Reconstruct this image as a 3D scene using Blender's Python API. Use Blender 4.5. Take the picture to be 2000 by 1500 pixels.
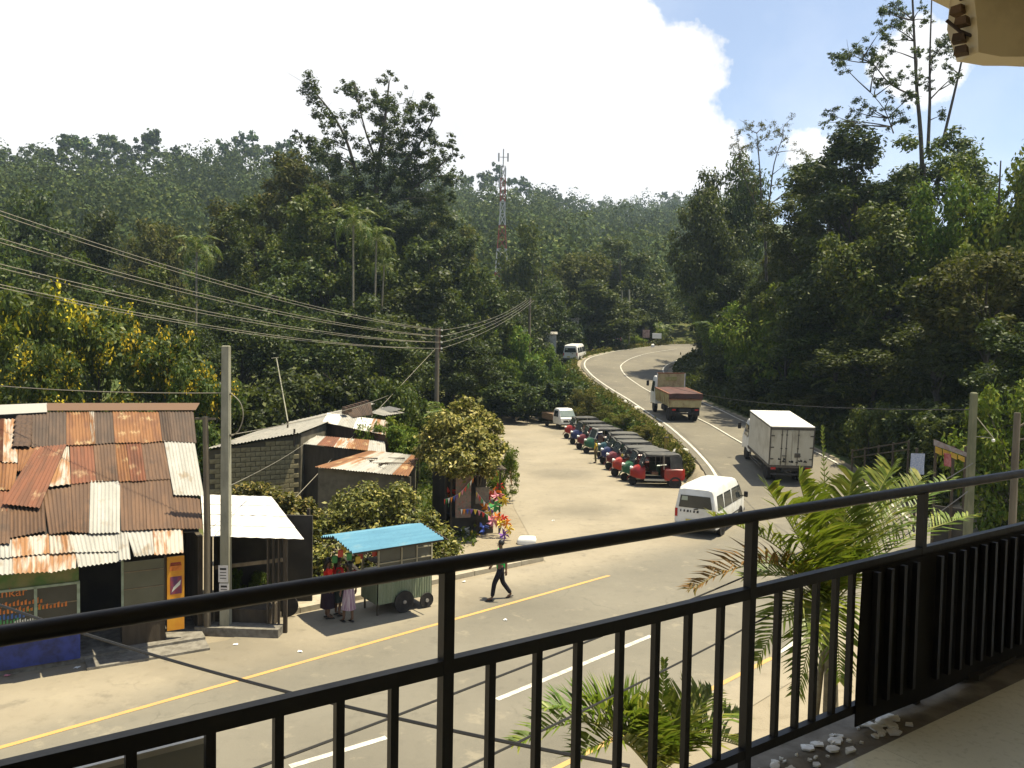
import bpy, bmesh, math, random
import numpy as np
from math import sin, cos, tan, pi, radians, atan2, sqrt, exp
from mathutils import Vector, Matrix

for _o in list(bpy.data.objects):
    bpy.data.objects.remove(_o)
scene = bpy.context.scene
COL = scene.collection

# ------------------------------------------------------------------ camera
F = 1556.0                      # focal length in pixels of the 2000 px wide photograph
PITCH, ROLL, EYE = radians(2.58), radians(1.0), 7.2
cam_d = bpy.data.cameras.new('camera')
cam_d.sensor_width = 36.0
cam_d.lens = 36.0 * F / 2000.0
cam_d.clip_start, cam_d.clip_end = 0.05, 6000.0
cam = bpy.data.objects.new('camera', cam_d)
COL.objects.link(cam)
CR = Matrix.Rotation(pi / 2 - PITCH, 3, 'X') @ Matrix.Rotation(ROLL, 3, 'Z')
cam.matrix_world = Matrix.Translation((0, 0, EYE)) @ CR.to_4x4()
scene.camera = cam

# ------------------------------------------------------------------ sun, sky, exposure
SUN_EL, SUN_AZ = radians(73), radians(82)       # azimuth clockwise from +Y (the viewing direction)
sd = bpy.data.lights.new('sun', 'SUN')
sd.energy, sd.angle, sd.color = 4.8, radians(0.6), (1.0, 0.90, 0.68)
sun = bpy.data.objects.new('sun', sd)
COL.objects.link(sun)
to_sun = Vector((sin(SUN_AZ) * cos(SUN_EL), cos(SUN_AZ) * cos(SUN_EL), sin(SUN_EL)))
sun.rotation_euler = to_sun.to_track_quat('Z', 'Y').to_euler()
sun.location = (30, 20, 60)

scene.view_settings.view_transform = 'Standard'
scene.view_settings.look = 'None'
scene.view_settings.exposure = 1.15
scene.view_settings.gamma = 1.0
scene.render.engine = 'CYCLES'
cy = scene.cycles
cy.use_denoising = True
try:
    cy.denoiser = 'OPENIMAGEDENOISE'
except Exception:
    pass
cy.max_bounces = 6
cy.diffuse_bounces = 4
cy.glossy_bounces = 2
cy.transmission_bounces = 3
cy.transparent_max_bounces = 6
cy.volume_bounces = 0
cy.caustics_reflective = cy.caustics_refractive = False

world = bpy.data.worlds.new('World')
scene.world = world
world.use_nodes = True
wn, wl = world.node_tree.nodes, world.node_tree.links
wn.clear()
def wnode(t, **k):
    n = wn.new(t)
    for a, b in k.items():
        setattr(n, a, b)
    return n
def wmath(op, a, b=None, c=None, clamp=False):
    n = wnode('ShaderNodeMath', operation=op, use_clamp=clamp)
    for i, x in enumerate((a, b, c)):
        if x is None:
            continue
        if hasattr(x, 'is_linked'):
            wl.new(x, n.inputs[i])
        else:
            n.inputs[i].default_value = x
    return n.outputs[0]
w_out = wnode('ShaderNodeOutputWorld')
w_tc = wnode('ShaderNodeTexCoord')
sky = wnode('ShaderNodeTexSky', sky_type='NISHITA', sun_disc=False)
sky.sun_elevation, sky.sun_rotation = SUN_EL, SUN_AZ
sky.altitude, sky.air_density, sky.dust_density, sky.ozone_density = 600, 1.0, 1.2, 1.0
w_bg = wnode('ShaderNodeBackground')
w_bg.inputs['Strength'].default_value = 0.085
# clouds: cumulus banks given as directions on the sky sphere, edges broken by noise
def _dir(u, v):
    d = CR @ Vector(((u - 1000) / F, -(v - 750) / F, -1.0))
    return d.normalized()
n_big = wnode('ShaderNodeTexNoise'); n_big.inputs['Scale'].default_value = 3.2
n_big.inputs['Detail'].default_value = 8; n_big.inputs['Roughness'].default_value = 0.6
n_fine = wnode('ShaderNodeTexNoise'); n_fine.inputs['Scale'].default_value = 11
n_fine.inputs['Detail'].default_value = 7; n_fine.inputs['Roughness'].default_value = 0.62
for n in (n_big, n_fine):
    wl.new(w_tc.outputs['Generated'], n.inputs['Vector'])
def near(u, v, rad, soft):
    """1 inside a cone round the pixel's direction, fading to 0 over `soft` radians"""
    n = wnode('ShaderNodeVectorMath', operation='DOT_PRODUCT')
    wl.new(w_tc.outputs['Generated'], n.inputs[0])
    n.inputs[1].default_value = _dir(u, v)
    ang = wmath('ARCCOSINE', n.outputs['Value'])
    return wmath('SUBTRACT', 1.0, wmath('DIVIDE', wmath('SUBTRACT', ang, rad), soft), clamp=True)
cl = None
for (u, v, rad, soft) in ((250, 0, .36, .16), (700, 140, .30, .12), (1140, 250, .080, .11), (1290, 175, .022, .09), (1230, 125, .03, .09), (1170, 120, .03, .09), (1300, 265, .028, .09),
                          (930, 340, .22, .12), (1575, 290, .0, .06), (1790, 120, .006, .07), (-700, 100, .4, .3), (1260, 345, .08, .07)):
    k = near(u, v, rad, soft)
    cl = k if cl is None else wmath('MAXIMUM', cl, k)
gen = wmath('MULTIPLY', wmath('SUBTRACT', n_big.outputs['Fac'], 0.50), 5.0, clamp=True)      # scattered cloud elsewhere
blue = None
for (u, v, rad, soft) in ((1600, 90, .14, .10), (1500, 220, .09, .08), (1180, 10, .045, .06), (1900, 60, .16, .10)):
    k = near(u, v, rad, soft)
    blue = k if blue is None else wmath('MAXIMUM', blue, k)
clear = wmath('SUBTRACT', 1.0, wmath('MULTIPLY', blue, 0.95))
mask = wmath('MAXIMUM', cl, wmath('MULTIPLY', wmath('MULTIPLY', gen, 0.85), clear))
edge = wmath('ADD', mask, wmath('MULTIPLY', wmath('SUBTRACT', n_fine.outputs['Fac'], 0.5), 1.5))
edge = wmath('MULTIPLY', wmath('SUBTRACT', edge, 0.42), 6.0, clamp=True)
thin = wmath('MULTIPLY', wmath('SUBTRACT', n_big.outputs['Fac'], 0.42), 1.6, clamp=True)
wsp = wmath('ADD', 0.16, wmath('MULTIPLY', thin, 0.45))
core = edge
fac = wmath('MAXIMUM', core, wsp, clamp=True)
shade = wmath('ADD', 6.1, wmath('MULTIPLY', wmath('SUBTRACT', n_big.outputs['Fac'], 0.5), 4.5))
c_col = wnode('ShaderNodeCombineColor')
wl.new(shade, c_col.inputs[0]); wl.new(wmath('MULTIPLY', shade, 0.995), c_col.inputs[1]); wl.new(shade, c_col.inputs[2])
w_mix = wnode('ShaderNodeMix', data_type='RGBA')
wl.new(fac, w_mix.inputs['Factor'])
wl.new(sky.outputs[0], w_mix.inputs['A'])
wl.new(c_col.outputs[0], w_mix.inputs['B'])
wl.new(w_mix.outputs['Result'], w_bg.inputs['Color'])
wl.new(w_bg.outputs[0], w_out.inputs['Surface'])
world.cycles.sampling_method = 'MANUAL'
world.cycles.sample_map_resolution = 512
# ------------------------------------------------------------------ helpers
rng = np.random.default_rng(11)
random.seed(5)
def ray(u, v):
    return CR @ Vector(((u - 1000) / F, -(v - 750) / F, -1.0))
def gp(u, v, z=0.0):
    """the point of height z that the pixel's ray meets"""
    d = ray(u, v)
    return Vector((0, 0, EYE)) + d * ((z - EYE) / d.z)
def dp(u, v, y):
    """the point at distance y along the viewing axis on the pixel's ray"""
    d = ray(u, v)
    return Vector((0, 0, EYE)) + d * (y / d.y)
def plane_hit(u, v, p0, nrm):
    d = ray(u, v); o = Vector((0, 0, EYE))
    return o + d * ((Vector(p0) - o).dot(nrm) / d.dot(nrm))
def lerp(a, b, t):
    return a + (b - a) * t
ROOT = {}
def tag(o, label=None, cat=None, group=None, kind=None):
    if label: o['label'] = label
    if cat: o['category'] = cat
    if group: o['group'] = group
    if kind: o['kind'] = kind
    return o
def link(name, data, parent=None):
    o = bpy.data.objects.new(name, data)
    COL.objects.link(o)
    if parent is not None:
        o.parent = parent
    return o
def thing(name, label, cat, loc=(0, 0, 0), rz=0.0, group=None, fwd=None, scale=1.0):
    o = link(name, None)
    o.empty_display_size = 0.2
    if fwd is not None:
        x = Vector(fwd).normalized(); y = Vector((0, 0, 1)).cross(x).normalized(); z = x.cross(y)
        m = Matrix((x, y, z)).transposed().to_4x4()
    else:
        m = Matrix.Rotation(rz, 4, 'Z')
    m = Matrix.Translation(Vector(loc)) @ m @ Matrix.Scale(scale, 4)
    o.matrix_world = m
    ROOT[o.name] = m
    return tag(o, label, cat, group)
def clone(o, parent=None):
    c = o.copy()
    COL.objects.link(c)
    c.parent = parent
    for ch in KIDS.get(o.name, []):
        clone(ch, c)
    KIDS_ADD(c, o)
    return c
KIDS = {}
def KIDS_ADD(c, o):
    if c.parent is not None:
        KIDS.setdefault(c.parent.name, []).append(c)
def put(o, loc, rz=0.0, scale=1.0, fwd=None):
    if fwd is not None:
        x = Vector(fwd).normalized(); y = Vector((0, 0, 1)).cross(x).normalized(); z = x.cross(y)
        m = Matrix((x, y, z)).transposed().to_4x4()
    else:
        m = Matrix.Rotation(rz, 4, 'Z')
    s = Matrix.Diagonal((*(scale if hasattr(scale, '__len__') else (scale,) * 3), 1))
    o.matrix_world = Matrix.Translation(Vector(loc)) @ m @ s
    ROOT[o.name] = o.matrix_world.copy()
    return o

class MB:
    """collects geometry for one mesh object"""
    def __init__(s):
        s.v, s.f, s.m = [], [], []
    def add(s, vs, fs, mi=0):
        b = len(s.v)
        s.v += [tuple(x) for x in vs]
        s.f += [tuple(b + i for i in q) for q in fs]
        s.m += [mi] * len(fs)
        return s
    def hexa(s, P, mi=0):       # P: 4 bottom points, then the 4 above them
        return s.add(P, [(3, 2, 1, 0), (4, 5, 6, 7), (0, 1, 5, 4), (1, 2, 6, 5), (2, 3, 7, 6), (3, 0, 4, 7)], mi)
    def box(s, c, d, rz=0.0, mi=0, taper=1.0, R=None):
        hx, hy, hz = d[0] / 2, d[1] / 2, d[2] / 2
        P = [(-hx, -hy, -hz), (hx, -hy, -hz), (hx, hy, -hz), (-hx, hy, -hz)]
        P += [(x * taper, y * taper, hz) for x, y, z in P]
        if R is None:
            R = Matrix.Rotation(rz, 3, 'Z')
        return s.hexa([R @ Vector(p) + Vector(c) for p in P], mi)
    def bbox(s, c, d, b=0.02, mi=0, R=None):   # box with bevelled upright and top edges
        hx, hy, hz = d[0] / 2, d[1] / 2, d[2] / 2
        b = min(b, hx * .9, hy * .9, hz * .9)
        rings = []
        for z, i in ((-hz, b), (-hz + b, 0), (hz - b, 0), (hz, b)):
            x, y = hx - i, hy - i
            c2 = b * .6
            rings.append([(-x + c2, -y, z), (x - c2, -y, z), (x, -y + c2, z), (x, y - c2, z), (x - c2, y, z), (-x + c2, y, z), (-x, y - c2, z), (-x, -y + c2, z)])
        if R is None: R = Matrix.Identity(3)
        rings = [[R @ Vector(p) + Vector(c) for p in r] for r in rings]
        return s.loft(rings, mi=mi)
    def loft(s, rings, mi=0, cap=True, closed=True):
        n = len(rings[0]); V = [p for r in rings for p in r]; fs = []
        for i in range(len(rings) - 1):
            for j in range(n if closed else n - 1):
                a, b = i * n + j, i * n + (j + 1) % n
                fs.append((a, b, b + n, a + n))
        if cap and closed:
            fs.append(tuple(range(n - 1, -1, -1)))
            fs.append(tuple((len(rings) - 1) * n + j for j in range(n)))
        return s.add(V, fs, mi)
    def bar(s, a, b, w, h=None, mi=0, up=(0, 0, 1)):
        a, b = Vector(a), Vector(b); h = h or w
        d = (b - a).normalized(); up = Vector(up)
        if abs(d.dot(up)) > .98: up = Vector((1, 0, 0))
        x = d.cross(up).normalized(); y = x.cross(d)
        q = [x * (i * w / 2) + y * (j * h / 2) for i, j in ((-1, -1), (1, -1), (1, 1), (-1, 1))]
        return s.hexa([a + k for k in q] + [b + k for k in q], mi)
    def tube(s, pts, rad, n=8, mi=0, cap=True):
        pts = [Vector(p) for p in pts]
        if not hasattr(rad, '__len__'): rad = [rad] * len(pts)
        rings = []; ref = None
        for i, p in enumerate(pts):
            d = (pts[min(i + 1, len(pts) - 1)] - pts[max(i - 1, 0)])
            d = d.normalized() if d.length > 1e-9 else Vector((0, 0, 1))
            if ref is None:
                ref = Vector((0, 0, 1)) if abs(d.z) < .9 else Vector((1, 0, 0))
            x = d.cross(ref).normalized(); y = d.cross(x); ref = -y if False else ref
            if abs(d.dot(ref)) > .97: ref = x
            rings.append([p + (x * cos(2 * pi * k / n) + y * sin(2 * pi * k / n)) * rad[i] for k in range(n)])
        return s.loft(rings, mi, cap)
    def lathe(s, prof, c=(0, 0, 0), axis='Z', n=16, mi=0):
        rings = []
        for r, h in prof:
            ring = []
            for k in range(n):
                a = 2 * pi * k / n
                p = {'Z': (r * cos(a), r * sin(a), h), 'Y': (r * sin(a), h, r * cos(a)), 'X': (h, r * cos(a), r * sin(a))}[axis]
                ring.append(Vector(p) + Vector(c))
            rings.append(ring)
        return s.loft(rings, mi)
    def ball(s, c, r, n=8, mi=0):
        r = r if hasattr(r, '__len__') else (r, r, r)
        rings = []
        for i in range(n // 2 + 1):
            t = pi * min(max(i / (n // 2), .03), .97)
            rings.append([Vector(c) + Vector((r[0] * sin(t) * cos(2 * pi * k / n), r[1] * sin(t) * sin(2 * pi * k / n), -r[2] * cos(t))) for k in range(n)])
        return s.loft(rings, mi)
    def slab(s, poly, vec, mi=0):   # polygon extruded along vec
        P = [Vector(p) for p in poly]; n = len(P); vec = Vector(vec)
        fs = [tuple(range(n - 1, -1, -1)), tuple(range(n, 2 * n))] + [(i, (i + 1) % n, n + (i + 1) % n, n + i) for i in range(n)]
        return s.add(P + [p + vec for p in P], fs, mi)
    def grid(s, G, mi=0):           # G[i][j] points
        ni, nj = len(G), len(G[0])
        return s.add([p for r in G for p in r], [(i * nj + j, i * nj + j + 1, (i + 1) * nj + j + 1, (i + 1) * nj + j) for i in range(ni - 1) for j in range(nj - 1)], mi)
    def mesh(s, name, mats, smooth=None):
        me = bpy.data.meshes.new(name)
        me.from_pydata(s.v, [], s.f)
        for m in (mats if isinstance(mats, (list, tuple)) else [mats]):
            me.materials.append(m)
        if isinstance(mats, (list, tuple)) and len(mats) > 1:
            me.polygons.foreach_set('material_index', s.m)
        if smooth is not None:
            me.polygons.foreach_set('use_smooth', [True] * len(me.polygons))
            try:
                me.set_sharp_from_angle(angle=radians(smooth))
            except Exception:
                pass
        me.update()
        return me
    def build(s, name, mats, parent=None, smooth=None, world=False):
        if world and parent is not None:
            inv = ROOT[parent.name].inverted()
            s.v = [tuple(inv @ Vector(p)) for p in s.v]
        o = link(name, s.mesh(name, mats, smooth), parent)
        if parent is not None:
            KIDS.setdefault(parent.name, []).append(o)
            ROOT[o.name] = ROOT.get(parent.name, Matrix.Identity(4))
        return o
    def build_at(s, name, mats, loc, label, cat, group=None, smooth=None, kind=None):
        """a top-level one-mesh thing given in world coordinates, origin at loc"""
        L = Vector(loc)
        s.v = [tuple(Vector(p) - L) for p in s.v]
        o = link(name, s.mesh(name, mats, smooth)); o.location = L
        ROOT[o.name] = Matrix.Translation(L)
        return tag(o, label, cat, group, kind)

def np_mesh(name, V, Q, mats, mi=None):
    """mesh from numpy quads"""
    me = bpy.data.meshes.new(name)
    V = np.ascontiguousarray(V, dtype=np.float32); Q = np.ascontiguousarray(Q, dtype=np.int32)
    k = Q.shape[1]
    me.vertices.add(len(V)); me.vertices.foreach_set('co', V.ravel())
    me.loops.add(Q.size); me.loops.foreach_set('vertex_index', Q.ravel())
    me.polygons.add(len(Q)); me.polygons.foreach_set('loop_start', np.arange(0, Q.size, k, dtype=np.int32))
    me.polygons.foreach_set('loop_total', np.full(len(Q), k, dtype=np.int32))
    for m in (mats if isinstance(mats, (list, tuple)) else [mats]):
        me.materials.append(m)
    if mi is not None:
        me.polygons.foreach_set('material_index', np.asarray(mi, dtype=np.int32))
    me.update(calc_edges=True)
    me.validate()
    return me

# ------------------------------------------------------------------ materials
class NT:
    def __init__(s, name):
        s.mat = bpy.data.materials.new(name); s.mat.use_nodes = True
        s.n, s.l = s.mat.node_tree.nodes, s.mat.node_tree.links
        s.bsdf = s.n['Principled BSDF']; s.out = s.n['Material Output']
    def node(s, t, **k):
        n = s.n.new(t)
        for a, b in k.items(): setattr(n, a, b)
        return n
    def sock(s, x, inp):
        if hasattr(x, 'is_linked'): s.l.new(x, inp)
        elif isinstance(x, tuple): inp.default_value = (*x, 1) if len(x) == 3 else x
        else: inp.default_value = x
    def math(s, op, a, b=None, c=None, clamp=False):
        n = s.node('ShaderNodeMath', operation=op, use_clamp=clamp)
        for i, x in enumerate((a, b, c)):
            if x is not None: s.sock(x, n.inputs[i])
        return n.outputs[0]
    def coord(s, kind='Object', scale=(1, 1, 1)):
        if kind == 'World':
            o = s.node('ShaderNodeNewGeometry').outputs['Position']
        else:
            o = s.node('ShaderNodeTexCoord').outputs[kind]
        m = s.node('ShaderNodeMapping'); s.l.new(o, m.inputs['Vector']); m.inputs['Scale'].default_value = scale
        return m.outputs[0]
    def noise(s, vec, scale, detail=4, rough=.55):
        n = s.node('ShaderNodeTexNoise'); s.l.new(vec, n.inputs['Vector'])
        n.inputs['Scale'].default_value = scale; n.inputs['Detail'].default_value = detail; n.inputs['Roughness'].default_value = rough
        return n.outputs['Fac']
    def step(s, x, lo, hi):
        n = s.node('ShaderNodeMapRange', interpolation_type='SMOOTHSTEP')
        s.sock(x, n.inputs['Value']); n.inputs['From Min'].default_value = lo; n.inputs['From Max'].default_value = hi
        return n.outputs[0]
    def mix(s, f, a, b, mode='MIX'):
        n = s.node('ShaderNodeMix', data_type='RGBA', blend_type=mode)
        s.sock(f, n.inputs['Factor']); s.sock(a, n.inputs['A']); s.sock(b, n.inputs['B'])
        return n.outputs['Result']
    def bump(s, h, strength=.3, dist=.02):
        n = s.node('ShaderNodeBump'); n.inputs['Strength'].default_value = strength; n.inputs['Distance'].default_value = dist
        s.l.new(h, n.inputs['Height']); s.l.new(n.outputs[0], s.bsdf.inputs['Normal'])
    def done(s, col, rough=.6, metal=0.0, spec=.5):
        s.sock(col, s.bsdf.inputs['Base Color']); s.sock(rough, s.bsdf.inputs['Roughness'])
        s.sock(metal, s.bsdf.inputs['Metallic']); s.sock(spec, s.bsdf.inputs['Specular IOR Level'])
        return s.mat

def M(name, c, c2=None, scale=6, rough=.6, metal=0.0, spec=.4, lo=.35, hi=.7, dirt=None, dscale=3, damt=.6, bump=0, stretch=(1, 1, 1), bscale=40):
    """paint, plastic, wood, metal: a base colour, a second tone by noise, optional dirt patches"""
    t = NT(name); v = t.coord('Object', stretch)
    col = c
    if c2 is not None:
        col = t.mix(t.step(t.noise(v, scale), lo, hi), c, c2)
    else:
        col = t.mix(t.noise(v, scale), tuple(x * .88 for x in c), tuple(min(x * 1.1, .9) for x in c))
    if dirt is not None:
        m = t.math('MULTIPLY', t.step(t.noise(v, dscale, 6, .65), .45, .75), damt)
        col = t.mix(m, col, dirt)
    if bump:
        t.bump(t.noise(v, bscale, 4), bump, .01)
    r = t.math('ADD', t.math('MULTIPLY', t.noise(v, scale * 2), .2), rough - .1)
    return t.done(col, r, metal, spec)
def glass_mat(name, c=(.02, .025, .025), rough=.06):
    t = NT(name)
    v = t.coord('Object')
    return t.done(t.mix(t.noise(v, 2.5), c, tuple(x * 2.2 + .004 for x in c)), rough, 0, .6)
def leaf_mat(name, c1, c2, c3=None, trans=.28, rough=.45, spec=.35, hue=.25):
    """leaves: every leaf (mesh island) gets its own tone, every plant a slight shift of its own"""
    t = NT(name)
    g = t.node('ShaderNodeNewGeometry'); oi = t.node('ShaderNodeObjectInfo')
    yw = lambda c, k: (c[0] * k * 1.10, c[1] * k, c[2] * k * .85)
    c1, c2 = yw(c1, .70), yw(c2, .80)
    c3 = yw(c3, .92) if c3 is not None else None
    col = t.mix(g.outputs['Random Per Island'], c1, c2)
    if c3 is not None:
        r2 = t.math('FRACT', t.math('MULTIPLY', g.outputs['Random Per Island'], 17.31))
        col = t.mix(t.step(r2, .72, .9), col, c3)
    k = t.math('ADD', t.math('MULTIPLY', oi.outputs['Random'], hue * 2), 1 - hue)
    h = t.node('ShaderNodeHueSaturation'); t.l.new(col, h.inputs['Color']); t.l.new(k, h.inputs['Value'])
    t.sock(t.math('ADD', t.math('MULTIPLY', t.math('FRACT', t.math('MULTIPLY', oi.outputs['Random'], 7.7)), .04), .494), h.inputs['Hue'])
    col = h.outputs[0]
    t.done(col, rough, 0, spec)
    tr = t.node('ShaderNodeBsdfTranslucent')
    tc = t.mix(.6, col, (.30, .36, .02), 'MULTIPLY') if False else t.mix(.35, col, (.16, .20, .01))
    t.l.new(tc, tr.inputs['Color'])
    ms = t.node('ShaderNodeMixShader'); ms.inputs[0].default_value = trans
    t.l.new(t.bsdf.outputs[0], ms.inputs[1]); t.l.new(tr.outputs[0], ms.inputs[2])
    t.l.new(ms.outputs[0], t.out.inputs['Surface'])
    return t.mat
# ------------------------------------------------------------------ terrain and roads
# upper road: pixel row (roll-corrected) -> distance
_DV = [(672, 118), (680, 110), (690, 103.5), (697, 99), (709, 94), (723, 89), (735, 85), (750, 80.5), (770, 74.5), (790, 68), (817, 59), (860, 50.5), (900, 45.2), (928, 42.2), (946, 40.4), (1000, 35.5), (1012, 34.4)]
_dv = np.array(_DV, float)
_dz = np.array([EYE - (v - 685) * d / F for v, d in _DV])
def road_d(u, v):
    return float(np.interp(v - .01745 * (u - 1300), _dv[:, 0], _dv[:, 1]))
def zr_of(y):
    return np.interp(y, _dv[::-1, 1], _dz[::-1])
EDGE_L = [(1323, 671.7), (1285, 676), (1246, 681), (1215, 685), (1192, 689), (1160, 697), (1147, 703), (1142, 709), (1142, 715), (1145, 721), (1160, 737), (1192, 760), (1228, 782), (1273, 813), (1300, 831), (1327, 853), (1354, 878), (1381, 907), (1397, 930), (1410, 962), (1418, 1000)]
EDGE_C = [(1322, 682.5), (1264, 692), (1232, 702), (1214, 714), (1213.6, 723), (1223, 736), (1242, 750), (1262, 763), (1310, 790), (1358, 817), (1390, 835), (1426, 856), (1444, 866), (1500, 900), (1540, 930)]
EDGE_R = [(1350, 695), (1340, 699), (1311, 709.5), (1299, 717), (1295, 725), (1305, 745), (1335, 768), (1372, 788), (1408, 804), (1453, 826), (1520, 855), (1582, 881), (1620, 900), (1656, 922), (1685, 946), (1730, 982), (1775, 1020)]
def edge3(L):
    P = []
    for u, v in L:
        p = dp(u, v, road_d(u, v)); P.append((p.x, p.y))
    return P
eL, eC, eR = edge3(EDGE_L), edge3(EDGE_C), edge3(EDGE_R)
_l = np.array(sorted(eL, key=lambda p: p[1])); _r = np.array(sorted(eR, key=lambda p: p[1]))
_r = np.vstack([_r, [[31, 103], [60, 112], [120, 122]]])
_l = np.vstack([_l, [[60, 128], [120, 140]]])
def xl_of(y): return np.interp(y, _l[:, 1], _l[:, 0])
def xr_of(y): return np.interp(y, _r[:, 1], _r[:, 0])
LOWR = np.array([(20, 30), (30, 20), (36, 13), (42, 9.5), (50, 8.7), (60, 7.6), (65, 7.2), (74, 6.4), (85, 3.6), (100, 1.5), (130, -6)], float)
def low_of(y): return np.interp(y, LOWR[:, 0], LOWR[:, 1])
def sst(x, a, b):
    t = np.clip((x - a) / (b - a), 0, 1)
    return t * t * (3 - 2 * t)
def wob(x, y):
    return (np.sin(x * .9 + 1.3 * np.sin(y * .31)) + np.sin(y * 1.13 + 1.7 * np.sin(x * .27)) + .6 * np.sin(x * 2.3 + y * 1.9) + .5 * np.sin(2.9 * y - 1.7 * x)) / 3
RIDGE = np.array([  # u, pixel row of the ground on the skyline, distance
    (-1500, 440, 300), (-500, 385, 320), (0, 372, 330), (100, 360, 335), (300, 364, 340), (500, 364, 345), (700, 372, 355), (900, 388, 380), (1000, 396, 400),
    (1060, 416, 420), (1150, 430, 500), (1240, 422, 570), (1300, 410, 570), (1350, 414, 560), (1430, 430, 520), (1600, 450, 480), (2200, 450, 420), (3500, 500, 400)], float)
def terr(x, y):
    x = np.asarray(x, float); y = np.asarray(y, float)
    zr, xl, xr, lo = zr_of(y), xl_of(y), xr_of(y), low_of(y)
    bank = sst(x, lo + .2, np.maximum(xl - 1.1, lo + .8))
    z = np.where(y > 118, (8.2 + .1 * (y - 118)), zr) * bank
    z = z + np.where((bank > .05) & (bank < .95), wob(x * 1.7, y * 1.7) * .28, 0)
    left = sst(y, 95, 150) * 6.0 * (1 - bank)
    z = z + left - .0 * y
    on = (x > xl - .5) & (x < xr + .5) & (y > 34)
    z = np.where(on, z - .14, z)
    dx = np.maximum(x - np.where(y < 34, np.maximum(xr, 24 + (34 - y) * .3), xr) - 1.3, 0)
    z = z + 26 * (1 - np.exp(-dx * .75 / 26)) * sst(y, 14, 34) + np.where(dx > .5, wob(x * .6, y * .6) * np.minimum(dx * .15, .8), 0)
    r = np.hypot(x, y)
    u = 1000 + F * x / np.maximum(y, 1e-3)
    u = np.where(y > 1e-3, u, np.where(x > 0, 3500, -1500))
    R = np.interp(u, RIDGE[:, 0], RIDGE[:, 2]); vg = np.interp(u, RIDGE[:, 0], RIDGE[:, 1])
    hz = 680 + .01745 * (np.clip(u, -1500, 3500) - 1000)
    zR = EYE + (hz - vg) / F * R * np.cos(np.arctan((np.clip(u, -1500, 3500) - 1000) / F))
    zR = zR * sst(y, -60, 60) + 12 * (1 - sst(y, -60, 60))
    s = np.clip((r - 105) / (R - 105), 0, 1.0)
    zh = 5 + (zR - 5) * (s ** 1.15) + wob(x * .05, y * .05) * 3 * s * (1 - s) * 4 - np.minimum(np.maximum(r - R, 0) * .35, zR)
    w = sst(r, 105, 175)
    return z * (1 - w) + zh * w
az = np.concatenate([np.arange(-180, -46, 3.0), np.arange(-46, 46, .4), np.arange(46, 180, 3.0)])
rad = np.concatenate([[.5, 6, 12, 18, 22, 26, 29], np.arange(31, 122, .7), 122 * 1.035 ** np.arange(0, 60)])
A, Rr = np.meshgrid(np.radians(az), rad, indexing='ij')
X, Y = Rr * np.sin(A), Rr * np.cos(A)
Z = terr(X, Y)
na, nr = X.shape
V = np.stack([X, Y, Z], -1).reshape(-1, 3)
ii, jj = np.meshgrid(np.arange(na), np.arange(nr - 1), indexing='ij')
i2 = (ii + 1) % na
Q = np.stack([ii * nr + jj, ii * nr + jj + 1, i2 * nr + jj + 1, i2 * nr + jj], -1).reshape(-1, 4)
t = NT('soil_and_grass')
pos = t.coord('World')
n1, n2, n3 = t.noise(pos, .25, 5, .6), t.noise(pos, 3.0, 6, .65), t.noise(pos, .02, 4, .6)
dust = t.mix(t.step(n1, .35, .65), (.205, .174, .122), (.248, .212, .152))
dust = t.mix(t.math('MULTIPLY', t.step(n2, .5, .75), .7), dust, (.135, .112, .074))
grass = t.mix(t.step(n1, .35, .65), (.050, .065, .016), (.085, .088, .028))
grass = t.mix(t.step(n2, .5, .72), grass, (.09, .072, .035))
grass = t.mix(t.step(n3, .45, .6), grass, (.055, .075, .022))
att = t.node('ShaderNodeAttribute', attribute_name='grass')
gm = t.step(t.math('ADD', att.outputs['Fac'], t.math('MULTIPLY', t.math('SUBTRACT', n2, .5), .6)), .3, .7)
t.bump(n2, .6, .08)
m_soil = t.done(t.mix(gm, dust, grass), .95, 0, .15)
ter_me = np_mesh('ground', V, Q[:, ::-1], m_soil)
gr = sst(X, low_of(Y) - .3, low_of(Y) + 1.0) * sst(Y, 36, 44)
gr = np.where((X > xl_of(Y) - 1.0) & (X < xr_of(Y) + .8) & (Y > 36) & (Y < 120), 0, gr)
gr = np.maximum(gr, sst(Y, 88, 96) * (X < xl_of(Y) - 1))
gr = np.maximum(gr, sst(-X, 16, 20) * sst(Y, 20, 26)); gr = np.maximum(gr, sst(Y, 28, 31) * sst(-X, 2.2, 3.5))
a_ = ter_me.attributes.new('grass', 'FLOAT', 'POINT'); a_.data.foreach_set('value', gr.reshape(-1).astype(np.float32))
ter_me.polygons.foreach_set('use_smooth', [True] * len(ter_me.polygons))
ground = tag(link('ground', ter_me), 'dusty roadside soil rising into grassy banks and hills', None, None, 'structure')

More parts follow.
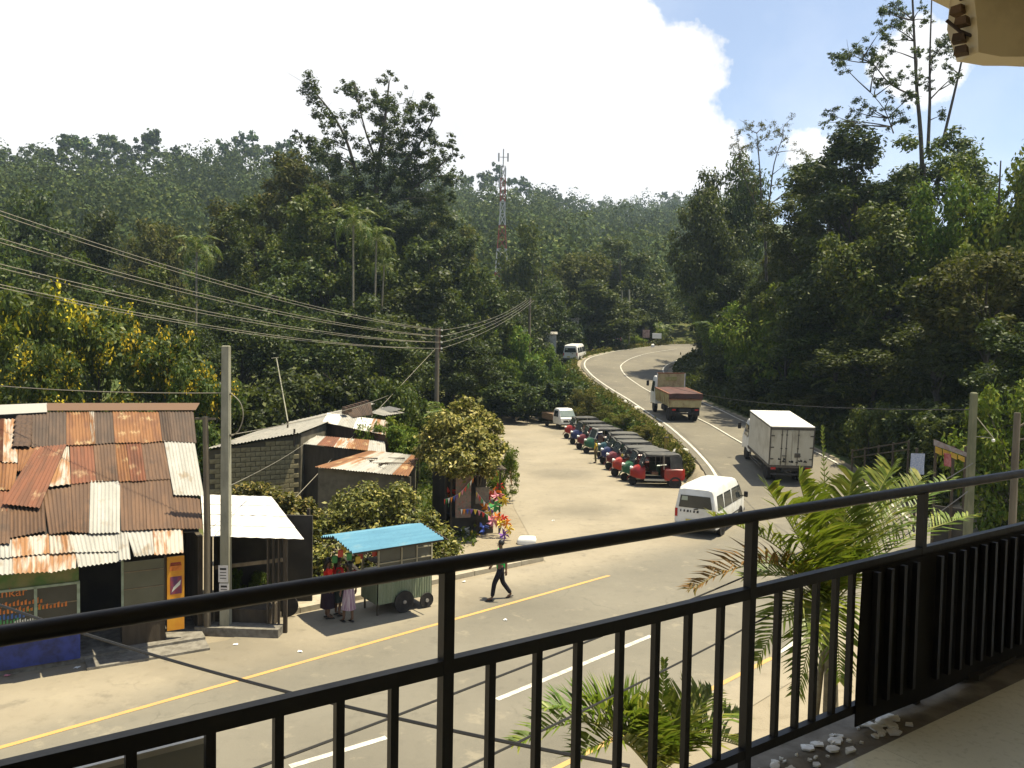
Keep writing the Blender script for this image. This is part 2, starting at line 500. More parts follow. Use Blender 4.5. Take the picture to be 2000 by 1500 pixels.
def road_mat(name, flat):
    t = NT(name); pos = t.coord('World')
    n1, n2, n3 = t.noise(pos, .25, 5, .6), t.noise(pos, 3.0, 6, .65), t.noise(pos, 60, 3, .6)
    asp = t.mix(t.step(n1, .3, .7), (.142, .130, .102), (.176, .161, .126))
    if not flat:
        asp = t.mix(t.step(n1, .3, .7), (.118, .106, .082), (.158, .142, .106))
    asp = t.mix(t.math('MULTIPLY', t.step(n2, .5, .8), .5), asp, (.10, .095, .078))
    col = asp
    if flat:
        dust = t.mix(t.step(n1, .35, .65), (.245, .210, .150), (.295, .255, .185))
        dust = t.mix(t.math('MULTIPLY', t.step(n2, .5, .75), .5), dust, (.185, .155, .105))
        sx = t.node('ShaderNodeSeparateXYZ'); t.l.new(pos, sx.inputs[0])
        # across-road coordinate: dust gathers outside the carriageway edge lines
        q = t.math('ADD', t.math('MULTIPLY', sx.outputs[0], .708), t.math('MULTIPLY', sx.outputs[1], -.706))
        str_ = t.noise(t.coord('World', (.12, .12, 1)), 3, 4)
        q = t.math('ADD', q, t.math('MULTIPLY', t.math('SUBTRACT', n1, .5), 2.2))
        q = t.math('ADD', q, t.math('MULTIPLY', t.math('SUBTRACT', n2, .5), .8))
        a = t.math('SUBTRACT', 1.0, t.step(q, -17.2, -15.2)); b = t.step(q, -9.2, -8.2)
        col = t.mix(t.math('MAXIMUM', a, b), asp, dust)
        # tyre tracks along the road
        w = t.node('ShaderNodeTexWave'); w.inputs['Scale'].default_value = .09; w.inputs['Distortion'].default_value = .6
        mp = t.node('ShaderNodeMapping'); t.l.new(pos, mp.inputs[0]); mp.inputs['Rotation'].default_value = (0, 0, radians(45)); t.l.new(mp.outputs[0], w.inputs['Vector'])
        col = t.mix(t.math('MULTIPLY', w.outputs['Fac'], .13), col, (.12, .11, .085))
    pt = t.node('ShaderNodeTexVoronoi', feature='F1'); pt.inputs['Scale'].default_value = .16; pt.inputs['Randomness'].default_value = 1.0
    pw = t.node('ShaderNodeVectorMath', operation='ADD'); t.l.new(pos, pw.inputs[0]); pn = t.node('ShaderNodeTexNoise'); pn.inputs['Scale'].default_value = .6; pn.inputs['Detail'].default_value = 6; t.l.new(pos, pn.inputs['Vector'])
    ps = t.node('ShaderNodeVectorMath', operation='SCALE'); ps.inputs['Scale'].default_value = 2.5; t.l.new(pn.outputs['Color'], ps.inputs[0]); t.l.new(ps.outputs[0], pw.inputs[1]); t.l.new(pw.outputs[0], pt.inputs['Vector'])
    col = t.mix(t.math('MULTIPLY', t.step(pt.outputs['Distance'], .5, .12), .45), col, (.085, .078, .062))
    st = t.noise(t.coord('World', (1.6, 1.6, 1)), .8, 8, .7)
    col = t.mix(t.math('MULTIPLY', t.step(st, .56, .70), .45), col, (.09, .082, .066))
    col = t.mix(t.math('MULTIPLY', t.step(st, .44, .32), .35), col, (.33, .285, .20))
    cv = t.node('ShaderNodeTexVoronoi', feature='DISTANCE_TO_EDGE'); cv.inputs['Scale'].default_value = .35
    wv = t.node('ShaderNodeVectorMath', operation='ADD'); t.l.new(pos, wv.inputs[0])
    nc = t.node('ShaderNodeTexNoise'); nc.inputs['Scale'].default_value = 1.1; nc.inputs['Detail'].default_value = 5; t.l.new(pos, nc.inputs['Vector']); t.l.new(nc.outputs['Color'], wv.inputs[1])
    t.l.new(wv.outputs[0], cv.inputs['Vector'])
    crack = t.math('MULTIPLY', t.math('SUBTRACT', 1.0, t.step(cv.outputs['Distance'], .0, .012)), t.step(n1, .5, .62))
    col = t.mix(t.math('MULTIPLY', crack, .3), col, (.05, .045, .035))
    col = t.mix(t.math('MULTIPLY', t.math('SUBTRACT', n3, .35), .5, clamp=True), col, (.30, .27, .20))
    t.bump(n3, .25, .01)
    hs = t.node('ShaderNodeHueSaturation'); hs.inputs['Value'].default_value = .86; t.l.new(col, hs.inputs['Color'])
    return t.done(hs.outputs[0], .88, 0, .25)
m_road, m_road_up = road_mat('dusty_asphalt', True), road_mat('hill_asphalt', False)

flat_px = [(0, 1332), (155, 1300), (440, 1252), (560, 1207), (700, 1172), (845, 1149), (1066, 1099), (1052, 1080), (1030, 1040), (1003, 990), (992, 930), (986, 880), (975, 840), (958, 806)]
poly = [gp(u, v).xy for u, v in flat_px]
poly = [Vector((-32, -2))] + poly + [Vector((-9, 93)), Vector((-8, 99))]
poly += [Vector((float(low_of(y)) + .3, y)) for y in (88, 80, 72, 65, 60, 55, 50, 46, 43)]
poly += [Vector((9.6, 41.0)), Vector((10.3, 38.5)), Vector((10.2, 36.5)), Vector((13, 36.2)), Vector((18.6, 36.5)), Vector((20.0, 34)), Vector((19.5, 31.0)), Vector((16.8, 26.8)), Vector((12, 22.6)), Vector((8, 18.9)), Vector((1.6, 12.5)), Vector((-12, -1)), Vector((-20, -9))]
mb = MB(); mb.add([(p[0], p[1], .014) for p in poly], [tuple(range(len(poly) - 1, -1, -1))])
o = mb.build('road', m_road); tag(o, 'dusty asphalt road and the turning apron below the balcony', None, None, 'structure')
if o.data.polygons[0].normal.z < 0:
    o.data.flip_normals()
# the climbing road, lofted between its edges
mb = MB(); rows = []
for y in np.concatenate([np.arange(34.6, 118, 1.2), [120, 124, 128]]):
    a, b = float(xl_of(y)), float(xr_of(y))
    if y > 96: b = max(b, a + 8)
    z = max(float(zr_of(y)), .0) + min(.03, .017 + (y - 34.6) * .004) + (0 if y < 118 else (y - 118) * .1)
    a -= .45; b += .45
    y2 = y
    rows.append([(a - .15, y, z - .4)] + [(lerp(a, b, k / 8), y, z + .03 * sin(pi * k / 8)) for k in range(9)] + [(b + .15, y, z - .4)])
mb.grid(rows)
o = mb.build('upper_road', m_road_up, smooth=60); tag(o, 'grey asphalt road climbing the hill in an s bend', None, None, 'structure')
if o.data.polygons[20].normal.z < 0:
    o.data.flip_normals()

# painted lines
m_white = M('worn_white_paint', (.50, .48, .42), (.34, .32, .26), 5, .7, dirt=(.2, .18, .13), dscale=2.2, damt=.5)
m_yellow = M('worn_yellow_paint', (.46, .265, .075), (.38, .235, .085), 4, .7, dirt=(.22, .19, .12), dscale=2.5, damt=.55)
def strip(pts, w, z, mat, name, label):
    """a painted line along ground points"""
    P = [Vector(p) for p in pts]; rows = []
    for i, p in enumerate(P):
        d = (P[min(i + 1, len(P) - 1)] - P[max(i - 1, 0)]); d.z = 0; d.normalize(); n = Vector((-d.y, d.x, 0))
        rows.append([p + n * w / 2 + Vector((0, 0, z)), p - n * w / 2 + Vector((0, 0, z))])
    mb = MB(); mb.grid(rows); o = mb.build(name, mat)
    if o.data.polygons[0].normal.z < 0: o.data.flip_normals()
    return tag(o, label, None, None, 'structure')
def px_line(a, b, n=12):
    return [gp(lerp(a[0], b[0], k / n), lerp(a[1], b[1], k / n)) for k in range(n + 1)]
yl0, yl1 = gp(0, 1462), gp(1190, 1125)
strip([lerp(yl0, yl1, k / 20) for k in range(-12, 21)], .125, .020, m_yellow, 'yellow_edge_line', 'yellow edge line on the shop side of the road')
strip(px_line((1080, 1506), (1508, 1286)), .12, .020, m_yellow, 'yellow_edge_line', 'yellow edge line on the balcony side of the road')
strip(px_line((1512, 1283), (1640, 1195)), .12, .020, m_white, 'white_edge_line', 'white edge line carrying on from the yellow line beside the palms')
c0, c1 = gp(566, 1498), gp(1440, 1150)
for k, (a, b) in enumerate((((300, 1580), (420, 1542)), ((566, 1499), (755, 1442)), ((970, 1368), (1272, 1243)), ((1360, 1195), (1446, 1150)))):
    strip(px_line(a, b, 4), .14, .020, m_white, 'white_lane_dash', ('white lane dash', 'white lane dash nearest the bottom of the picture', 'white lane dash in the middle of the road', 'white lane dash beside the upper palm')[k])
def up_pts(E, inset=0.0):
    return [Vector((x + inset, y, float(zr_of(y)) + .03)) for x, y in E]
def dense(P, n=4):
    out = []
    for i in range(len(P) - 1):
        p0, p1, p2, p3 = P[max(i - 1, 0)], P[i], P[i + 1], P[min(i + 2, len(P) - 1)]
        for k in range(n):
            s = k / n
            out.append(.5 * ((2 * p1) + (p2 - p0) * s + (2 * p0 - 5 * p1 + 4 * p2 - p3) * s * s + (3 * p1 - p0 - 3 * p2 + p3) * s ** 3))
    return out + [P[-1]]
strip(dense(up_pts(eL)), .16, .035, m_white, 'white_edge_line', 'long white edge line along the outer side of the climbing bend')
strip(dense(up_pts(eC)), .13, .075, m_white, 'white_centre_line', 'white centre line of the climbing road')
strip(dense(up_pts(eR)), .14, .05, m_white, 'white_edge_line', 'white edge line below the dark wooded bank')
# ------------------------------------------------------------------ balcony we stand on
m_black = M('black_gloss_paint', (.008, .008, .008), (.012, .011, .010), 8, .45, 0, .3, dirt=(.03, .026, .02), dscale=9, damt=.3, bump=.15, bscale=25)
RA, RB = Vector((-.16, 2.12, 0)), Vector((.88, 2.83, 0))
rt = (RB - RA).normalized(); rn = Vector((rt.y, -rt.x, 0))      # rn points back into the balcony
FLOOR = EYE - 1.525
def rail_at(u, v, z):       # along-rail distance of a pixel that lies on the rail plane
    p = plane_hit(u, v, RA, rn); return (p - RA).dot(rt)
def rp(s, z, off=0.0):
    return RA + rt * s + rn * off + Vector((0, 0, z))
rail = thing('balcony_railing', 'black painted metal railing along the edge of the balcony', 'railing', rp(0, FLOOR), 0)
zt, zm, zb = EYE - .585, EYE - .86, EYE - 1.445
S0, S1 = -2.6, 6.2
MB().tube([rp(S0, zt), rp(S1, zt)], .0215, 12).build('top_rail', m_black, rail, 50, True)
MB().bar(rp(S0, zm), rp(S1, zm), .03, .04).build('middle_rail', m_black, rail, None, True)
MB().bar(rp(S0, zb), rp(S1, zb), .03, .035).build('bottom_rail', m_black, rail, None, True)
posts = [rail_at(872, 1200, 0), rail_at(1466, 1100, 0), rail_at(1803, 960, 0)]
gap = posts[1] - posts[0]
posts = [posts[0] - gap * 1.02] + posts + [posts[2] + gap, posts[2] + gap * 2]
for s in posts:
    MB().bar(rp(s, FLOOR - .05), rp(s, zt - .015), .033, .033, up=rt).build('post', m_black, rail, None, True)
for u, v in ((255, 1480), (410, 1440), (543, 1430), (662, 1400), (768, 1380), (958, 1330), (1049, 1320), (1128, 1300), (1210, 1280), (1280, 1260), (1343, 1250), (1406, 1250), (1518, 1230), (1558, 1220), (1592, 1210), (1630, 1200), (1662, 1190)):
    s = rail_at(u, v, 0)
    MB().bar(rp(s, zb + .017), rp(s, zm - .02), .022, .022, up=rt).build('baluster', m_black, rail, None, True)
s_ = rail_at(1662, 1190, 0)
for k in range(1, 34):
    if abs(s_ + k * .098 - posts[3]) > .04 and s_ + k * .098 < S1:
        MB().bar(rp(s_ + k * .098, zb + .017, .048), rp(s_ + k * .098, zm - .02, .048), .022, .022, up=rt).build('baluster', m_black, rail, None, True)
for s in (S0 + .35, S0 + .5, S0 + .65):
    MB().bar(rp(s, zb + .017), rp(s, zm - .02), .022, .022, up=rt).build('baluster', m_black, rail, None, True)
# black sheet filling the railing's far bay
m_sheet = M('black_sheet', (.010, .010, .010), (.016, .015, .013), 3, .75, 0, .2, bump=.2, bscale=6)
s0 = rail_at(1668, 1200, 0)
G = []
for k in range(25):
    s = lerp(s0, S1 - .02, k / 24)
    G.append([rp(s, z, .024 + .006 * sin(s * 7 + z * 5)) for z in np.linspace(FLOOR + .012, zm - .012, 6)])
mb = MB(); mb.grid(G); mb.grid([[p + rn * .004 for p in r][::-1] for r in G])
mb.build('infill_sheet', m_sheet, rail, 40, True)

m_conc = M('rough_concrete', (.20, .185, .155), (.12, .11, .09), 6, .9, 0, .2, dirt=(.06, .055, .045), dscale=4, bump=.6, bscale=30)
m_beige = M('beige_emulsion', (.66, .585, .42), (.60, .53, .37), 3, .8, 0, .25, dirt=(.24, .20, .13), dscale=2.2, damt=.45, bump=.12, bscale=14)
t = NT('polished_floor_tile'); v = t.coord('World')
fl = t.mix(t.step(t.noise(v, 2.5, 5), .3, .7), (.62, .59, .42), (.68, .64, .46))
fl = t.mix(t.math('MULTIPLY', t.step(t.noise(v, 45, 3), .5, .7), .25), fl, (.30, .28, .19))
m_tile = t.done(fl, t.math('ADD', t.math('MULTIPLY', t.noise(v, 7, 4), .16), .10), 0, .5)
bld = thing('balcony_building', 'beige building with polished balcony floor and broken concrete eave', 'building', rp(0, 0, 1.5), 0)
def plan(pts, z0, z1, name, mat):
    MB().slab([rp(s, z0, o) for s, o in pts], (0, 0, z1 - z0)).build(name, mat, bld, None, True)
E0 = -.10
plan([(-6, E0), (9, E0), (9, 6.5), (-6, 6.5)], FLOOR - .22, FLOOR - .016, 'floor_slab', m_conc)
tx0, tile = -5.95, .6
pieces = 0
for i in range(24):                       # floor tiles, laid in rows parallel to the edge
    for j in range(6):
        a = tx0 + i * tile; b = .155 + j * tile
        if a < -1.0 or a > 6.2: continue
        MB().slab([rp(a + .0012, FLOOR - .016, b + .0012), rp(a + tile - .0012, FLOOR - .016, b + .0012), rp(a + tile - .0012, FLOOR - .016, b + tile - .0012), rp(a + .0012, FLOOR - .016, b + tile - .0012)], (0, 0, .016)).build('tile', m_tile, bld, None, True)
plan([(-6, .15 + .6 * 6 + .01), (9, .15 + .6 * 6 + .01), (9, 6.4), (-6, 6.4)], FLOOR - .016, FLOOR - .002, 'rear_floor', m_tile)
# rough mortar strip along the edge with scraps of broken white tile bedded in it
G = []
r2 = np.random.default_rng(4)
for k in range(90):
    s = lerp(-1.2, 5.5, k / 89)
    G.append([rp(s, FLOOR - .016 + (.010 * r2.random() if 0 < q < 5 else 0), lerp(E0 + .03, .140 - .008 * r2.random(), q / 5)) for q in range(6)])
mb = MB(); mb.grid([r[::-1] for r in G]); mb.build('mortar_strip', m_conc, bld, 60, True)
m_shard = M('white_glazed_shard', (.72, .72, .68), (.6, .6, .57), 9, .3, 0, .5, dirt=(.25, .23, .19), dscale=8, damt=.5)
for k in range(75):
    s = rail_at(1470, 1480, 0) - .1 + r2.random() ** 1.1 * 1.0; off = -.01 + r2.random() * .125
    big = .007 + .020 * r2.random() ** 1.8 + (.020 if k % 12 == 0 else 0)
    n = r2.integers(4, 7); a0 = r2.random() * 6
    q = [rp(s + big * 1.25 * cos(a0 + 2 * pi * i / n) * (.7 + .5 * r2.random()), FLOOR - .010 + .008 * r2.random(), off + big * sin(a0 + 2 * pi * i / n) * (.7 + .5 * r2.random())) for i in range(n)]
    mb = MB(); mb.slab(q, (0, 0, .007)); mb.build('tile_shard', m_shard, bld, None, True)
# wall behind, storey below, roof slab and broken edge beam
plan([(-6, 3.4), (9, 3.4), (9, 3.6), (-6, 3.6)], FLOOR, FLOOR + 3.0, 'rear_wall', m_beige)
plan([(-6, .5), (9, .5), (9, .75), (-6, .75)], -.05, FLOOR - .22, 'ground_floor_wall', m_beige)
CEIL = EYE + 1.56
plan([(-6, -.09), (9, -.09), (9, 6.4), (-6, 6.4)], CEIL, CEIL + .16, 'roof_slab', m_beige)
bs = (plane_hit(1899, 90, RA + rn * .10, rn) - RA).dot(rt)
zb0 = EYE + 1.265
rb = np.random.default_rng(9)
G = []                                  # the beam: plastered face, ragged broken end and underside
NS = 40
ss = np.concatenate([[bs + .0], bs + np.linspace(.03, 5, NS)])
ring = []
B0 = rp(bs, 0, .10); bd = Vector((1, .10, 0)).normalized(); bn = Vector((bd.y, -bd.x, 0))   # the beam crosses the bay, its face towards us
def bpt(s, z, o): return B0 + bd * s + bn * o + Vector((0, 0, z))
for k, s in enumerate(np.concatenate([[0.0], np.linspace(.03, 4, NS)])):
    e = (k == 0); j = .012 * rb.random() if k < 20 else .003 * rb.random()
    w = lambda a, c: (a * rb.random() + c) if e else 0
    ring.append([bpt(s + w(.03, 0), zb0 + j, -.11), bpt(s + w(.03, .01), zb0 + j * 1.2, 0), bpt(s + w(.03, -.005), lerp(zb0, CEIL, .35), .004), bpt(s + w(.03, -.02), lerp(zb0, CEIL, .7), .004), bpt(s + w(.02, -.035), CEIL - .002, .004), bpt(s + w(.02, -.05), CEIL - .002, -.11), bpt(s - (.04 if e else 0), lerp(zb0, CEIL, .5), -.115)])
mb = MB(); mb.loft(ring); mb.build('edge_beam', m_beige, bld, 35, True)
m_brick = M('bare_brick', (.12, .075, .045), (.07, .05, .035), 12, .95, bump=.8, bscale=30, dirt=(.03, .028, .025), dscale=7)
for k in range(5):                        # broken masonry sticking out of the beam's end
    c = bpt(-.02 - .015 * rb.random(), lerp(zb0 + .03, CEIL - .03, k / 4), -.06 + .04 * rb.random())
    MB().box(c, (.05, .05, .034), rz=.6 + rb.random() * .4, taper=.85).build('broken_masonry', m_brick, bld, None, True)
MB().tube([bpt(-.10, zb0 + .15, -.03), bpt(-.04, zb0 + .11, -.03), bpt(.02, zb0 + .09, -.03)], .007, 6).build('rusty_rod', M('rusty_rod', (.06, .045, .05), (.03, .025, .03), 8, .8), bld, 40, True)
# splintered dark board on the floor
m_board = M('dark_board', (.030, .027, .022), (.02, .018, .015), 5, .7, bump=.3)
mb = MB()
c = [gp(1912, 1322, FLOOR + .022), gp(2080, 1232, FLOOR + .022), gp(2060, 1180, FLOOR + .022), gp(1800, 1312, FLOOR + .022)]
mb.slab([p - Vector((0, 0, .020)) for p in c], (0, 0, .026))
mb.build_at('floor_board', m_board, c[0] - Vector((0, 0, .022)), 'dark board lying on the balcony floor beside the black sheet', 'board')
# signboard hung outside the railing
m_sgrey = M('grey_sign_back', (.30, .30, .27), (.24, .24, .215), 3, .6, dirt=(.05, .048, .04), dscale=3)
m_srim = M('pale_sign_rim', (.62, .60, .54), (.45, .43, .38), 5, .5)
sg = thing('hanging_signboard', 'grey signboard with pale rim hung outside the railing', 'signboard', rp(-1.2, EYE - 1.5, -.16))
sa, sb = rail_at(60, 1500, 0) - .5, None
q0, q1 = plane_hit(280, 1466, RA - rn * .16, rn), plane_hit(398, 1440, RA - rn * .16, rn)
zs = (q0.z + q1.z) / 2
e1 = (q1 - RA).dot(rt)
MB().slab([rp(e1 - 1.7, zs - .62, -.15), rp(e1, zs - .62, -.15), rp(e1, zs - .62, -.19), rp(e1 - 1.7, zs - .62, -.19)], (0, 0, .61)).build('panel', m_sgrey, sg, None, True)
MB().bar(rp(e1 - 1.71, zs - .002, -.17), rp(e1 + .008, zs - .002, -.17), .055, .014).build('rim', m_srim, sg, None, True)
for k in (.1, .85, 1.6):
    MB().bar(rp(e1 - k, zs - .25, -.152), rp(e1 - k, zs - .25, .0), .012).build('bracket', m_black, sg, None, True)
# ------------------------------------------------------------------ shops and sheds across the road
def tin(name, c1, c2, c3, lo=.4, hi=.65, rough=.75, metal=0.0):
    """weathered corrugated sheet: rust and zinc in streaks that run down the slope"""
    t = NT(name); uv = t.node('ShaderNodeUVMap'); oi = t.node('ShaderNodeObjectInfo')
    add = t.node('ShaderNodeVectorMath', operation='ADD'); t.l.new(uv.outputs[0], add.inputs[0])
    sc = t.node('ShaderNodeVectorMath', operation='SCALE'); sc.inputs[0].default_value = (37, 53, 0); t.l.new(oi.outputs['Random'], sc.inputs['Scale']); t.l.new(sc.outputs[0], add.inputs[1])
    mp = t.node('ShaderNodeMapping'); t.l.new(add.outputs[0], mp.inputs[0]); mp.inputs['Scale'].default_value = (5, .55, 1)
    mq = t.node('ShaderNodeMapping'); t.l.new(add.outputs[0], mq.inputs[0]); mq.inputs['Scale'].default_value = (2.2, 1.1, 1)
    a, b, c = t.noise(mp.outputs[0], 1.0, 5, .6), t.noise(mq.outputs[0], 1.0, 5, .6), t.noise(mq.outputs[0], 9, 4, .6)
    col = t.mix(t.step(a, lo, hi), c1, c2)
    col = t.mix(t.step(b, .56, .70), col, c3)
    col = t.mix(t.math('MULTIPLY', t.step(c, .5, .75), .35), col, tuple(x * .55 for x in c1))
    return t.done(col, rough, metal, .3)
TIN = {
 'brown': tin('brown_rust_tin', (.085, .050, .030), (.12, .068, .038), (.065, .042, .028)),
 'dark': tin('dark_rust_tin', (.058, .040, .028), (.085, .055, .036), (.042, .030, .022)),
 'orange': tin('orange_rust_tin', (.19, .088, .034), (.125, .056, .026), (.34, .25, .13)),
 'red': tin('red_rust_tin', (.155, .060, .030), (.105, .046, .025), (.27, .18, .10)),
 'galv': tin('zinc_tin', (.27, .26, .23), (.33, .315, .28), (.22, .18, .13)),
 'mixed': tin('rusty_zinc_tin', (.34, .31, .26), (.24, .12, .05), (.20, .09, .038), .42, .58),
 'white': tin('white_painted_tin', (.52, .50, .46), (.56, .54, .50), (.42, .36, .28)),
 'grey': tin('old_grey_sheet', (.20, .19, .165), (.25, .235, .20), (.13, .12, .10)),
 'blue': tin('blue_painted_tin', (.075, .20, .285), (.095, .24, .33), (.13, .25, .31)),
 'green': tin('green_grey_tin', (.15, .18, .11), (.19, .215, .14), (.10, .12, .075)),
}
def sheet(name, quad, nrm, key, parent, off=0.0, pitch=.085, amp=.016, world=True, jag=.0, along='v', bend=0.0):
    """corrugated sheet over quad = top-left, top-right, bottom-right, bottom-left; ribs run from the top edge to the bottom edge"""
    a, b, c, d = [Vector(p) for p in quad]; nrm = Vector(nrm)
    w = ((b - a).length + (c - d).length) / 2; nw = max(3, int(round(w / pitch))); n = nw * 4
    rows = []; uvs = []
    L = ((d - a).length + (b - c).length) / 2
    for r in (0, .5, 1.0):
        row = []
        for k in range(n + 1):
            s = k / n
            p = lerp(lerp(a, b, s), lerp(d, c, s), r)
            row.append(p + nrm * (off + amp * sin(2 * pi * s * nw) + bend * sin(pi * r)))
            uvs.append((s * w, r * L))
        rows.append(row)
    mb = MB(); mb.grid(rows)
    o = mb.build(name, TIN[key], parent, 80, world)
    ul = o.data.uv_layers.new(name='UVMap')
    vi = np.zeros(len(o.data.loops), dtype=np.int32); o.data.loops.foreach_get('vertex_index', vi)
    ul.data.foreach_set('uv', np.array(uvs, dtype=np.float32)[vi].ravel())
    return o
def zq(x, y, sc=2.728, ox=0, oy=780):
    return ox + x / sc, oy + y / sc

m_wood = M('dark_weathered_wood', (.060, .045, .028), (.035, .027, .018), 5, .85, stretch=(1, 1, .2), bump=.3, dirt=(.09, .075, .05), dscale=3)
m_woodl = M('pale_weathered_wood', (.20, .155, .095), (.13, .10, .06), 5, .85, stretch=(1, 1, .2), bump=.3)
m_dark = M('dark_wall', (.030, .027, .022), (.05, .044, .034), 2, .9)  # plain near-black tone for back walls, counters and the shop's roof deck
m_plaster = M('grimy_plaster', (.13, .115, .08), (.09, .078, .052), 2.5, .9, dirt=(.05, .05, .03), dscale=2, bump=.3)
m_blue = M('blue_painted_board', (.030, .045, .20), (.022, .032, .13), 4, .6, dirt=(.02, .022, .04), dscale=4)
m_frame = M('pale_green_frame', (.26, .32, .24), (.18, .22, .16), 6, .5)
m_glass_d = glass_mat('dark_glass', (.018, .018, .014))

# ---- rusty roofed shop on the left
hp0, hp1 = gp(0, 1309), gp(430, 1240)
ht = (hp1 - hp0).normalized(); hn = Vector((-ht.y, ht.x, 0))          # hn points away from the road
H = thing('rusty_roofed_shop', 'long roadside shop under a patchwork of rusty corrugated sheets', 'shop', gp(200, 1278), 0)
E1, G1, E0_ = gp(390, 1035, 2.75), gp(385, 800, 5.0), gp(0, 1062, 2.75)
rfn = (G1 - E1).cross(E0_ - E1).normalized()
if rfn.z < 0: rfn = -rfn
def roofq(L, off=0):
    return [plane_hit(*zq(*q), E1, rfn) for q in L]
SHEETS = [  # (zoomed pixel quad, tin, lift)
 ([(-160, 130), (-60, 125), (-70, 350), (-170, 350)], 'brown', .10), ([(-60, 125), (8, 122), (2, 348), (-70, 350)], 'red', .09),
 ([(4, 120), (24, 120), (20, 348), (0, 348)], 'red', .10), ([(22, 120), (102, 118), (94, 352), (12, 352)], 'mixed', .085),
 ([(172, 84), (268, 82), (262, 268), (168, 272)], 'dark', .09), ([(264, 82), (356, 80), (357, 262), (258, 268)], 'dark', .10),
 ([(354, 80), (478, 80), (500, 256), (354, 262)], 'orange', .095), ([(474, 80), (502, 80), (512, 256), (490, 256)], 'mixed', .105),
 ([(500, 78), (602, 80), (612, 246), (505, 256)], 'dark', .09), ([(600, 80), (735, 80), (752, 246), (612, 250)], 'orange', .10),
 ([(733, 80), (848, 80), (866, 236), (753, 250)], 'orange', .09), ([(846, 78), (905, 78), (924, 238), (866, 242)], 'dark', .10), ([(900, 78), (1030, 72), (1047, 247), (920, 241)], 'dark', .092),
 ([(-170, 345), (2, 350), (-10, 492), (-180, 492)], 'brown', .055), ([(-4, 348), (97, 354), (76, 494), (-12, 494)], 'orange', .06), ([(100, 270), (212, 270), (132, 392), (92, 396)], 'orange', .07),
 ([(196, 276), (356, 262), (214, 604), (10, 582)], 'red', .125), ([(336, 268), (368, 258), (378, 462), (256, 478)], 'mixed', .06),
 ([(372, 254), (502, 254), (516, 448), (380, 462)], 'red', .055), ([(498, 252), (622, 248), (634, 444), (514, 450)], 'brown', .062), ([(612, 244), (674, 246), (702, 444), (632, 450)], 'orange', .055),
 ([(672, 244), (756, 242), (780, 444), (698, 450)], 'red', .064), ([(752, 244), (878, 238), (910, 434), (778, 442)], 'brown', .056), ([(874, 234), (1038, 246), (1087, 528), (926, 524)], 'galv', .075),
 ([(228, 490), (386, 470), (392, 706), (262, 724)], 'brown', .02), ([(378, 455), (490, 442), (482, 718), (392, 714)], 'brown', .028), ([(482, 442), (640, 438), (640, 718), (474, 724)], 'galv', .04),
 ([(634, 440), (776, 434), (786, 700), (646, 706)], 'brown', .022), ([(772, 434), (912, 428), (936, 694), (782, 700)], 'brown', .03), ([(912, 518), (1064, 534), (1080, 694), (926, 694)], 'brown', .02),
 ([(52, 572), (236, 512), (246, 706), (52, 744)], 'brown', .022), ([(-100, 590), (62, 580), (54, 774), (-110, 780)], 'brown', .03), ([(-220, 490), (-60, 490), (-100, 780), (-260, 780)], 'brown', .02), ([(-70, 486), (70, 480), (56, 600), (-90, 610)], 'red', .018),
 ([(62, 738), (270, 714), (272, 816), (62, 836)], 'mixed', -.02), ([(262, 726), (384, 718), (406, 810), (266, 822)], 'mixed', -.012), ([(376, 720), (634, 708), (646, 806), (400, 812)], 'galv', -.02),
 ([(622, 700), (680, 698), (696, 848), (634, 854)], 'galv', -.012), ([(672, 698), (822, 688), (832, 820), (716, 834)], 'galv', -.02), ([(812, 684), (972, 684), (978, 814), (822, 828)], 'mixed', -.01), ([(-120, 770), (70, 742), (72, 836), (-120, 850)], 'galv', -.022),
 ([(-140, 846), (76, 828), (72, 918), (-140, 926)], 'galv', -.06), ([(66, 828), (274, 808), (268, 908), (64, 918)], 'mixed', -.052), ([(266, 812), (408, 802), (404, 884), (256, 912)], 'mixed', -.06), ([(400, 802), (646, 788), (646, 852), (416, 884)], 'galv', -.052),
]
rs = np.random.default_rng(3)
for q, key, off in SHEETS:
    sheet('roof_sheet', roofq(q), rfn, key, H, off + .004 * rs.random(), amp=.017, bend=.012 * (rs.random() - .3))
# ridge caps and the pale strip at the left end of the ridge
for q, key in (([(-200, 62), (252, 44), (252, 92), (-200, 118)], 'galv'), ([(248, 44), (1064, 42), (1042, 80), (252, 84)], 'brown')):
    P = [p + rfn * .14 for p in roofq(q)]
    mb = MB(); mb.slab(P, rfn * .012); o = mb.build('ridge_cap', TIN[key], H, None, True)
m_clay = M('dark_clay_tile', (.075, .045, .028), (.05, .032, .022), 8, .9)
for i in range(6):
    for j in range(3):
        u0, v0 = zq(104 + 26 * j - 2 * i, 120 + 27 * i)
        p = plane_hit(u0, v0, E1, rfn) + rfn * (.11 + .012 * (i % 2))
        dn = (E1 - G1).normalized(); ac = dn.cross(rfn)
        mb = MB()
        ring = [[p + dn * (l * .42 - .1) + ac * (.10 * cos(a)) + rfn * (.075 * sin(a) - l * .02) for a in np.linspace(0, pi, 6)] for l in (0, 1)]
        mb.grid(ring); mb.grid([[x - rfn * .012 for x in r][::-1] for r in ring]); mb.build('ridge_tile', m_clay, H, 60, True)
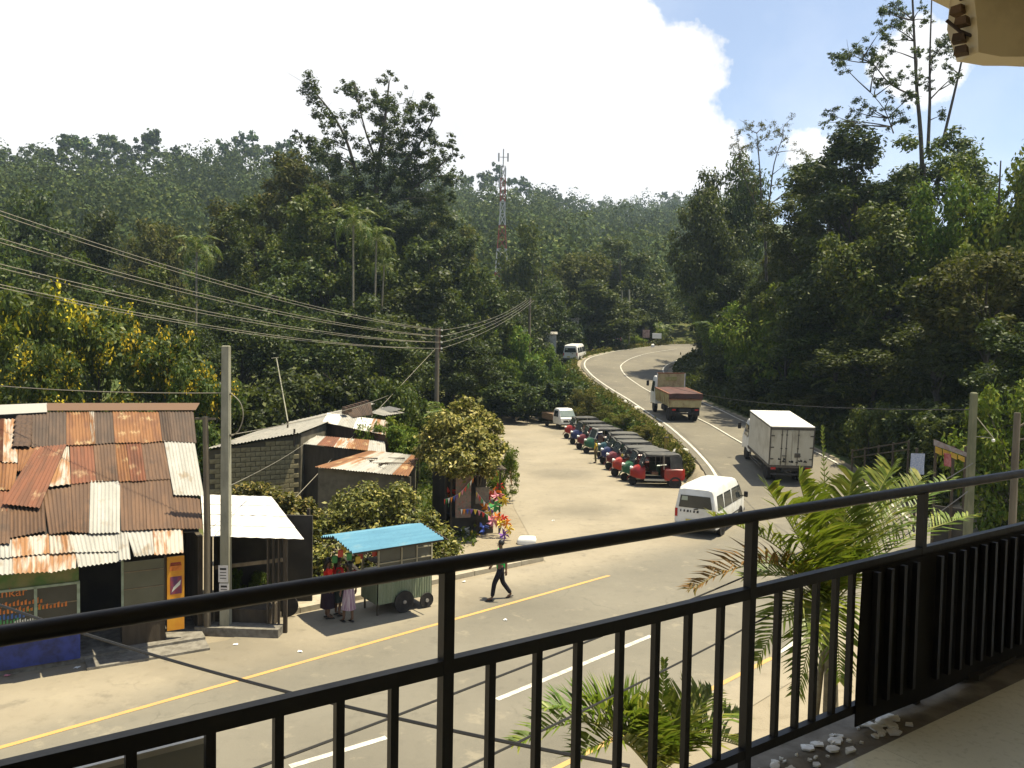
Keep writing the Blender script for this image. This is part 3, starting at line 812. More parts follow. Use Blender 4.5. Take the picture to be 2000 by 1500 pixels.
# roof deck battens below the sheets keep daylight out
deck = roofq([(-250, 60), (1030, 78), (1060, 690), (-280, 760)])
MB().slab([p - rfn * .06 for p in deck], -rfn * .03).build('roof_deck', m_dark, H, None, True)
def hw(u, v, back=0.0):
    return plane_hit(u, v, hp0 + hn * back, hn)
def wallbox(u0, v0, u1, v1, back, thick, mat, name, parent=None, z0=None, z1=None):
    a, b = hw(u0, v0, back), hw(u1, v1, back)
    zl, zh = (min(a.z, b.z) if z0 is None else z0), (max(a.z, b.z) if z1 is None else z1)
    a.z = b.z = zl
    MBx = MB().slab([a, b, b + hn * thick, a + hn * thick], (0, 0, zh - zl))
    return MBx.build(name, mat, parent or H, None, True)
def wall_run(sa, sb, back, thick, z0, z1, mat, name):
    a, b = hp0 + ht * sa + hn * back, hp0 + ht * sb + hn * back
    a.z = b.z = z0
    return MB().slab([a, b, b + hn * thick, a + hn * thick], (0, 0, z1 - z0)).build(name, mat, H, None, True)
def s_of(u, v, back=0.0): return (hw(u, v, back) - hp0).dot(ht)
sR = s_of(392, 1150); s155, s238, s322, s358 = s_of(155, 1200), s_of(238, 1180), s_of(322, 1170), s_of(358, 1160)
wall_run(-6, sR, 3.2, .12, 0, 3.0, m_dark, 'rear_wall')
wall_run(sR - .03, sR + .09, .25, 6.0, 0, 2.45, m_wood, 'side_wall')
wall_run(-6, sR + .05, -.35, 3.8, 0, .13, m_conc, 'plinth')
wall_run(s155 + .1, sR + .05, -.95, .6, 0, .07, m_conc, 'step')
# display counter: blue base, glazed case with hand-painted lettering, painted band above
wall_run(-6, s155, -.42, .9, .13, .72, m_blue, 'counter_base')
z_t = hw(77, 1146, -.42).z
wall_run(-6, s155 - .02, -.40, .05, z_t, z_t + .34, M('painted_band', (.16, .16, .06), (.06, .13, .03), 3, .7, dirt=(.14, .10, .05), dscale=4), 'painted_band')
for s in (s155 - .03, s_of(70, 1180), s155 - 3.6, s155 - 5.2):
    wall_run(s - .03, s + .03, -.44, .06, .72, z_t, m_frame, 'case_upright')
wall_run(-6, s155, -.44, .06, z_t - .03, z_t + .02, m_frame, 'case_rail')
wall_run(-6, s155 - .06, -.40, .012, .72, z_t - .03, m_glass_d, 'case_glass')
wall_run(s_of(72, 1180), s155 - .06, -.405, .02, lerp(.72, z_t, .62), lerp(.72, z_t, .62) + .025, m_woodl, 'case_shelf')
m_ink_o = M('orange_lettering', (.55, .17, .03), (.42, .12, .02), 8, .7)
m_ink_b = M('blue_lettering', (.04, .10, .28), None, 8, .7)
m_ink_g = M('green_lettering', (.05, .22, .07), None, 8, .7)
m_ink_w = M('white_lettering', (.55, .55, .48), None, 8, .7)
def text_on(txt, origin, right, size, mat, parent, name='lettering', up=Vector((0, 0, 1)), world=True):
    """flat painted letters on a vertical face"""
    cu = bpy.data.curves.new(name, 'FONT'); cu.body = txt; cu.size = size; cu.extrude = .001
    tmp = bpy.data.objects.new('tmp', cu); COL.objects.link(tmp)
    dg = bpy.context.evaluated_depsgraph_get()
    me = bpy.data.meshes.new_from_object(tmp.evaluated_get(dg))
    bpy.data.objects.remove(tmp)
    right = Vector(right).normalized(); nz = right.cross(up)
    m = Matrix((right, up, nz)).transposed().to_4x4(); m.translation = Vector(origin)
    if world: m = ROOT[parent.name].inverted() @ m
    me.transform(m); me.name = name
    me.materials.clear(); me.materials.append(mat)
    o = link(name, me, parent); KIDS.setdefault(parent.name, []).append(o)
    return o
hb = -hn * .412
def tpos(u, v): return hw(u, v, -.412)
for txt, u, v, sz, mt in (('Shankar', -40, 1173, .27, m_ink_o), ('tea hot', -22, 1190, .20, m_ink_o), ('short eats', -18, 1203, .20, m_ink_o), ('open', 40, 1196, .14, m_ink_g), ('roti', -10, 1213, .2, m_ink_b), ('rice', -14, 1222, .17, m_ink_g), ('24 hr', 28, 1217, .13, m_ink_w)):
    if txt in ('Shankar',):
        text_on(txt, tpos(u, v), ht, sz, mt, H)
    else:                                 # unreadable smaller lines: strokes only
        w = .075 * len(txt)
        for k in range(len(txt) * 2):
            p = tpos(u, v) + ht * (k * sz * .36); hgt = sz * (.35 + .3 * ((k * 7) % 5) / 4)
            MB().slab([p, p + ht * sz * .2, p + ht * sz * .2 + Vector((0, 0, hgt)), p + Vector((0, 0, hgt * .8))], -hn * .002).build('brush_stroke', mt, H, None, True)
# doorway, glazed cabinet, orange advertising board, dark end bay
wall_run(s238, s322, -.1, .7, .13, .62, m_wood, 'cabinet_base')
wall_run(s238 - .02, s238 + .03, -.12, .05, .62, 2.15, m_frame, 'cabinet_upright'); wall_run(s322 - .03, s322 + .02, -.12, .05, .62, 2.15, m_wood, 'cabinet_upright')
wall_run(s238 + .03, s322 - .03, -.11, .012, .62, 2.1, glass_mat('greenish_glass', (.05, .052, .034), .12), 'cabinet_glass')
for z in (1.05, 1.45, 1.85):
    wall_run(s238 + .04, s322 - .04, -.125, .012, z, z + .02, m_woodl, 'cabinet_shelf')
m_or = M('orange_poster', (.50, .20, .015), (.55, .26, .02), 4, .5)
wall_run(s322 + .03, s358, -.16, .05, .35, 2.12, m_or, 'advertising_board')
sa, wd = s322 + .03, s358 - s322 - .03
for z, h, w0, w1, mt in ((1.78, .16, .15, .85, m_ink_o), (1.9, .08, .2, .8, M('dark_red_ink', (.22, .03, .02), None, 5, .6)), (1.22, .42, .18, .85, M('purple_ink', (.10, .03, .09), (.24, .04, .05), 7, .6)), (.72, .26, .2, .8, bpy.data.materials['dark_red_ink'])):
    wall_run(sa + wd * w0, sa + wd * w1, -.164, .004, z, z + h, mt, 'poster_print')
a = hp0 + ht * (sa + wd * .25) - hn * .167; a.z = 1.27
MB().slab([a, a + ht * wd * .5 + Vector((0, 0, .16)), a + ht * wd * .55 + Vector((0, 0, .28)), a + ht * wd * .12 + Vector((0, 0, .12))], hn * .002).build('poster_print', m_ink_w, H, None, True)
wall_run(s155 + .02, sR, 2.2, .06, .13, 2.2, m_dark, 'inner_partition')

# ---- white-roofed stall next to the poles
K = thing('white_roofed_stall', 'small wooden stall under a bright white sheet roof beside the concrete pole', 'stall', gp(480, 1215))
kz = 2.42
kq = [gp(392, 968, 2.75), gp(530, 972, 2.72), gp(594, 1053, kz), gp(398, 1047, kz)]
kn = (kq[1] - kq[0]).cross(kq[2] - kq[0]).normalized(); kn = kn if kn.z > 0 else -kn
for i in range(4):
    a, b = i / 4, (i + 1) / 4 + .012
    sheet('roof_sheet', [lerp(kq[0], kq[3], a), lerp(kq[1], kq[2], a), lerp(kq[1], kq[2], min(b, 1)), lerp(kq[0], kq[3], min(b, 1))], kn, 'white', K, .012 * (3 - i), pitch=.3, amp=.006)
kt = (kq[2] - kq[3]).normalized()
kb = Vector((-kt.y, kt.x, 0)).normalized()
def kp(a, b, z): p = lerp(kq[3], kq[2], a) + kb * b; p.z = z; return p
for a, b in ((.04, .15), (.80, .15), (.04, 2.6), (.72, 2.6)):
    MB().bar(kp(a, b, 0), kp(a, b, kz - .02 + b * .09), .08).build('post', m_wood, K, None, True)
for k in range(4):                        # plank side wall
    MB().bar(kp(.62 + .055 * k, .16, .0), kp(.62 + .055 * k, .16, kz - .04), .12, .03).build('plank', m_wood, K, None, True)
MB().slab([kp(-.3, 2.3, .0), kp(.80, 2.3, .0), kp(.80, 2.36, .0), kp(-.3, 2.36, .0)], (0, 0, 2.5)).build('back_wall', m_dark, K, None, True)
MB().bar(kp(.06, .3, 1.55), kp(.72, .5, 1.75), .05, .09).build('rail', m_woodl, K, None, True)
MB().slab([kp(.08, .2, 0), kp(.62, .2, 0), kp(.62, .9, 0), kp(.08, .9, 0)], (0, 0, .55)).build('counter', m_wood, K, None, True)
MB().slab([kp(-.05, -.25, 0), kp(.78, -.25, 0), kp(.78, .18, 0), kp(-.05, .18, 0)], (0, 0, .22)).build('step', m_conc, K, None, True)

# ---- block-walled shed
m_block = M('cement_block', (.23, .20, .11), (.17, .145, .08), 5, .9, dirt=(.07, .062, .035), dscale=3, damt=.7, bump=.5)
m_mort = M('mortar', (.075, .068, .045), None, 6, .95)
SB = thing('block_walled_shed', 'shed with bare block gable wall and sloping grey roof', 'shed', (-10.6, 33, 0))
p1, p2, p3, p4 = dp(402, 880, 31), dp(586, 848, 33), dp(751, 783, 48), dp(535, 833, 46)
rn_ = (p2 - p1).cross(p4 - p1).normalized(); rn_ = rn_ if rn_.z > 0 else -rn_
for i in range(7):
    a, b = i / 7, (i + 1) / 7 + .006
    sheet('roof_sheet', [lerp(p4, p3, a), lerp(p4, p3, min(b, 1)), lerp(p1, p2, min(b, 1)), lerp(p1, p2, a)], rn_, 'grey', SB, .06 + .006 * (i % 2), pitch=.18, amp=.02)
wa, wb = Vector((p1.x, p1.y + .35, 0)), Vector((p2.x - .06, p2.y + .35, 0))
wt = (wb - wa).normalized(); wn = Vector((-wt.y, wt.x, 0)); wl_ = (wb - wa).length
def ztop(s): return lerp(p1.z, p2.z, s / wl_) - .05
MB().slab([wa, wb, wb + Vector((0, 0, ztop(wl_))), wa + Vector((0, 0, ztop(0)))], wn * .12).build('gable_wall', m_mort, SB, None, True)
bw, bh = .40, .20
bme = MB().bbox((0, 0, 0), (bw - .02, .06, bh - .02), .008).mesh('block', m_block)
row = 0; z = .1
wrot = atan2(wt.y, wt.x)
inv = ROOT[SB.name].inverted()
while z < 3.5:
    s = .2 + (bw / 2 if row % 2 else 0)
    while s < wl_ - .15:
        if z + bh / 2 < ztop(s - bw / 2):
            o = link('block', bme, SB); KIDS.setdefault(SB.name, []).append(o)
            p = wa + wt * s - wn * (.012 + .01 * rs.random()) + Vector((0, 0, z))
            o.matrix_local = inv @ (Matrix.Translation(p) @ Matrix.Rotation(wrot, 4, 'Z'))
        s += bw
    z += bh; row += 1
wc = Vector((p3.x - .3, p3.y, 0))
MB().slab([wb - wn * .0, wc, wc + Vector((0, 0, p3.z - .05)), wb + Vector((0, 0, p2.z - .05))], -wt * .12).build('side_wall', m_plaster, SB, None, True)
MB().bar(dp(575, 838, 33), dp(575, 872, 33), .07).build('vent_pipe', m_wood, SB, None, True)

# ---- tin lean-tos in front of it
LT = thing('tin_lean_to', 'low lean-to with patched white and rusty tin roofs', 'lean-to', gp(690, 1020))
def quadz(L): return [gp(u, v, z) for u, v, z in L]
def tinroof(L, keys, parent, n, pitch=.09, off=0.0, name='roof_sheet'):
    q = quadz(L); nn = (q[1] - q[0]).cross(q[2] - q[0]).normalized(); nn = nn if nn.z > 0 else -nn
    for i in range(n):
        a, b = i / n, (i + 1) / n + .01
        sheet(name, [lerp(q[0], q[1], a), lerp(q[0], q[1], b), lerp(q[3], q[2], b), lerp(q[3], q[2], a)], nn, keys[i % len(keys)], parent, off + .01 * (i % 2), pitch=pitch)
    return q
qa = tinroof([(640, 806, 3.95), (760, 822, 3.7), (752, 850, 3.3), (630, 824, 3.6)], ['white', 'galv', 'white', 'mixed'], LT, 4)
qb = tinroof([(608, 850, 3.15), (750, 862, 3.0), (752, 884, 2.8), (586, 866, 3.0)], ['galv', 'red', 'mixed', 'orange', 'galv'], LT, 5)
qc = tinroof([(722, 880, 2.95), (820, 890, 2.8), (796, 930, 2.45), (614, 912, 2.6)], ['orange', 'mixed', 'galv', 'galv', 'grey', 'orange'], LT, 6)
def drop_wall(a, b, za, zb, mat, name, parent, back=.12, thick=.08):
    d = (b - a); d.z = 0; d.normalize(); n = Vector((-d.y, d.x, 0))
    a2, b2 = Vector((a.x, a.y, 0)) + n * back, Vector((b.x, b.y, 0)) + n * back
    MB().slab([a2, b2, b2 + Vector((0, 0, zb)), a2 + Vector((0, 0, za))], n * thick).build(name, mat, parent, None, True)
drop_wall(qa[3], qa[2], qa[3].z - .06, qa[2].z - .06, M('brown_boards', (.075, .042, .025), (.05, .03, .02), 5, .85, stretch=(1, 1, .2)), 'upper_wall', LT)
drop_wall(qb[3], qb[2], qb[3].z - .06, qb[2].z - .06, m_wood, 'middle_wall', LT)
drop_wall(qc[3], qc[2], qc[3].z - .08, qc[2].z - .08, m_plaster, 'front_wall', LT, .3)
drop_wall(qc[2], qc[1], qc[2].z - .08, qc[1].z - .08, m_plaster, 'side_wall', LT, .15)
m_stick = M('dry_branch', (.05, .038, .025), (.08, .06, .04), 6, .9)
for k in range(7):                        # branches and rubbish left lying on the lowest roof
    s, r_ = .1 + .8 * rs.random(), .15 + .6 * rs.random()
    p = lerp(lerp(qc[0], qc[1], s), lerp(qc[3], qc[2], s), r_) + Vector((0, 0, .06))
    a = rs.random() * 6
    L_ = .5 + rs.random() * .9
    pts = [p + Vector((cos(a + .3 * sin(k + 3 * q)) * L_ * q, .7 * sin(a) * L_ * q, .04 * sin(q * 9) - .10 * q * sin(a))) for q in (0, .35, .7, 1)]
    MB().tube(pts, [.03, .024, .016, .008], 5).build('fallen_branch', m_stick, LT, 50, True)
TS = thing('tile_stack_roof', 'grey loose sheets and stacked tiles on the far end of the shed roof', 'roof sheets', dp(720, 800, 41))
for k, (L, key) in enumerate(((((722, 806, 3.95), (748, 795, 4.15), (790, 806, 3.95), (750, 812, 3.85)), 'grey'), (((740, 800, 4.05), (760, 794, 4.2), (786, 800, 4.1), (764, 806, 3.95)), 'galv'), (((672, 806, 3.95), (724, 788, 4.25), (728, 812, 3.85), (690, 818, 3.75)), 'dark'))):
    q = quadz(L); nn = (q[1] - q[0]).cross(q[2] - q[0]).normalized(); nn = nn if nn.z > 0 else -nn
    sheet('loose_sheet', q, nn, key, TS, .03 * k, pitch=.12, amp=.02)
for k in range(7):
    p = gp(674 + k * 7, 806 - k * 2.4, 4.0)
    MB().box(p + Vector((0, 0, .1)), (.16, .5, .34), rz=.5 + .1 * rs.random(), taper=.9).build('stacked_tile', m_clay, TS, None, True)

# ---- corner kiosk hung with bunting and toys
CK = thing('corner_kiosk', 'dark open kiosk on the corner hung with colourful goods', 'kiosk', gp(930, 1062))
ck0, ck1 = gp(884, 1052), gp(985, 1046)
ct = (ck1 - ck0).normalized(); cn = Vector((-ct.y, ct.x, 0)); cw = (ck1 - ck0).length
def cp(s, b, z): return ck0 + ct * s + cn * b + Vector((0, 0, z))
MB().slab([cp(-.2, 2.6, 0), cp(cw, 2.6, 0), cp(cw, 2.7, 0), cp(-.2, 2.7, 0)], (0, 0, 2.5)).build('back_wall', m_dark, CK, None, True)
MB().slab([cp(-.2, .5, 0), cp(-.12, .5, 0), cp(-.12, 2.6, 0), cp(-.2, 2.6, 0)], (0, 0, 2.5)).build('side_wall', m_dark, CK, None, True)
for s, b in ((0, .3), (cw * .5, .25), (cw - .1, .35), (cw - .1, 2.4)):
    MB().bar(cp(s, b, 0), cp(s, b, 2.55), .07).build('post', m_wood, CK, None, True)
MB().slab([cp(-.3, .1, 2.5), cp(cw + .1, .15, 2.5), cp(cw + .1, 2.8, 2.75), cp(-.3, 2.8, 2.75)], (0, 0, .05)).build('roof', m_wood, CK, None, True)
MB().slab([cp(.05, .5, 0), cp(cw - .3, .5, 0), cp(cw - .3, 1.3, 0), cp(.05, 1.3, 0)], (0, 0, .7)).build('counter', m_dark, CK, None, True)
m_post = M('printed_poster', (.20, .13, .10), (.10, .11, .07), 14, .6, dirt=(.30, .06, .04), dscale=9, damt=.8)
MB().slab([cp(.12, .10, .75), cp(.72, .10, .75), cp(.72, .14, .75), cp(.12, .14, .75)], (0, 0, 1.6)).build('poster_panel', m_post, CK, None, True)
MB().slab([cp(.92, .16, 1.25), cp(1.45, .16, 1.25), cp(1.45, .19, 1.25), cp(.92, .19, 1.25)], (0, 0, .62)).build('notice_panel', M('faded_notice', (.17, .14, .10), (.11, .10, .075), 12, .7, dirt=(.2, .06, .05), dscale=10), CK, None, True)
BR = {k: M(k + '_cloth', c, None, 6, .6) for k, c in dict(red=(.60, .045, .02), orange=(.70, .22, .02), yellow=(.68, .48, .05), green=(.06, .30, .08), blue=(.05, .09, .36), pink=(.62, .22, .26), white=(.72, .72, .68), violet=(.16, .06, .26)).items()}
# bunting strings, each pennant a part
for name, pts, lab in (('bunting', [cp(.3, .02, 1.1), cp(1.1, -.05, 1.0), cp(2.0, -.15, .25)], 'string of coloured pennants sagging low from the kiosk'), ('bunting', [cp(.9, 0, 1.75), cp(1.35, -.05, 1.2), cp(2.05, -.1, .55)], 'string of coloured pennants slanting down the kiosk corner'), ('bunting', [cp(-.35, 0, 1.5), cp(.2, -.02, 1.7), cp(.8, 0, 2.3)], 'string of coloured pennants under the kiosk eave')):
    B = thing(name, lab, 'bunting', pts[0], group='bunting on the kiosk')
    P = dense([Vector(p) for p in pts], 6)
    MB().tube(P, .006, 4).build('string', m_white, B, None, True)
    for i, p in enumerate(P[:-1]):
        d = (P[i + 1] - p); nx = Vector((-d.y, d.x, 0)).normalized() * .04
        q = [p, p + d * .9, p + d * .45 + Vector((0, 0, -.22)) + nx]
        MB().slab(q, nx.normalized() * .004).build('pennant', list(BR.values())[(i * 3 + len(lab)) % 8], B, None, True)
# inflatable and plastic toys in net bags, each one a thing
toys = [(958, 968, 30.5, 1.55, 'red'), (966, 962, 30.6, 1.62, 'orange'), (972, 968, 30.4, 1.45, 'pink'), (957, 1000, 30.2, 1.0, 'yellow'), (972, 1008, 30.0, .8, 'orange'), (984, 1012, 30.0, .7, 'red'), (978, 1020, 29.9, .6, 'yellow'), (990, 1022, 29.9, .55, 'orange'), (928, 916, 31.6, 2.5, 'pink'), (936, 914, 31.6, 2.55, 'white'), (962, 920, 31.4, 2.4, 'orange'), (880, 962, 31.2, 1.6, 'red'), (876, 974, 31.2, 1.4, 'green'), (985, 1044, 29.2, .3, 'violet'), (966, 988, 30.2, 1.1, 'green')]
place = ['hanging at the kiosk corner', 'beside the red one at the kiosk corner', 'outermost at the kiosk corner', 'low under the kiosk corner', 'in the heap right of the kiosk', 'rightmost in the upper heap', 'in the middle of the heap', 'at the outer edge of the heap', 'under the kiosk eave', 'at the top of the kiosk eave', 'at the right end of the eave', 'at the kiosk left post', 'below the red one at the left post', 'on the ground by the kiosk', 'in the shade of the kiosk corner']
toys += [(950, 985, 30.4, 1.3, 'orange'), (962, 1016, 29.9, .7, 'pink'), (994, 1034, 29.6, .4, 'yellow'), (944, 1030, 30.0, .5, 'blue'), (925, 1046, 30.2, .3, 'yellow'), (908, 1040, 30.4, .4, 'white'), (976, 950, 30.7, 1.8, 'red'), (982, 978, 30.4, 1.3, 'yellow')]
place += ['under the poster edge of the kiosk', 'low in the middle of the kiosk heap', 'lowest at the right of the heap', 'in the dark mouth of the kiosk', 'on the ground before the kiosk', 'at the foot of the poster panel', 'highest at the right kiosk post', 'halfway up the right kiosk post']
for (u, v, d, z, key), pl in zip(toys, place):
    p = dp(u, v, d)
    mb = MB(); r_ = .20 + .10 * rs.random()
    n = 5 + int(rs.integers(0, 3))
    for k in range(n):                   # petals of a windmill toy
        a = 2 * pi * k / n + rs.random()
        e = p + Vector((cos(a) * r_, -.05 - .06 * rs.random(), sin(a) * r_))
        s_ = p + Vector((cos(a + .7) * r_ * .6, -.12, sin(a + .7) * r_ * .6))
        mb.slab([p, s_, e], (0, .02, .004))
    mb.ball(p, .06, 8)
    mb.tube([p, Vector((p.x, p.y + .1, max(p.z - .35, .02)))], .008, 4)
    mb.build_at('toy_windmill', BR[key], p, f'{key} plastic windmill toy {pl}', 'toy', 'toys at the corner kiosk')
# white sack and pavement
MB().loft([[gp(1027, 1062) + Vector((.36 * w * (abs(cos(a)) ** .5 * (1 if cos(a) > 0 else -1)) + .25 * z, .22 * w * (abs(sin(a)) ** .5 * (1 if sin(a) > 0 else -1)), z)) for a in np.linspace(0, 2 * pi, 17)[:-1]] for w, z in ((.9, 0), (1, .08), (.95, .18), (.8, .26), (.3, .28))]).build_at('white_sack', BR['white'], gp(1027, 1062), 'slumped white sack lying at the road corner', 'sack', smooth=60)
pk = thing('kerb', 'low concrete pavement edge between the cart and the road corner', 'kerb', gp(950, 1120))
ka, kb2 = gp(842, 1143), gp(1062, 1096)
kd = (kb2 - ka); kl = kd.length; kd.normalize(); kn2 = Vector((-kd.y, kd.x, 0))
ka -= kd * 5.2; kl += 5.2
m_kerb = M('kerb_concrete', (.33, .295, .22), (.26, .225, .16), 4, .9, dirt=(.16, .13, .09), dscale=3, bump=.3)
nk = int(kl / .9)
for i in range(nk):
    a = ka + kd * (i * kl / nk + .01); b = ka + kd * ((i + 1) * kl / nk - .012)
    MB().slab([a, b, b + kn2 * .16, a + kn2 * .16], (0, 0, .14 + .012 * rs.random())).build('kerb_stone', m_kerb, pk, None, True)
MB().slab([ka + kn2 * .165, ka + kd * kl + kn2 * .165, ka + kd * kl + kn2 * 1.2, ka + kn2 * 1.6], (0, 0, .12)).build('pavement', m_kerb, pk, None, True)
# ------------------------------------------------------------------ vehicles (local axes: +x forward, +y left, z up)
m_tyre = M('tyre_rubber', (.018, .017, .016), (.035, .032, .028), 6, .85, 0, .25)
m_rim = M('steel_rim', (.28, .27, .25), (.16, .15, .13), 8, .5, .4)
m_rimd = M('dark_rim', (.10, .095, .085), (.05, .048, .042), 8, .6, .2)
m_under = M('underbody', (.020, .019, .018), (.035, .030, .025), 5, .85)
m_glass = glass_mat('vehicle_glass', (.012, .015, .016))
m_vwhite = M('white_car_paint', (.66, .66, .63), (.60, .60, .56), 2, .3, 0, .5, dirt=(.38, .34, .27), dscale=2, damt=.35)
m_red_lamp = M('red_lamp', (.35, .015, .012), None, 9, .25)
m_clear = M('clear_lamp', (.6, .6, .56), None, 9, .2)
m_chrome = M('dull_chrome', (.45, .45, .43), None, 9, .3, .8)
def wheel(parent, x, y, r, w, rim=None, name='wheel'):
    s = 1 if y > 0 else -1
    mb = MB(); mb.lathe([(r * .62, -w / 2), (r * .9, -w / 2), (r * .985, -w * .36), (r, -w * .15), (r, w * .15), (r * .985, w * .36), (r * .9, w / 2), (r * .62, w / 2)], (x, y, r), 'Y', 20)
    o = mb.build(name, m_tyre, parent, 40)
    mb = MB(); mb.lathe([(.02, -w * .34), (r * .30, -w * .34), (r * .34, -w * .22), (r * .60, -w * .26), (r * .63, -w * .44)] if s < 0 else [(r * .63, w * .44), (r * .60, w * .26), (r * .34, w * .22), (r * .30, w * .34), (.02, w * .34)], (x, y, r), 'Y', 16)
    mb.build('rim', rim or m_rim, o, 40)
    return o
def section(x, zb, zm, zt, wb, wm, wt, rt_=.10):
    """one cross-section of a body shell: sill, waist, roof with rounded corners"""
    P = [(x, -wb, zb), (x, -wm, lerp(zb, zm, .35)), (x, -wm, zm), (x, -wt, zt - rt_), (x, -wt + rt_ * .35, zt - rt_ * .28), (x, -wt + rt_ * 1.3, zt)]
    return P + [(x, -y, z) for _, y, z in P[::-1]]
def patch(f, u0, u1, v0, v1, nu=2, nv=2):
    return [[f(lerp(u0, u1, i / nu), lerp(v0, v1, j / nv)) for j in range(nv + 1)] for i in range(nu + 1)]
def panel(parent, pts, nrm, mat, name, t=.012):
    """thin panel (glass, lamp, plate) standing proud of the body along nrm"""
    nrm = Vector(nrm).normalized()
    return MB().slab([Vector(p) - nrm * t * .5 for p in pts], nrm * t).build(name, mat, parent)

def make_van(name, label, loc, fwd, group=None, scale=1.0, letters=True):
    T = thing(name, label, 'van', loc, fwd=fwd, group=group, scale=scale)
    L, W, Ht = 4.45, .845, 1.96
    xs = [(-2.22, .42, .95, 1.62, .74, .80, .66), (-2.18, .36, .98, 1.84, .80, .83, .68), (-2.08, .34, 1.0, 1.93, .82, .845, .70), (-1.2, .33, 1.0, 1.96, .83, .845, .71), (.6, .33, 1.0, 1.96, .83, .845, .71), (1.15, .33, 1.0, 1.93, .83, .845, .70), (1.45, .33, 1.0, 1.80, .83, .84, .69), (1.95, .33, .98, 1.16, .82, .83, .78), (2.14, .36, .80, .98, .78, .80, .74), (2.22, .42, .62, .74, .70, .74, .70)]
    mb = MB(); mb.loft([section(*s, .16 if i not in (7, 8, 9) else .04) for i, s in enumerate(xs)])
    body = mb.build('body', m_vwhite, T, 35)
    def side(sg):
        return lambda x, z: Vector((x, sg * (lerp(.845, .71, (z - 1.0) / .80) + .006), z))
    for sg in (1, -1):
        f = side(sg)
        for k, (a, b) in enumerate(((-2.0, -1.12), (-1.04, .02), (.1, .98))):
            c = .0
            q = [f(a, 1.06), f(b, 1.06), f(b - .02, 1.62), f(a + .08, 1.62)]
            panel(T, q if sg > 0 else q[::-1], (0, sg, .18), m_glass, 'side_window')
        q = [f(1.04, 1.06), f(1.78, 1.06), f(1.42, 1.62), f(1.04, 1.62)]
        panel(T, q if sg > 0 else q[::-1], (0, sg, .18), m_glass, 'front_door_window')
        MB().bbox((0, sg * .852, .62), (3.0, .012, .05), .004).build('rub_strip', m_under, T)
        for x in (-1.32, 1.36):
            MB().lathe([(.40, -.02), (.40, .02), (.30, .02), (.30, -.02)], (x, sg * .838, .34), 'Y', 20).build('wheel_arch', m_under, T, 40)
            wheel(T, x, sg * .74, .32, .19)
        m_ = MB(); m_.bbox((1.62, sg * 1.0, 1.2), (.07, .16, .24), .02); m_.bar((1.62, sg * .84, 1.12), (1.62, sg * .96, 1.16), .03)
        m_.build('wing_mirror', m_under, T)
        panel(T, [(-2.235, sg * .70, .74), (-2.235, sg * .80, .74), (-2.215, sg * .80, 1.06), (-2.215, sg * .70, 1.06)], (-1, 0, 0), m_red_lamp, 'tail_lamp', .03)
        panel(T, [(2.225, sg * .45, .66), (2.225, sg * .68, .66), (2.19, sg * .70, .82), (2.19, sg * .45, .82)], (1, 0, .1), m_clear, 'headlamp', .03)
    def rear(y, z): return Vector((-2.228, y, z))
    q = [rear(-.66, 1.12), rear(.66, 1.12), rear(.58, 1.60), rear(-.58, 1.60)]
    rw = panel(T, q, (-1, 0, .06), m_glass, 'rear_window', .016)
    panel(T, [rear(.30, 1.40) - Vector((.014, 0, 0)), rear(.55, 1.40) - Vector((.014, 0, 0)), rear(.52, 1.56) - Vector((.014, 0, 0)), rear(.30, 1.56) - Vector((.014, 0, 0))], (-1, 0, .06), M('pale_sticker', (.32, .36, .28), None, 5, .6), 'window_sticker', .004)
    panel(T, [(1.52, -.64, 1.74), (1.52, .64, 1.74), (1.92, .74, 1.14), (1.92, -.74, 1.14)], (1, 0, .7), m_glass, 'windscreen', .03)
    MB().bbox((-2.27, 0, .42), (.14, 1.62, .16), .04).build('rear_bumper', M('grey_bumper', (.10, .10, .095), None, 5, .6), T)
    MB().bbox((2.24, 0, .45), (.14, 1.62, .20), .04).build('front_bumper', bpy.data.materials['grey_bumper'], T)
    MB().bbox((0, 0, .30), (4.0, 1.5, .18), .03).build('underbody', m_under, T)
    panel(T, [(-2.262, .02, .56), (-2.262, .36, .56), (-2.255, .36, .68), (-2.255, .02, .68)], (-1, 0, 0), M('number_plate_yellow', (.50, .42, .10), None, 5, .6), 'number_plate', .01)
    if letters:
        for k in range(6):
            w = .05 + .02 * (k % 3)
            y = .60 - k * .13
            panel(T, [(-2.232, y, .94), (-2.232, y - w, .94), (-2.230, y - w, 1.03), (-2.230, y - w * .3, 1.03)], (-1, 0, 0), m_under, 'faded_letter', .004)
    MB().bar((-2.25, .05, 1.07), (-2.24, -.12, 1.10), .03).build('rear_wiper', m_under, T)
    return T
vf = Vector((sin(radians(30)), cos(radians(30)), 0))
vleft = Vector((-vf.y, vf.x, 0))
v0 = dp(1317, 1030, 31.0); v0.z = .016
make_van('white_van', 'white passenger van seen from behind, entering the bend behind the railing', v0 + vf * 2.2 - vleft * .82, vf)
vp = dp(1123, 697, 97.0)
vp.z = float(terr(vp.x, vp.y)) + .02
make_van('white_van', 'small white van parked on the verge at the far bend', vp, Vector((.30, .95, .06)), scale=1.08, letters=False)

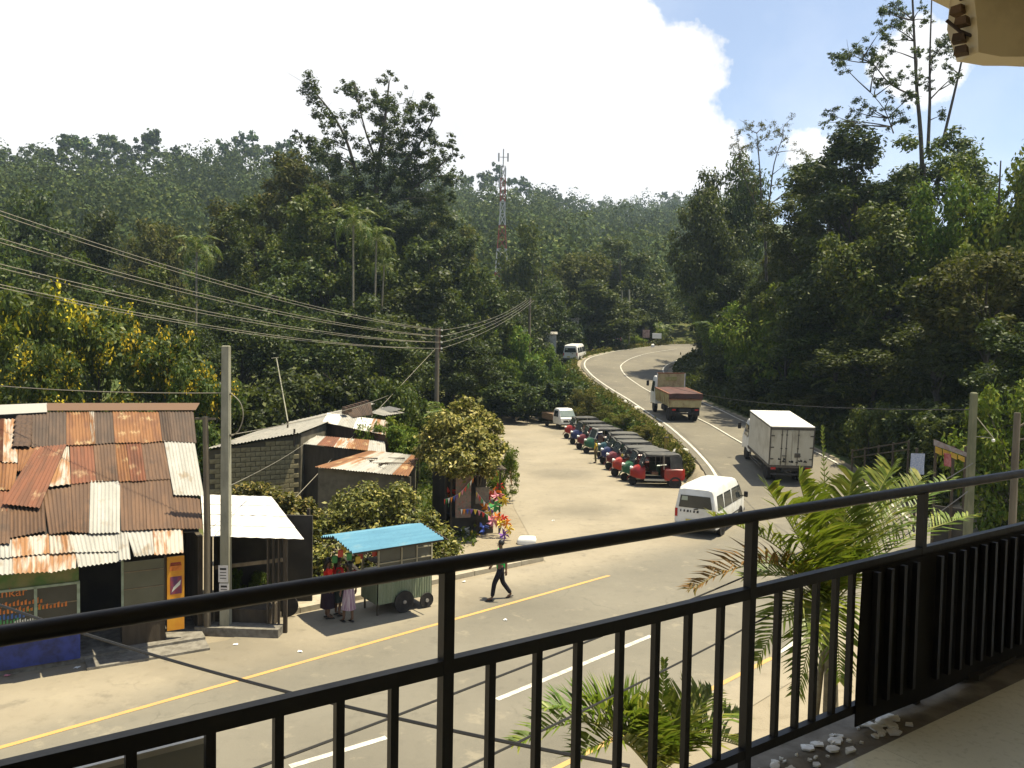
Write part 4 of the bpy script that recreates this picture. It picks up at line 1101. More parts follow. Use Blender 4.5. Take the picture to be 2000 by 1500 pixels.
# ---- lorry with box body
m_box = M('grimy_cream_panel', (.44, .41, .32), (.37, .34, .255), 1.6, .55, dirt=(.16, .14, .095), dscale=1.7, damt=.6, stretch=(1, 1, .5))
m_boxs = M('pale_box_side', (.52, .49, .40), (.45, .42, .33), 1.5, .55, dirt=(.26, .23, .17), dscale=1.5, damt=.4)
m_trim = M('dark_box_trim', (.085, .072, .055), (.05, .045, .035), 6, .6)
def zup(y): return float(zr_of(y)) + .045
d0 = 40.6
bp = dp(1540, 930, d0); bz = zup(d0)
bl = Vector((bp.x, bp.y, bz)); bf = Vector((.045, 1.0, (zup(45) - zup(40.6)) / 4.4))
T = thing('box_lorry', 'cream box-bodied lorry seen from behind on the climbing road', 'lorry', bl + bf.normalized() * 2.1, fwd=bf)
bx0, bx1, bw_, bz0, bz1 = -2.25, 2.05, 1.08, .98, 3.02
MB().slab([(bx0, -bw_, bz0), (bx1, -bw_, bz0), (bx1, bw_, bz0), (bx0, bw_, bz0)], (0, 0, bz1 - bz0 - .03)).build('cargo_box', m_boxs, T)
MB().bbox(((bx0 + bx1) / 2, 0, bz1 - .01), (bx1 - bx0 + .04, 2 * bw_ + .04, .06), .012).build('box_roof', M('white_box_roof', (.66, .65, .60), (.56, .55, .49), 1.2, .5, dirt=(.42, .40, .33), dscale=1.2), T)
for y in (-bw_ - .012, bw_ + .012):
    MB().bar((bx0, y, bz0 - .02), (bx1, y, bz0 - .02), .05, .12).build('side_rail', m_trim, T)
    MB().bar((bx0 - .005, y * .995, bz0), (bx0 - .005, y * .995, bz1), .05, .05).build('corner_post', m_trim, T)
    MB().bar((bx0, y, bz1 - .06), (bx1, y, bz1 - .06), .03, .05).build('roof_rail', m_trim, T)
MB().bar((bx0 - .02, -bw_, bz1 - .10), (bx0 - .02, bw_, bz1 - .10), .05, .13).build('rear_header', m_trim, T)
MB().bar((bx0 - .02, -bw_, bz0 - .03), (bx0 - .02, bw_, bz0 - .03), .06, .12).build('rear_sill', m_trim, T)
for s in (1, -1):
    d_ = MB().slab([(bx0 - .035, s * .02, bz0 + .05), (bx0 - .035, s * 1.03, bz0 + .05), (bx0 - .005, s * 1.03, bz0 + .05), (bx0 - .005, s * .02, bz0 + .05)], (0, 0, bz1 - bz0 - .24)).build('rear_door', m_box, T)
    for z in (1.35, 1.95, 2.55):
        MB().bbox((bx0 - .048, s * .97, z), (.03, .16, .06), .008).build('hinge', m_trim, d_)
    for y in ((.28, .52) if s > 0 else (.30,)):
        MB().tube([(bx0 - .06, s * y, bz0 + .02), (bx0 - .06, s * y, bz1 - .14)], .018, 6).build('locking_bar', m_trim, d_)
        for z in (1.2, 1.9, 2.6):
            MB().bbox((bx0 - .05, s * y, z), (.04, .09, .05), .008).build('bar_bracket', m_trim, d_)
    MB().bbox((bx0 - .07, s * .36, 1.52), (.03, .22, .04), .008).build('door_handle', m_trim, d_)
MB().bbox((bx0 - .05, -.30, 1.55), (.04, .28, .22), .01).build('lock_box', m_trim, T)
for k in range(11):
    y, z = -.85 + 1.7 * rs.random(), bz0 + .12 + .22 * rs.random()
    panel(T, [(bx0 - .04, y, z), (bx0 - .04, y + .1 + .1 * rs.random(), z + .02), (bx0 - .04, y + .12, z + .08 + .08 * rs.random()), (bx0 - .04, y + .02, z + .07)], (-1, 0, 0), m_under, 'grime_patch', .004)
MB().slab([(-2.2, -.42, .70), (3.3, -.42, .70), (3.3, .42, .70), (-2.2, .42, .70)], (0, 0, .18)).build('chassis', m_under, T)
cabs = [(2.2, .62, 1.2, 2.30, .95, .98, .90, .12), (2.35, .60, 1.2, 2.36, .97, .99, .90, .12), (3.3, .60, 1.2, 2.34, .97, .99, .88, .12), (3.62, .60, 1.2, 2.20, .97, .98, .84, .12), (3.90, .55, 1.2, 1.30, .96, .97, .95, .03), (3.97, .50, .8, 1.1, .93, .95, .93, .03)]
mb = MB(); mb.loft([section(*c) for c in cabs]); mb.build('cab', m_vwhite, T, 35)
for s in (1, -1):
    q = [(2.55, s * .992, 1.38), (3.45, s * .992, 1.38), (3.3, s * .93, 2.05), (2.55, s * .93, 2.05)]
    panel(T, q if s > 0 else q[::-1], (0, s, .1), m_glass, 'cab_window', .02)
    mb = MB(); mb.bbox((3.55, s * 1.26, 1.85), (.06, .18, .36), .02); mb.tube([(3.5, s * .95, 2.1), (3.55, s * 1.22, 2.08), (3.55, s * 1.24, 1.9)], .012, 5); mb.build('wing_mirror', m_under, T)
    for x in (-1.25, 3.0):
        wheel(T, x, s * .86, .40, .24, m_rimd)
    wheel(T, -1.25, s * .58, .40, .2, m_rimd)
    MB().bbox((-1.75, s * .80, .62), (.03, .46, .5), .01).build('mud_flap', m_under, T)
    panel(T, [(-2.29, s * .75, .80), (-2.29, s * 1.0, .80), (-2.29, s * 1.0, .92), (-2.29, s * .75, .92)], (-1, 0, 0), m_red_lamp, 'tail_lamp', .04)
    for z in (.42, .58):
        MB().bar((-.6, s * 1.0, z), (2.0, s * 1.0, z), .03, .05).build('side_guard', m_rimd, T)
    for x in (-.5, 1.9):
        MB().bar((x, s * 1.0, .40), (x, s * 1.0, .95), .03).build('guard_stay', m_rimd, T)
panel(T, [(3.70, -.82, 2.10), (3.70, .82, 2.10), (3.93, .90, 1.36), (3.93, -.90, 1.36)], (1, 0, .3), m_glass, 'windscreen', .05)
MB().bbox((3.98, 0, .62), (.14, 1.9, .26), .04).build('front_bumper', m_vwhite, T)
MB().bar((-2.25, -.95, .55), (-2.25, .95, .55), .08, .10).build('under_run_bar', m_under, T)

# ---- tipper lorry
m_tip = M('yellowed_tipper_paint', (.40, .34, .17), (.32, .26, .12), 2.2, .65, dirt=(.16, .09, .045), dscale=2.4, damt=.75)
m_tiprust = M('rusty_tipper_edge', (.24, .105, .05), (.16, .07, .035), 4, .8)
m_tarp = M('dark_red_tarpaulin', (.085, .036, .030), (.055, .028, .024), 2, .8, bump=.4, bscale=5)
d1 = 57.3
tp = dp(1336, 820, d1)
tl = Vector((tp.x, tp.y, zup(d1))); tf = Vector((-.05, 1.0, (zup(63) - zup(57)) / 6))
T = thing('tipper_lorry', 'tipper lorry with yellowed steel body and dark red tarpaulin, seen from behind', 'lorry', tl + tf.normalized() * 2.2, fwd=tf)
x0, x1, w2, z0, z1 = -2.35, 2.05, 1.19, 1.12, 2.02
for s in (1, -1):
    b_ = MB().slab([(x0, s * (w2 - .10), z0), (x1, s * (w2 - .10), z0), (x1, s * w2, z1), (x0, s * w2, z1)], (0, -s * .05, 0)).build('body_side', m_tip, T)
    for k in range(7):
        x = lerp(x0 + .1, x1 - .1, k / 6)
        MB().bar((x, s * (w2 - .07), z0), (x, s * (w2 + .03), z1 - .02), .07, .05).build('side_rib', m_tip, b_)
    MB().bar((x0, s * (w2 + .01), z1), (x1, s * (w2 + .01), z1), .09, .09).build('top_rail', m_tiprust, b_)
MB().slab([(x0, -w2 + .1, z0 - .06), (x1, -w2 + .1, z0 - .06), (x1, w2 - .1, z0 - .06), (x0, w2 - .1, z0 - .06)], (0, 0, .06)).build('body_floor', m_tip, T)
tg = MB().slab([(x0 - .03, -w2 + .08, z0 - .04), (x0 - .03, w2 - .08, z0 - .04), (x0 - .03, w2 - .02, z1 - .36), (x0 - .03, -w2 + .02, z1 - .36)], (.05, 0, 0)).build('tailgate', m_tip, T)
MB().bar((x0 - .05, -w2 + .02, z1 - .38), (x0 - .05, w2 - .02, z1 - .38), .07, .08).build('tailgate_rail', m_tiprust, tg)
hb_ = MB().slab([(x1, -w2 + .06, z0), (x1, w2 - .06, z0), (x1, w2 - .10, 3.12), (x1, -w2 + .10, 3.12)], (.06, 0, 0)).build('headboard', m_tip, T)
for s in (1, -1):
    MB().bar((x1 - .02, s * (w2 - .1), z0), (x1 - .02, s * (w2 - .12), 3.14), .06, .06).build('headboard_post', m_vwhite, hb_)
MB().bar((x1, -w2 + .08, 3.14), (x1, w2 - .08, 3.14), .07, .07).build('headboard_cap', m_tiprust, hb_)
MB().bbox((x1 - .03, 0, 2.72), (.02, .9, .28), .01).build('headboard_panel', M('faded_headboard_print', (.24, .25, .07), (.34, .30, .14), 7, .7), hb_)
G = [[Vector((lerp(x0 - .10, x1 - .05, i / 12), lerp(-w2 - .04, w2 + .04, j / 10), z1 + .03 + .05 * sin(pi * j / 10) + .02 * sin(i * 1.7 + j) + (.0 if i > 0 else -.02))) for j in range(11)] for i in range(13)]
mb = MB(); mb.grid(G)
hang = [[G[0][j] + Vector((-.02, 0, -.36 * k / 3 - .03 * sin(j * 1.3) * k / 3)) for j in range(11)] for k in range(4)]
mb.grid(hang); mb.build('tarpaulin', m_tarp, T, 60)
MB().slab([(x0, -.45, .70), (3.4, -.45, .70), (3.4, .45, .70), (x0, .45, .70)], (0, 0, .28)).build('chassis', m_under, T)
cabs = [(2.3, .75, 1.5, 2.75, 1.08, 1.12, 1.03, .14), (2.5, .72, 1.5, 2.84, 1.1, 1.13, 1.03, .14), (3.5, .72, 1.5, 2.82, 1.1, 1.13, 1.02, .14), (3.8, .70, 1.5, 2.6, 1.1, 1.12, .98, .14), (4.0, .62, 1.5, 1.62, 1.1, 1.11, 1.08, .03), (4.08, .55, .9, 1.3, 1.06, 1.08, 1.05, .03)]
mb = MB(); mb.loft([section(*c) for c in cabs]); mb.build('cab', m_vwhite, T, 35)
for s in (1, -1):
    q = [(2.75, s * 1.128, 1.62), (3.65, s * 1.128, 1.62), (3.5, s * 1.07, 2.42), (2.75, s * 1.07, 2.42)]
    panel(T, q if s > 0 else q[::-1], (0, s, .1), m_glass, 'cab_window', .02)
    mb = MB(); mb.bbox((3.7, s * 1.42, 2.2), (.06, .2, .42), .02); mb.tube([(3.65, s * 1.08, 2.5), (3.7, s * 1.38, 2.46), (3.7, s * 1.40, 2.2)], .014, 5); mb.build('wing_mirror', m_under, T)
    for x, yy in ((-1.55, .95), (-1.55, .66), (3.0, .95)):
        wheel(T, x, s * yy, .47, .25, m_rimd)
    MB().bbox((-2.15, s * .84, .74), (.03, .55, .6), .01).build('mud_flap', m_under, T)
    panel(T, [(-2.4, s * .70, .84), (-2.4, s * .95, .84), (-2.4, s * .95, .95), (-2.4, s * .70, .95)], (-1, 0, 0), m_red_lamp, 'tail_lamp', .04)
    MB().bbox((.3, s * .85, .72), (1.0, .3, .42), .06).build('fuel_tank', m_under, T)
panel(T, [(3.88, -.95, 2.48), (3.88, .95, 2.48), (4.03, 1.03, 1.68), (4.03, -1.03, 1.68)], (1, 0, .25), m_glass, 'windscreen', .05)
MB().bar((-2.38, -1.0, .62), (-2.38, 1.0, .62), .08, .12).build('under_run_bar', m_under, T)

# ---- pickup with wooden tray, facing us
m_tray = M('brown_wooden_tray', (.13, .085, .045), (.085, .056, .032), 4, .8, stretch=(.3, 1, 1))
pl_ = gp(1101, 839)
pf = Vector((.38, -1, 0))
T = thing('tray_pickup', 'small white pickup lorry with brown wooden tray parked behind the three-wheelers', 'pickup', (pl_.x - .3, pl_.y + 1.6, .016), fwd=pf)
cabs = [(.35, .50, 1.05, 1.78, .78, .80, .70, .12), (.5, .48, 1.05, 1.86, .79, .81, .70, .12), (1.2, .48, 1.05, 1.86, .79, .81, .70, .12), (1.42, .48, 1.05, 1.76, .79, .80, .68, .12), (1.85, .46, 1.0, 1.12, .78, .79, .76, .03), (1.98, .42, .8, .98, .74, .76, .73, .03)]
mb = MB(); mb.loft([section(*c) for c in cabs]); mb.build('cab', m_vwhite, T, 35)
panel(T, [(1.47, -.64, 1.68), (1.47, .64, 1.68), (1.86, .72, 1.14), (1.86, -.72, 1.14)], (1, 0, .7), glass_mat('pale_windscreen', (.09, .11, .10)), 'windscreen', .05)
panel(T, [(1.99, -.5, .66), (1.99, .5, .66), (1.975, .5, .82), (1.975, -.5, .82)], (1, 0, 0), m_under, 'grille', .03)
MB().bbox((2.02, 0, .48), (.12, 1.56, .2), .04).build('front_bumper', bpy.data.materials['grey_bumper'], T)
MB().slab([(-2.0, -.4, .48), (1.6, -.4, .48), (1.6, .4, .48), (-2.0, .4, .48)], (0, 0, .16)).build('chassis', m_under, T)
for s in (1, -1):
    q = [(.55, s * .812, 1.12), (1.45, s * .812, 1.12), (1.3, s * .74, 1.66), (.55, s * .74, 1.66)]
    panel(T, q if s > 0 else q[::-1], (0, s, .12), m_glass, 'cab_window', .02)
    panel(T, [(1.985, s * .52, .66), (1.985, s * .72, .66), (1.97, s * .72, .82), (1.97, s * .52, .82)], (1, 0, 0), m_clear, 'headlamp', .04)
    mb = MB(); mb.bbox((1.5, s * .98, 1.3), (.05, .14, .2), .02); mb.bar((1.5, s * .8, 1.2), (1.5, s * .95, 1.25), .02); mb.build('wing_mirror', m_under, T)
    for x in (-1.3, 1.25): wheel(T, x, s * .68, .31, .18)
    for k in range(3):
        MB().bar((-2.15, s * .84, .86 + .17 * k), (.28, s * .84, .86 + .17 * k), .03, .15).build('tray_board', m_tray, T)
for k in range(3):
    MB().bar((-2.15, -.84, .86 + .17 * k), (-2.15, .84, .86 + .17 * k), .03, .15).build('tray_board', m_tray, T)
MB().slab([(-2.15, -.82, .70), (.28, -.82, .70), (.28, .82, .70), (-2.15, .82, .70)], (0, 0, .08)).build('tray_floor', m_tray, T)
MB().bbox((-.9, 0, 1.0), (1.9, 1.4, .45), .1).build('tray_load', M('brown_load', (.16, .10, .055), (.10, .065, .04), 3, .9), T)

# ---- three-wheelers
m_can = M('black_canvas', (.045, .045, .042), (.07, .068, .062), 3, .75, 0, .3, dirt=(.16, .15, .12), dscale=1.5, damt=.6)
m_cang = M('grey_dusty_canvas', (.075, .073, .066), (.10, .097, .088), 3, .8, 0, .3, dirt=(.08, .08, .07), dscale=2, damt=.5)
def tuk_paint(n, c): return M(n, c, tuple(x * .75 for x in c), 3, .35, 0, .5, dirt=(.12, .09, .06), dscale=3, damt=.3)
TP = dict(red=tuk_paint('red_tuk_paint', (.27, .012, .006)), orange_red=tuk_paint('orange_red_tuk_paint', (.36, .030, .010)), maroon=tuk_paint('maroon_tuk_paint', (.12, .010, .012)), green=tuk_paint('green_tuk_paint', (.012, .085, .030)), blue=tuk_paint('blue_tuk_paint', (.012, .020, .085)), teal=tuk_paint('teal_tuk_paint', (.014, .060, .075)))
m_seat = M('brown_seat', (.16, .07, .03), (.10, .05, .025), 5, .7)
def make_tuk(paint, canvas, label, loc, fwd, rail_white=False):
    T = thing('three_wheeler', label, 'three-wheeler', loc, fwd=fwd, group='three-wheelers parked in a row', scale=1.06)
    # nose cowl, narrowing to the front mudguard
    rings = []
    for x, w, zb, zt in ((.62, .62, .42, 1.02), (.80, .56, .40, 1.02), (1.02, .40, .42, .98), (1.20, .24, .46, .86), (1.30, .14, .50, .74)):
        rings.append([(x, -w, zb), (x, -w * 1.0, lerp(zb, zt, .7)), (x, -w * .7, zt), (x, w * .7, zt), (x, w * 1.0, lerp(zb, zt, .7)), (x, w, zb)])
    mb = MB(); mb.loft(rings); mb.build('front_cowl', paint, T, 40)
    mb = MB()
    arc = [(1.18 + .27 * cos(a), .26 + .27 * sin(a)) for a in np.linspace(.1, pi - .3, 9)]
    mb.grid([[(x, -.10, z), (x, .10, z)] for x, z in arc]); mb.grid([[(x, .10, z - .015), (x, -.10, z - .015)] for x, z in arc])
    mb.build('front_mudguard', paint, T, 60)
    wheel(T, 1.16, .0001, .21, .10, m_rimd, 'front_wheel')
    hl = MB().lathe([(.02, 1.30), (.085, 1.31), (.09, 1.24), (.05, 1.15)], (0, 0, .88), 'X', 12).build('headlamp', m_clear, T, 40)
    # floor, side sills, rear tub
    MB().bbox((-.15, 0, .36), (1.7, 1.16, .10), .03).build('floor', m_under, T)
    for s in (1, -1):
        MB().bar((-.45, s * .60, .38), (.66, s * .60, .38), .05, .10).build('sill', M('pale_sill', (.36, .34, .27), None, 4, .6) if 'pale_sill' not in bpy.data.materials else bpy.data.materials['pale_sill'], T)
    rings = []
    for x, w, zb, zt in ((-.32, .64, .40, .92), (-.36, .66, .36, .95), (-.9, .67, .36, .97), (-1.22, .64, .38, .96), (-1.34, .54, .46, .90)):
        rings.append([(x, -w, zb), (x, -w, zt - .06), (x, -w + .06, zt), (x, w - .06, zt), (x, w, zt - .06), (x, w, zb)])
    mb = MB(); mb.loft(rings); mb.build('rear_body', paint, T, 35)
    for s in (1, -1):
        mb = MB(); mb.lathe([(.31, -.02), (.31, .02), (.22, .02), (.22, -.02)], (-.86, s * .665, .25), 'Y', 16); mb.build('wheel_arch', m_under, T, 40)
        wheel(T, -.86, s * .60, .21, .11, m_rimd, 'rear_wheel')
        panel(T, [(-1.345, s * .38, .60), (-1.345, s * .50, .60), (-1.345, s * .50, .74), (-1.345, s * .38, .74)], (-1, 0, 0), m_red_lamp, 'tail_lamp', .03)
    # windscreen frame and glass
    fr = m_vwhite if rail_white else m_under
    mb = MB()
    for s in (1, -1): mb.bar((.80, s * .56, 1.0), (.56, s * .54, 1.62), .04)
    mb.bar((.56, -.54, 1.62), (.56, .54, 1.62), .05); mb.bar((.80, -.56, 1.01), (.80, .56, 1.01), .04)
    wf = mb.build('windscreen_frame', fr, T)
    panel(wf, [(.795, -.53, 1.04), (.795, .53, 1.04), (.575, .51, 1.60), (.575, -.51, 1.60)], (1, 0, .35), glass_mat('screen_glass', (.05, .06, .058)) if 'screen_glass' not in bpy.data.materials else bpy.data.materials['screen_glass'], 'windscreen', .012)
    # canvas hood: roof, back and rear quarters
    G = []
    for x, z, w in ((.66, 1.60, .58), (.5, 1.66, .60), (.1, 1.70, .61), (-.4, 1.71, .62), (-.85, 1.69, .62), (-1.12, 1.62, .61), (-1.22, 1.45, .60), (-1.26, .95, .60)):
        G.append([Vector((x, w * sin(a), z + .10 * cos(a) - .10)) for a in np.linspace(-pi / 2, pi / 2, 9)])
    mb = MB(); mb.grid(G); mb.grid([[p - Vector((0, 0, .012)) for p in r][::-1] for r in G])
    hood = mb.build('canvas_hood', canvas, T, 60)
    for s in (1, -1):
        mb = MB(); mb.slab([(-1.24, s * .60, .93), (-.62, s * .63, .93), (-.56, s * .61, 1.60), (-1.15, s * .60, 1.58)], (0, -s * .012, 0)); mb.build('side_curtain', canvas, hood)
        MB().bar((.60, s * .585, 1.58), (-1.05, s * .60, 1.60), .02, .10).build('hood_edge', canvas, hood)
        MB().tube([(-.30, s * .60, .90), (-.28, s * .60, 1.6)], .018, 6).build('door_post', m_chrome, T)
    # seats, handlebar
    MB().bbox((-.78, 0, .72), (.42, 1.05, .14), .03).build('rear_seat', m_seat, T); MB().bbox((-1.02, 0, .98), (.12, 1.05, .46), .03).build('rear_backrest', m_seat, T)
    MB().bbox((.10, 0, .66), (.34, .60, .16), .03).build('driver_seat', m_seat, T)
    mb = MB(); mb.tube([(.70, 0, .9), (.58, 0, 1.08)], .025, 6); mb.tube([(.52, -.32, 1.06), (.58, 0, 1.10), (.52, .32, 1.06)], .014, 6); mb.build('handlebar', m_under, T)
    for s in (1, -1):
        mb = MB(); mb.tube([(.74, s * .55, 1.18), (.80, s * .70, 1.22)], .01, 5); mb.bbox((.80, s * .76, 1.24), (.03, .12, .08), .01); mb.build('wing_mirror', m_chrome, T)
    return T
# front-wheel pixels, paint, hood
tuks = [(1238, 948, 'red', m_can, 'red three-wheeler nearest the road, first of the row', (-1, -.03)), (1222, 940, 'green', m_cang, 'green three-wheeler second in the row, beside the nearest red one', (-1, -.06)),
        (1203, 931, 'orange_red', m_cang, 'orange-red three-wheeler with dusty grey hood, third in the row', (-1, -.08)), (1191, 918, 'maroon', m_cang, 'maroon three-wheeler fourth in the row, behind the orange-red one', (-1, -.1)),
        (1180, 907, 'blue', m_cang, 'dark blue three-wheeler beside the person in yellow', (-1, -.12)), (1174, 896, 'teal', m_cang, 'teal three-wheeler behind the dark blue one, half hidden', (-1, -.12)),
        (1147, 886, 'green', m_can, 'green three-wheeler with white windscreen frame in the far half of the row', (-1, -.2)), (1133, 878, 'maroon', m_can, 'maroon three-wheeler just behind the green one with white frame', (-1, -.2)),
        (1120, 868, 'blue', m_can, 'blue three-wheeler second from the far end of the row', (-1, -.22)), (1108, 857, 'red', m_can, 'red three-wheeler at the far end of the row beside the pickup', (-1, -.22))]
for i, (u, v, pc, cv, lab, hd) in enumerate(tuks):
    f_ = Vector((hd[0], hd[1] + (.06, -.05, .08, -.07, .02, .1, -.06, .05, -.04, .03)[i], 0)).normalized(); p = gp(u, v)
    o = make_tuk(TP[pc], cv, lab, Vector((p.x, p.y, .016)) - f_ * 1.16, f_, i == 6)

# ---- food cart
m_cream = M('cream_cart_frame', (.34, .31, .22), (.25, .22, .15), 4, .6)
cdir = Vector((.80, .60, 0)).normalized()
cw0 = gp(786, 1196); 
CT = thing('food_cart', 'wheeled food cart with bright blue corrugated roof and green tin sides', 'cart', Vector((cw0.x, cw0.y, .016)), fwd=cdir)
# local: +x along the kerb (to the right), +y away from the road
for k in range(7):
    sheet('side_panel', [(-.75 + k * .235, -.02, 1.02), (-.75 + (k + 1) * .235, -.02, 1.02), (-.75 + (k + 1) * .235, -.02, .32), (-.75 + k * .235, -.02, .32)], (0, -1, 0), 'green', CT, .012, pitch=.075, amp=.011, world=False)
for x in (-.76, .905):
    sheet('end_panel', [(x, 0, 1.02), (x, .95, 1.02), (x, .95, .32), (x, 0, .32)], (1 if x > 0 else -1, 0, 0), 'green', CT, .008, pitch=.075, amp=.011, world=False)
MB().slab([(-.75, .02, .30), (.9, .02, .30), (.9, .95, .30), (-.75, .95, .30)], (0, 0, .06)).build('cart_floor', m_wood, CT)
MB().slab([(-.75, .93, .34), (.9, .93, .34), (.9, .95, .34), (-.75, .95, .34)], (0, 0, .68)).build('rear_panel', m_wood, CT)
MB().slab([(-.78, -.05, 1.03), (.93, -.05, 1.03), (.93, .98, 1.03), (-.78, .98, 1.03)], (0, 0, .04)).build('counter_top', m_cream, CT)
for x in (-.74, -.05, .42, .89):
    MB().bar((x, -.01, 1.05), (x, -.01, 1.98), .04).build('upright', m_cream, CT)
for x in (-.74, .89):
    MB().bar((x, .92, 1.05), (x, .92, 2.02), .04).build('upright', m_cream, CT)
for z, a, b in ((1.42, -.74, .89), (1.70, .42, .89), (1.96, -.74, .89)):
    MB().bar((a, -.012, z), (b, -.012, z), .03).build('glazing_bar', m_cream, CT)
m_cg = glass_mat('cart_glass', (.035, .036, .028), .1)
for a, b in ((-.72, -.07), (-.03, .40), (.44, .87)):
    MB().slab([(a, 0, 1.08), (b, 0, 1.08), (b, 0, 1.94), (a, 0, 1.94)], (0, .006, 0)).build('pane', m_cg, CT)
MB().slab([(-.7, .3, 1.36), (.85, .3, 1.36), (.85, .85, 1.36), (-.7, .85, 1.36)], (0, 0, .025)).build('shelf', m_wood, CT)
rq0, rq1 = gp(690, 1083, 2.05), gp(868, 1053, 2.08)
rinv = ROOT[CT.name].inverted(); l0, l1 = rinv @ rq0, rinv @ rq1
za, zr_ = (l0.z + l1.z) / 2, (l0.z + l1.z) / 2 + .17
XA, XB, YA, YM, YB = l0.x, l1.x, (l0.y + l1.y) / 2, .30, 1.05
for (y0, y1, z0_, z1_, sg) in ((YM, YA, zr_, za, -1), (YM, YB, zr_, za + .02, 1)):
    for k in range(2):
        f0, f1 = k / 2, (k + 1) / 2 + .01
        ya, yb, zc, zd = lerp(y0, y1, f0), lerp(y0, y1, min(f1, 1)), lerp(z0_, z1_, f0), lerp(z0_, z1_, min(f1, 1))
        sheet('roof_sheet', [(XA, ya, zc), (XA, yb, zd), (XB, yb, zd), (XB, ya, zc)], Vector((0, .25 * sg, 1)).normalized(), 'blue', CT, .02 + .008 * (1 - k), pitch=.17, amp=.032, world=False)
for y in (YA + .04, YM, YB - .04):
    MB().bar((XA + .05, y, (za if y != YM else zr_) - .02), (XB - .05, y, (za if y != YM else zr_) - .02), .04).build('roof_batten', m_wood, CT)
for x in (XA + .06, -.74, .89):
    MB().bar((x, YA + .04, za - .03), (x, YM, zr_ - .03), .03).build('rafter', m_wood, CT); MB().bar((x, YB - .04, za - .03), (x, YM, zr_ - .03), .03).build('rafter', m_wood, CT)
def spoked(parent, x, y, r):
    mb = MB(); mb.lathe([(r * .84, -.02), (r * .97, -.025), (r, 0), (r * .97, .025), (r * .84, .02)], (x, y, r), 'Y', 24)
    o = mb.build('wheel', m_tyre, parent, 40)
    mb = MB(); mb.lathe([(r * .86, -.014), (r * .80, -.014), (r * .80, .014), (r * .86, .014)], (x, y, r), 'Y', 24); mb.lathe([(.012, -.05), (.05, -.05), (.05, .05), (.012, .05)], (x, y, r), 'Y', 10)
    for k in range(10):
        a = 2 * pi * k / 10
        mb.tube([(x + .04 * sin(a), y, r + .04 * cos(a)), (x + r * .82 * sin(a), y, r + r * .82 * cos(a))], .006, 4)
    mb.build('spokes', m_rim, o, 40)
spoked(CT, 0, -.09, .30); spoked(CT, 0, 1.03, .30); spoked(CT, .72, -.06, .21); spoked(CT, .72, 1.0, .21)
MB().bar((0, -.08, .30), (0, 1.02, .30), .035).build('axle', m_under, CT); MB().bar((.72, -.05, .21), (.72, .99, .21), .03).build('axle', m_under, CT)
for y in (.1, .85):
    MB().bar((.72, y, .21), (.72, y, .31), .04).build('axle_bracket', m_under, CT)
    MB().bar((-.7, y, 0), (-.7, y, .32), .04).build('prop_leg', m_wood, CT)
m_pack = [M('snack_pack_' + n, c, None, 8, .5) for n, c in (('red', (.40, .05, .03)), ('green', (.05, .22, .06)), ('yellow', (.48, .34, .04)), ('white', (.55, .55, .5)))]
for k in range(9):
    p = Vector((lerp(XA + .12, -.8, (k % 5) / 4), .1 + .35 * (k // 5), za - .22 - .12 * (k % 3)))
    MB().bbox(p, (.14, .05, .20), .02).build('snack_pack', m_pack[k % 4], CT)
    MB().tube([p + Vector((0, 0, .09)), Vector((p.x, p.y, za + .02 + .1 * (k // 5)))], .003, 3).build('hanging_string', m_white, CT)
# ------------------------------------------------------------------ people
m_skin = M('brown_skin', (.14, .075, .042), (.11, .058, .032), 6, .6)
m_hair = M('black_hair', (.010, .009, .008), None, 20, .5)
def skin_mesh(name, J, E, mats, sub=2):
    """continuous surface grown round a skeleton: J = {joint: ((x,y,z), radius)}, E = bones"""
    keys = list(J); me = bpy.data.meshes.new(name)
    me.from_pydata([J[k][0] for k in keys], [(keys.index(a), keys.index(b)) for a, b in E], [])
    o = bpy.data.objects.new('tmp', me); COL.objects.link(o)
    o.modifiers.new('skin', 'SKIN')
    for i, k in enumerate(keys):
        r = J[k][1]; d = me.skin_vertices[0].data[i]
        d.radius = r if hasattr(r, '__len__') else (r, r)
        d.use_root = (i == 0)
    s = o.modifiers.new('sub', 'SUBSURF'); s.levels = s.render_levels = sub
    dg = bpy.context.evaluated_depsgraph_get()
    out = bpy.data.meshes.new_from_object(o.evaluated_get(dg))
    bpy.data.objects.remove(o)
    out.name = name; out.materials.clear(); out.materials.append(mats)
    out.polygons.foreach_set('use_smooth', [True] * len(out.polygons))
    return out
def merge(me, mb):
    """append an MB's faces to a mesh"""
    bm = bmesh.new(); bm.from_mesh(me)
    vs = [bm.verts.new(v) for v in mb.v]
    for f in mb.f:
        try: bm.faces.new([vs[i] for i in f])
        except ValueError: pass
    bm.to_mesh(me); bm.free()
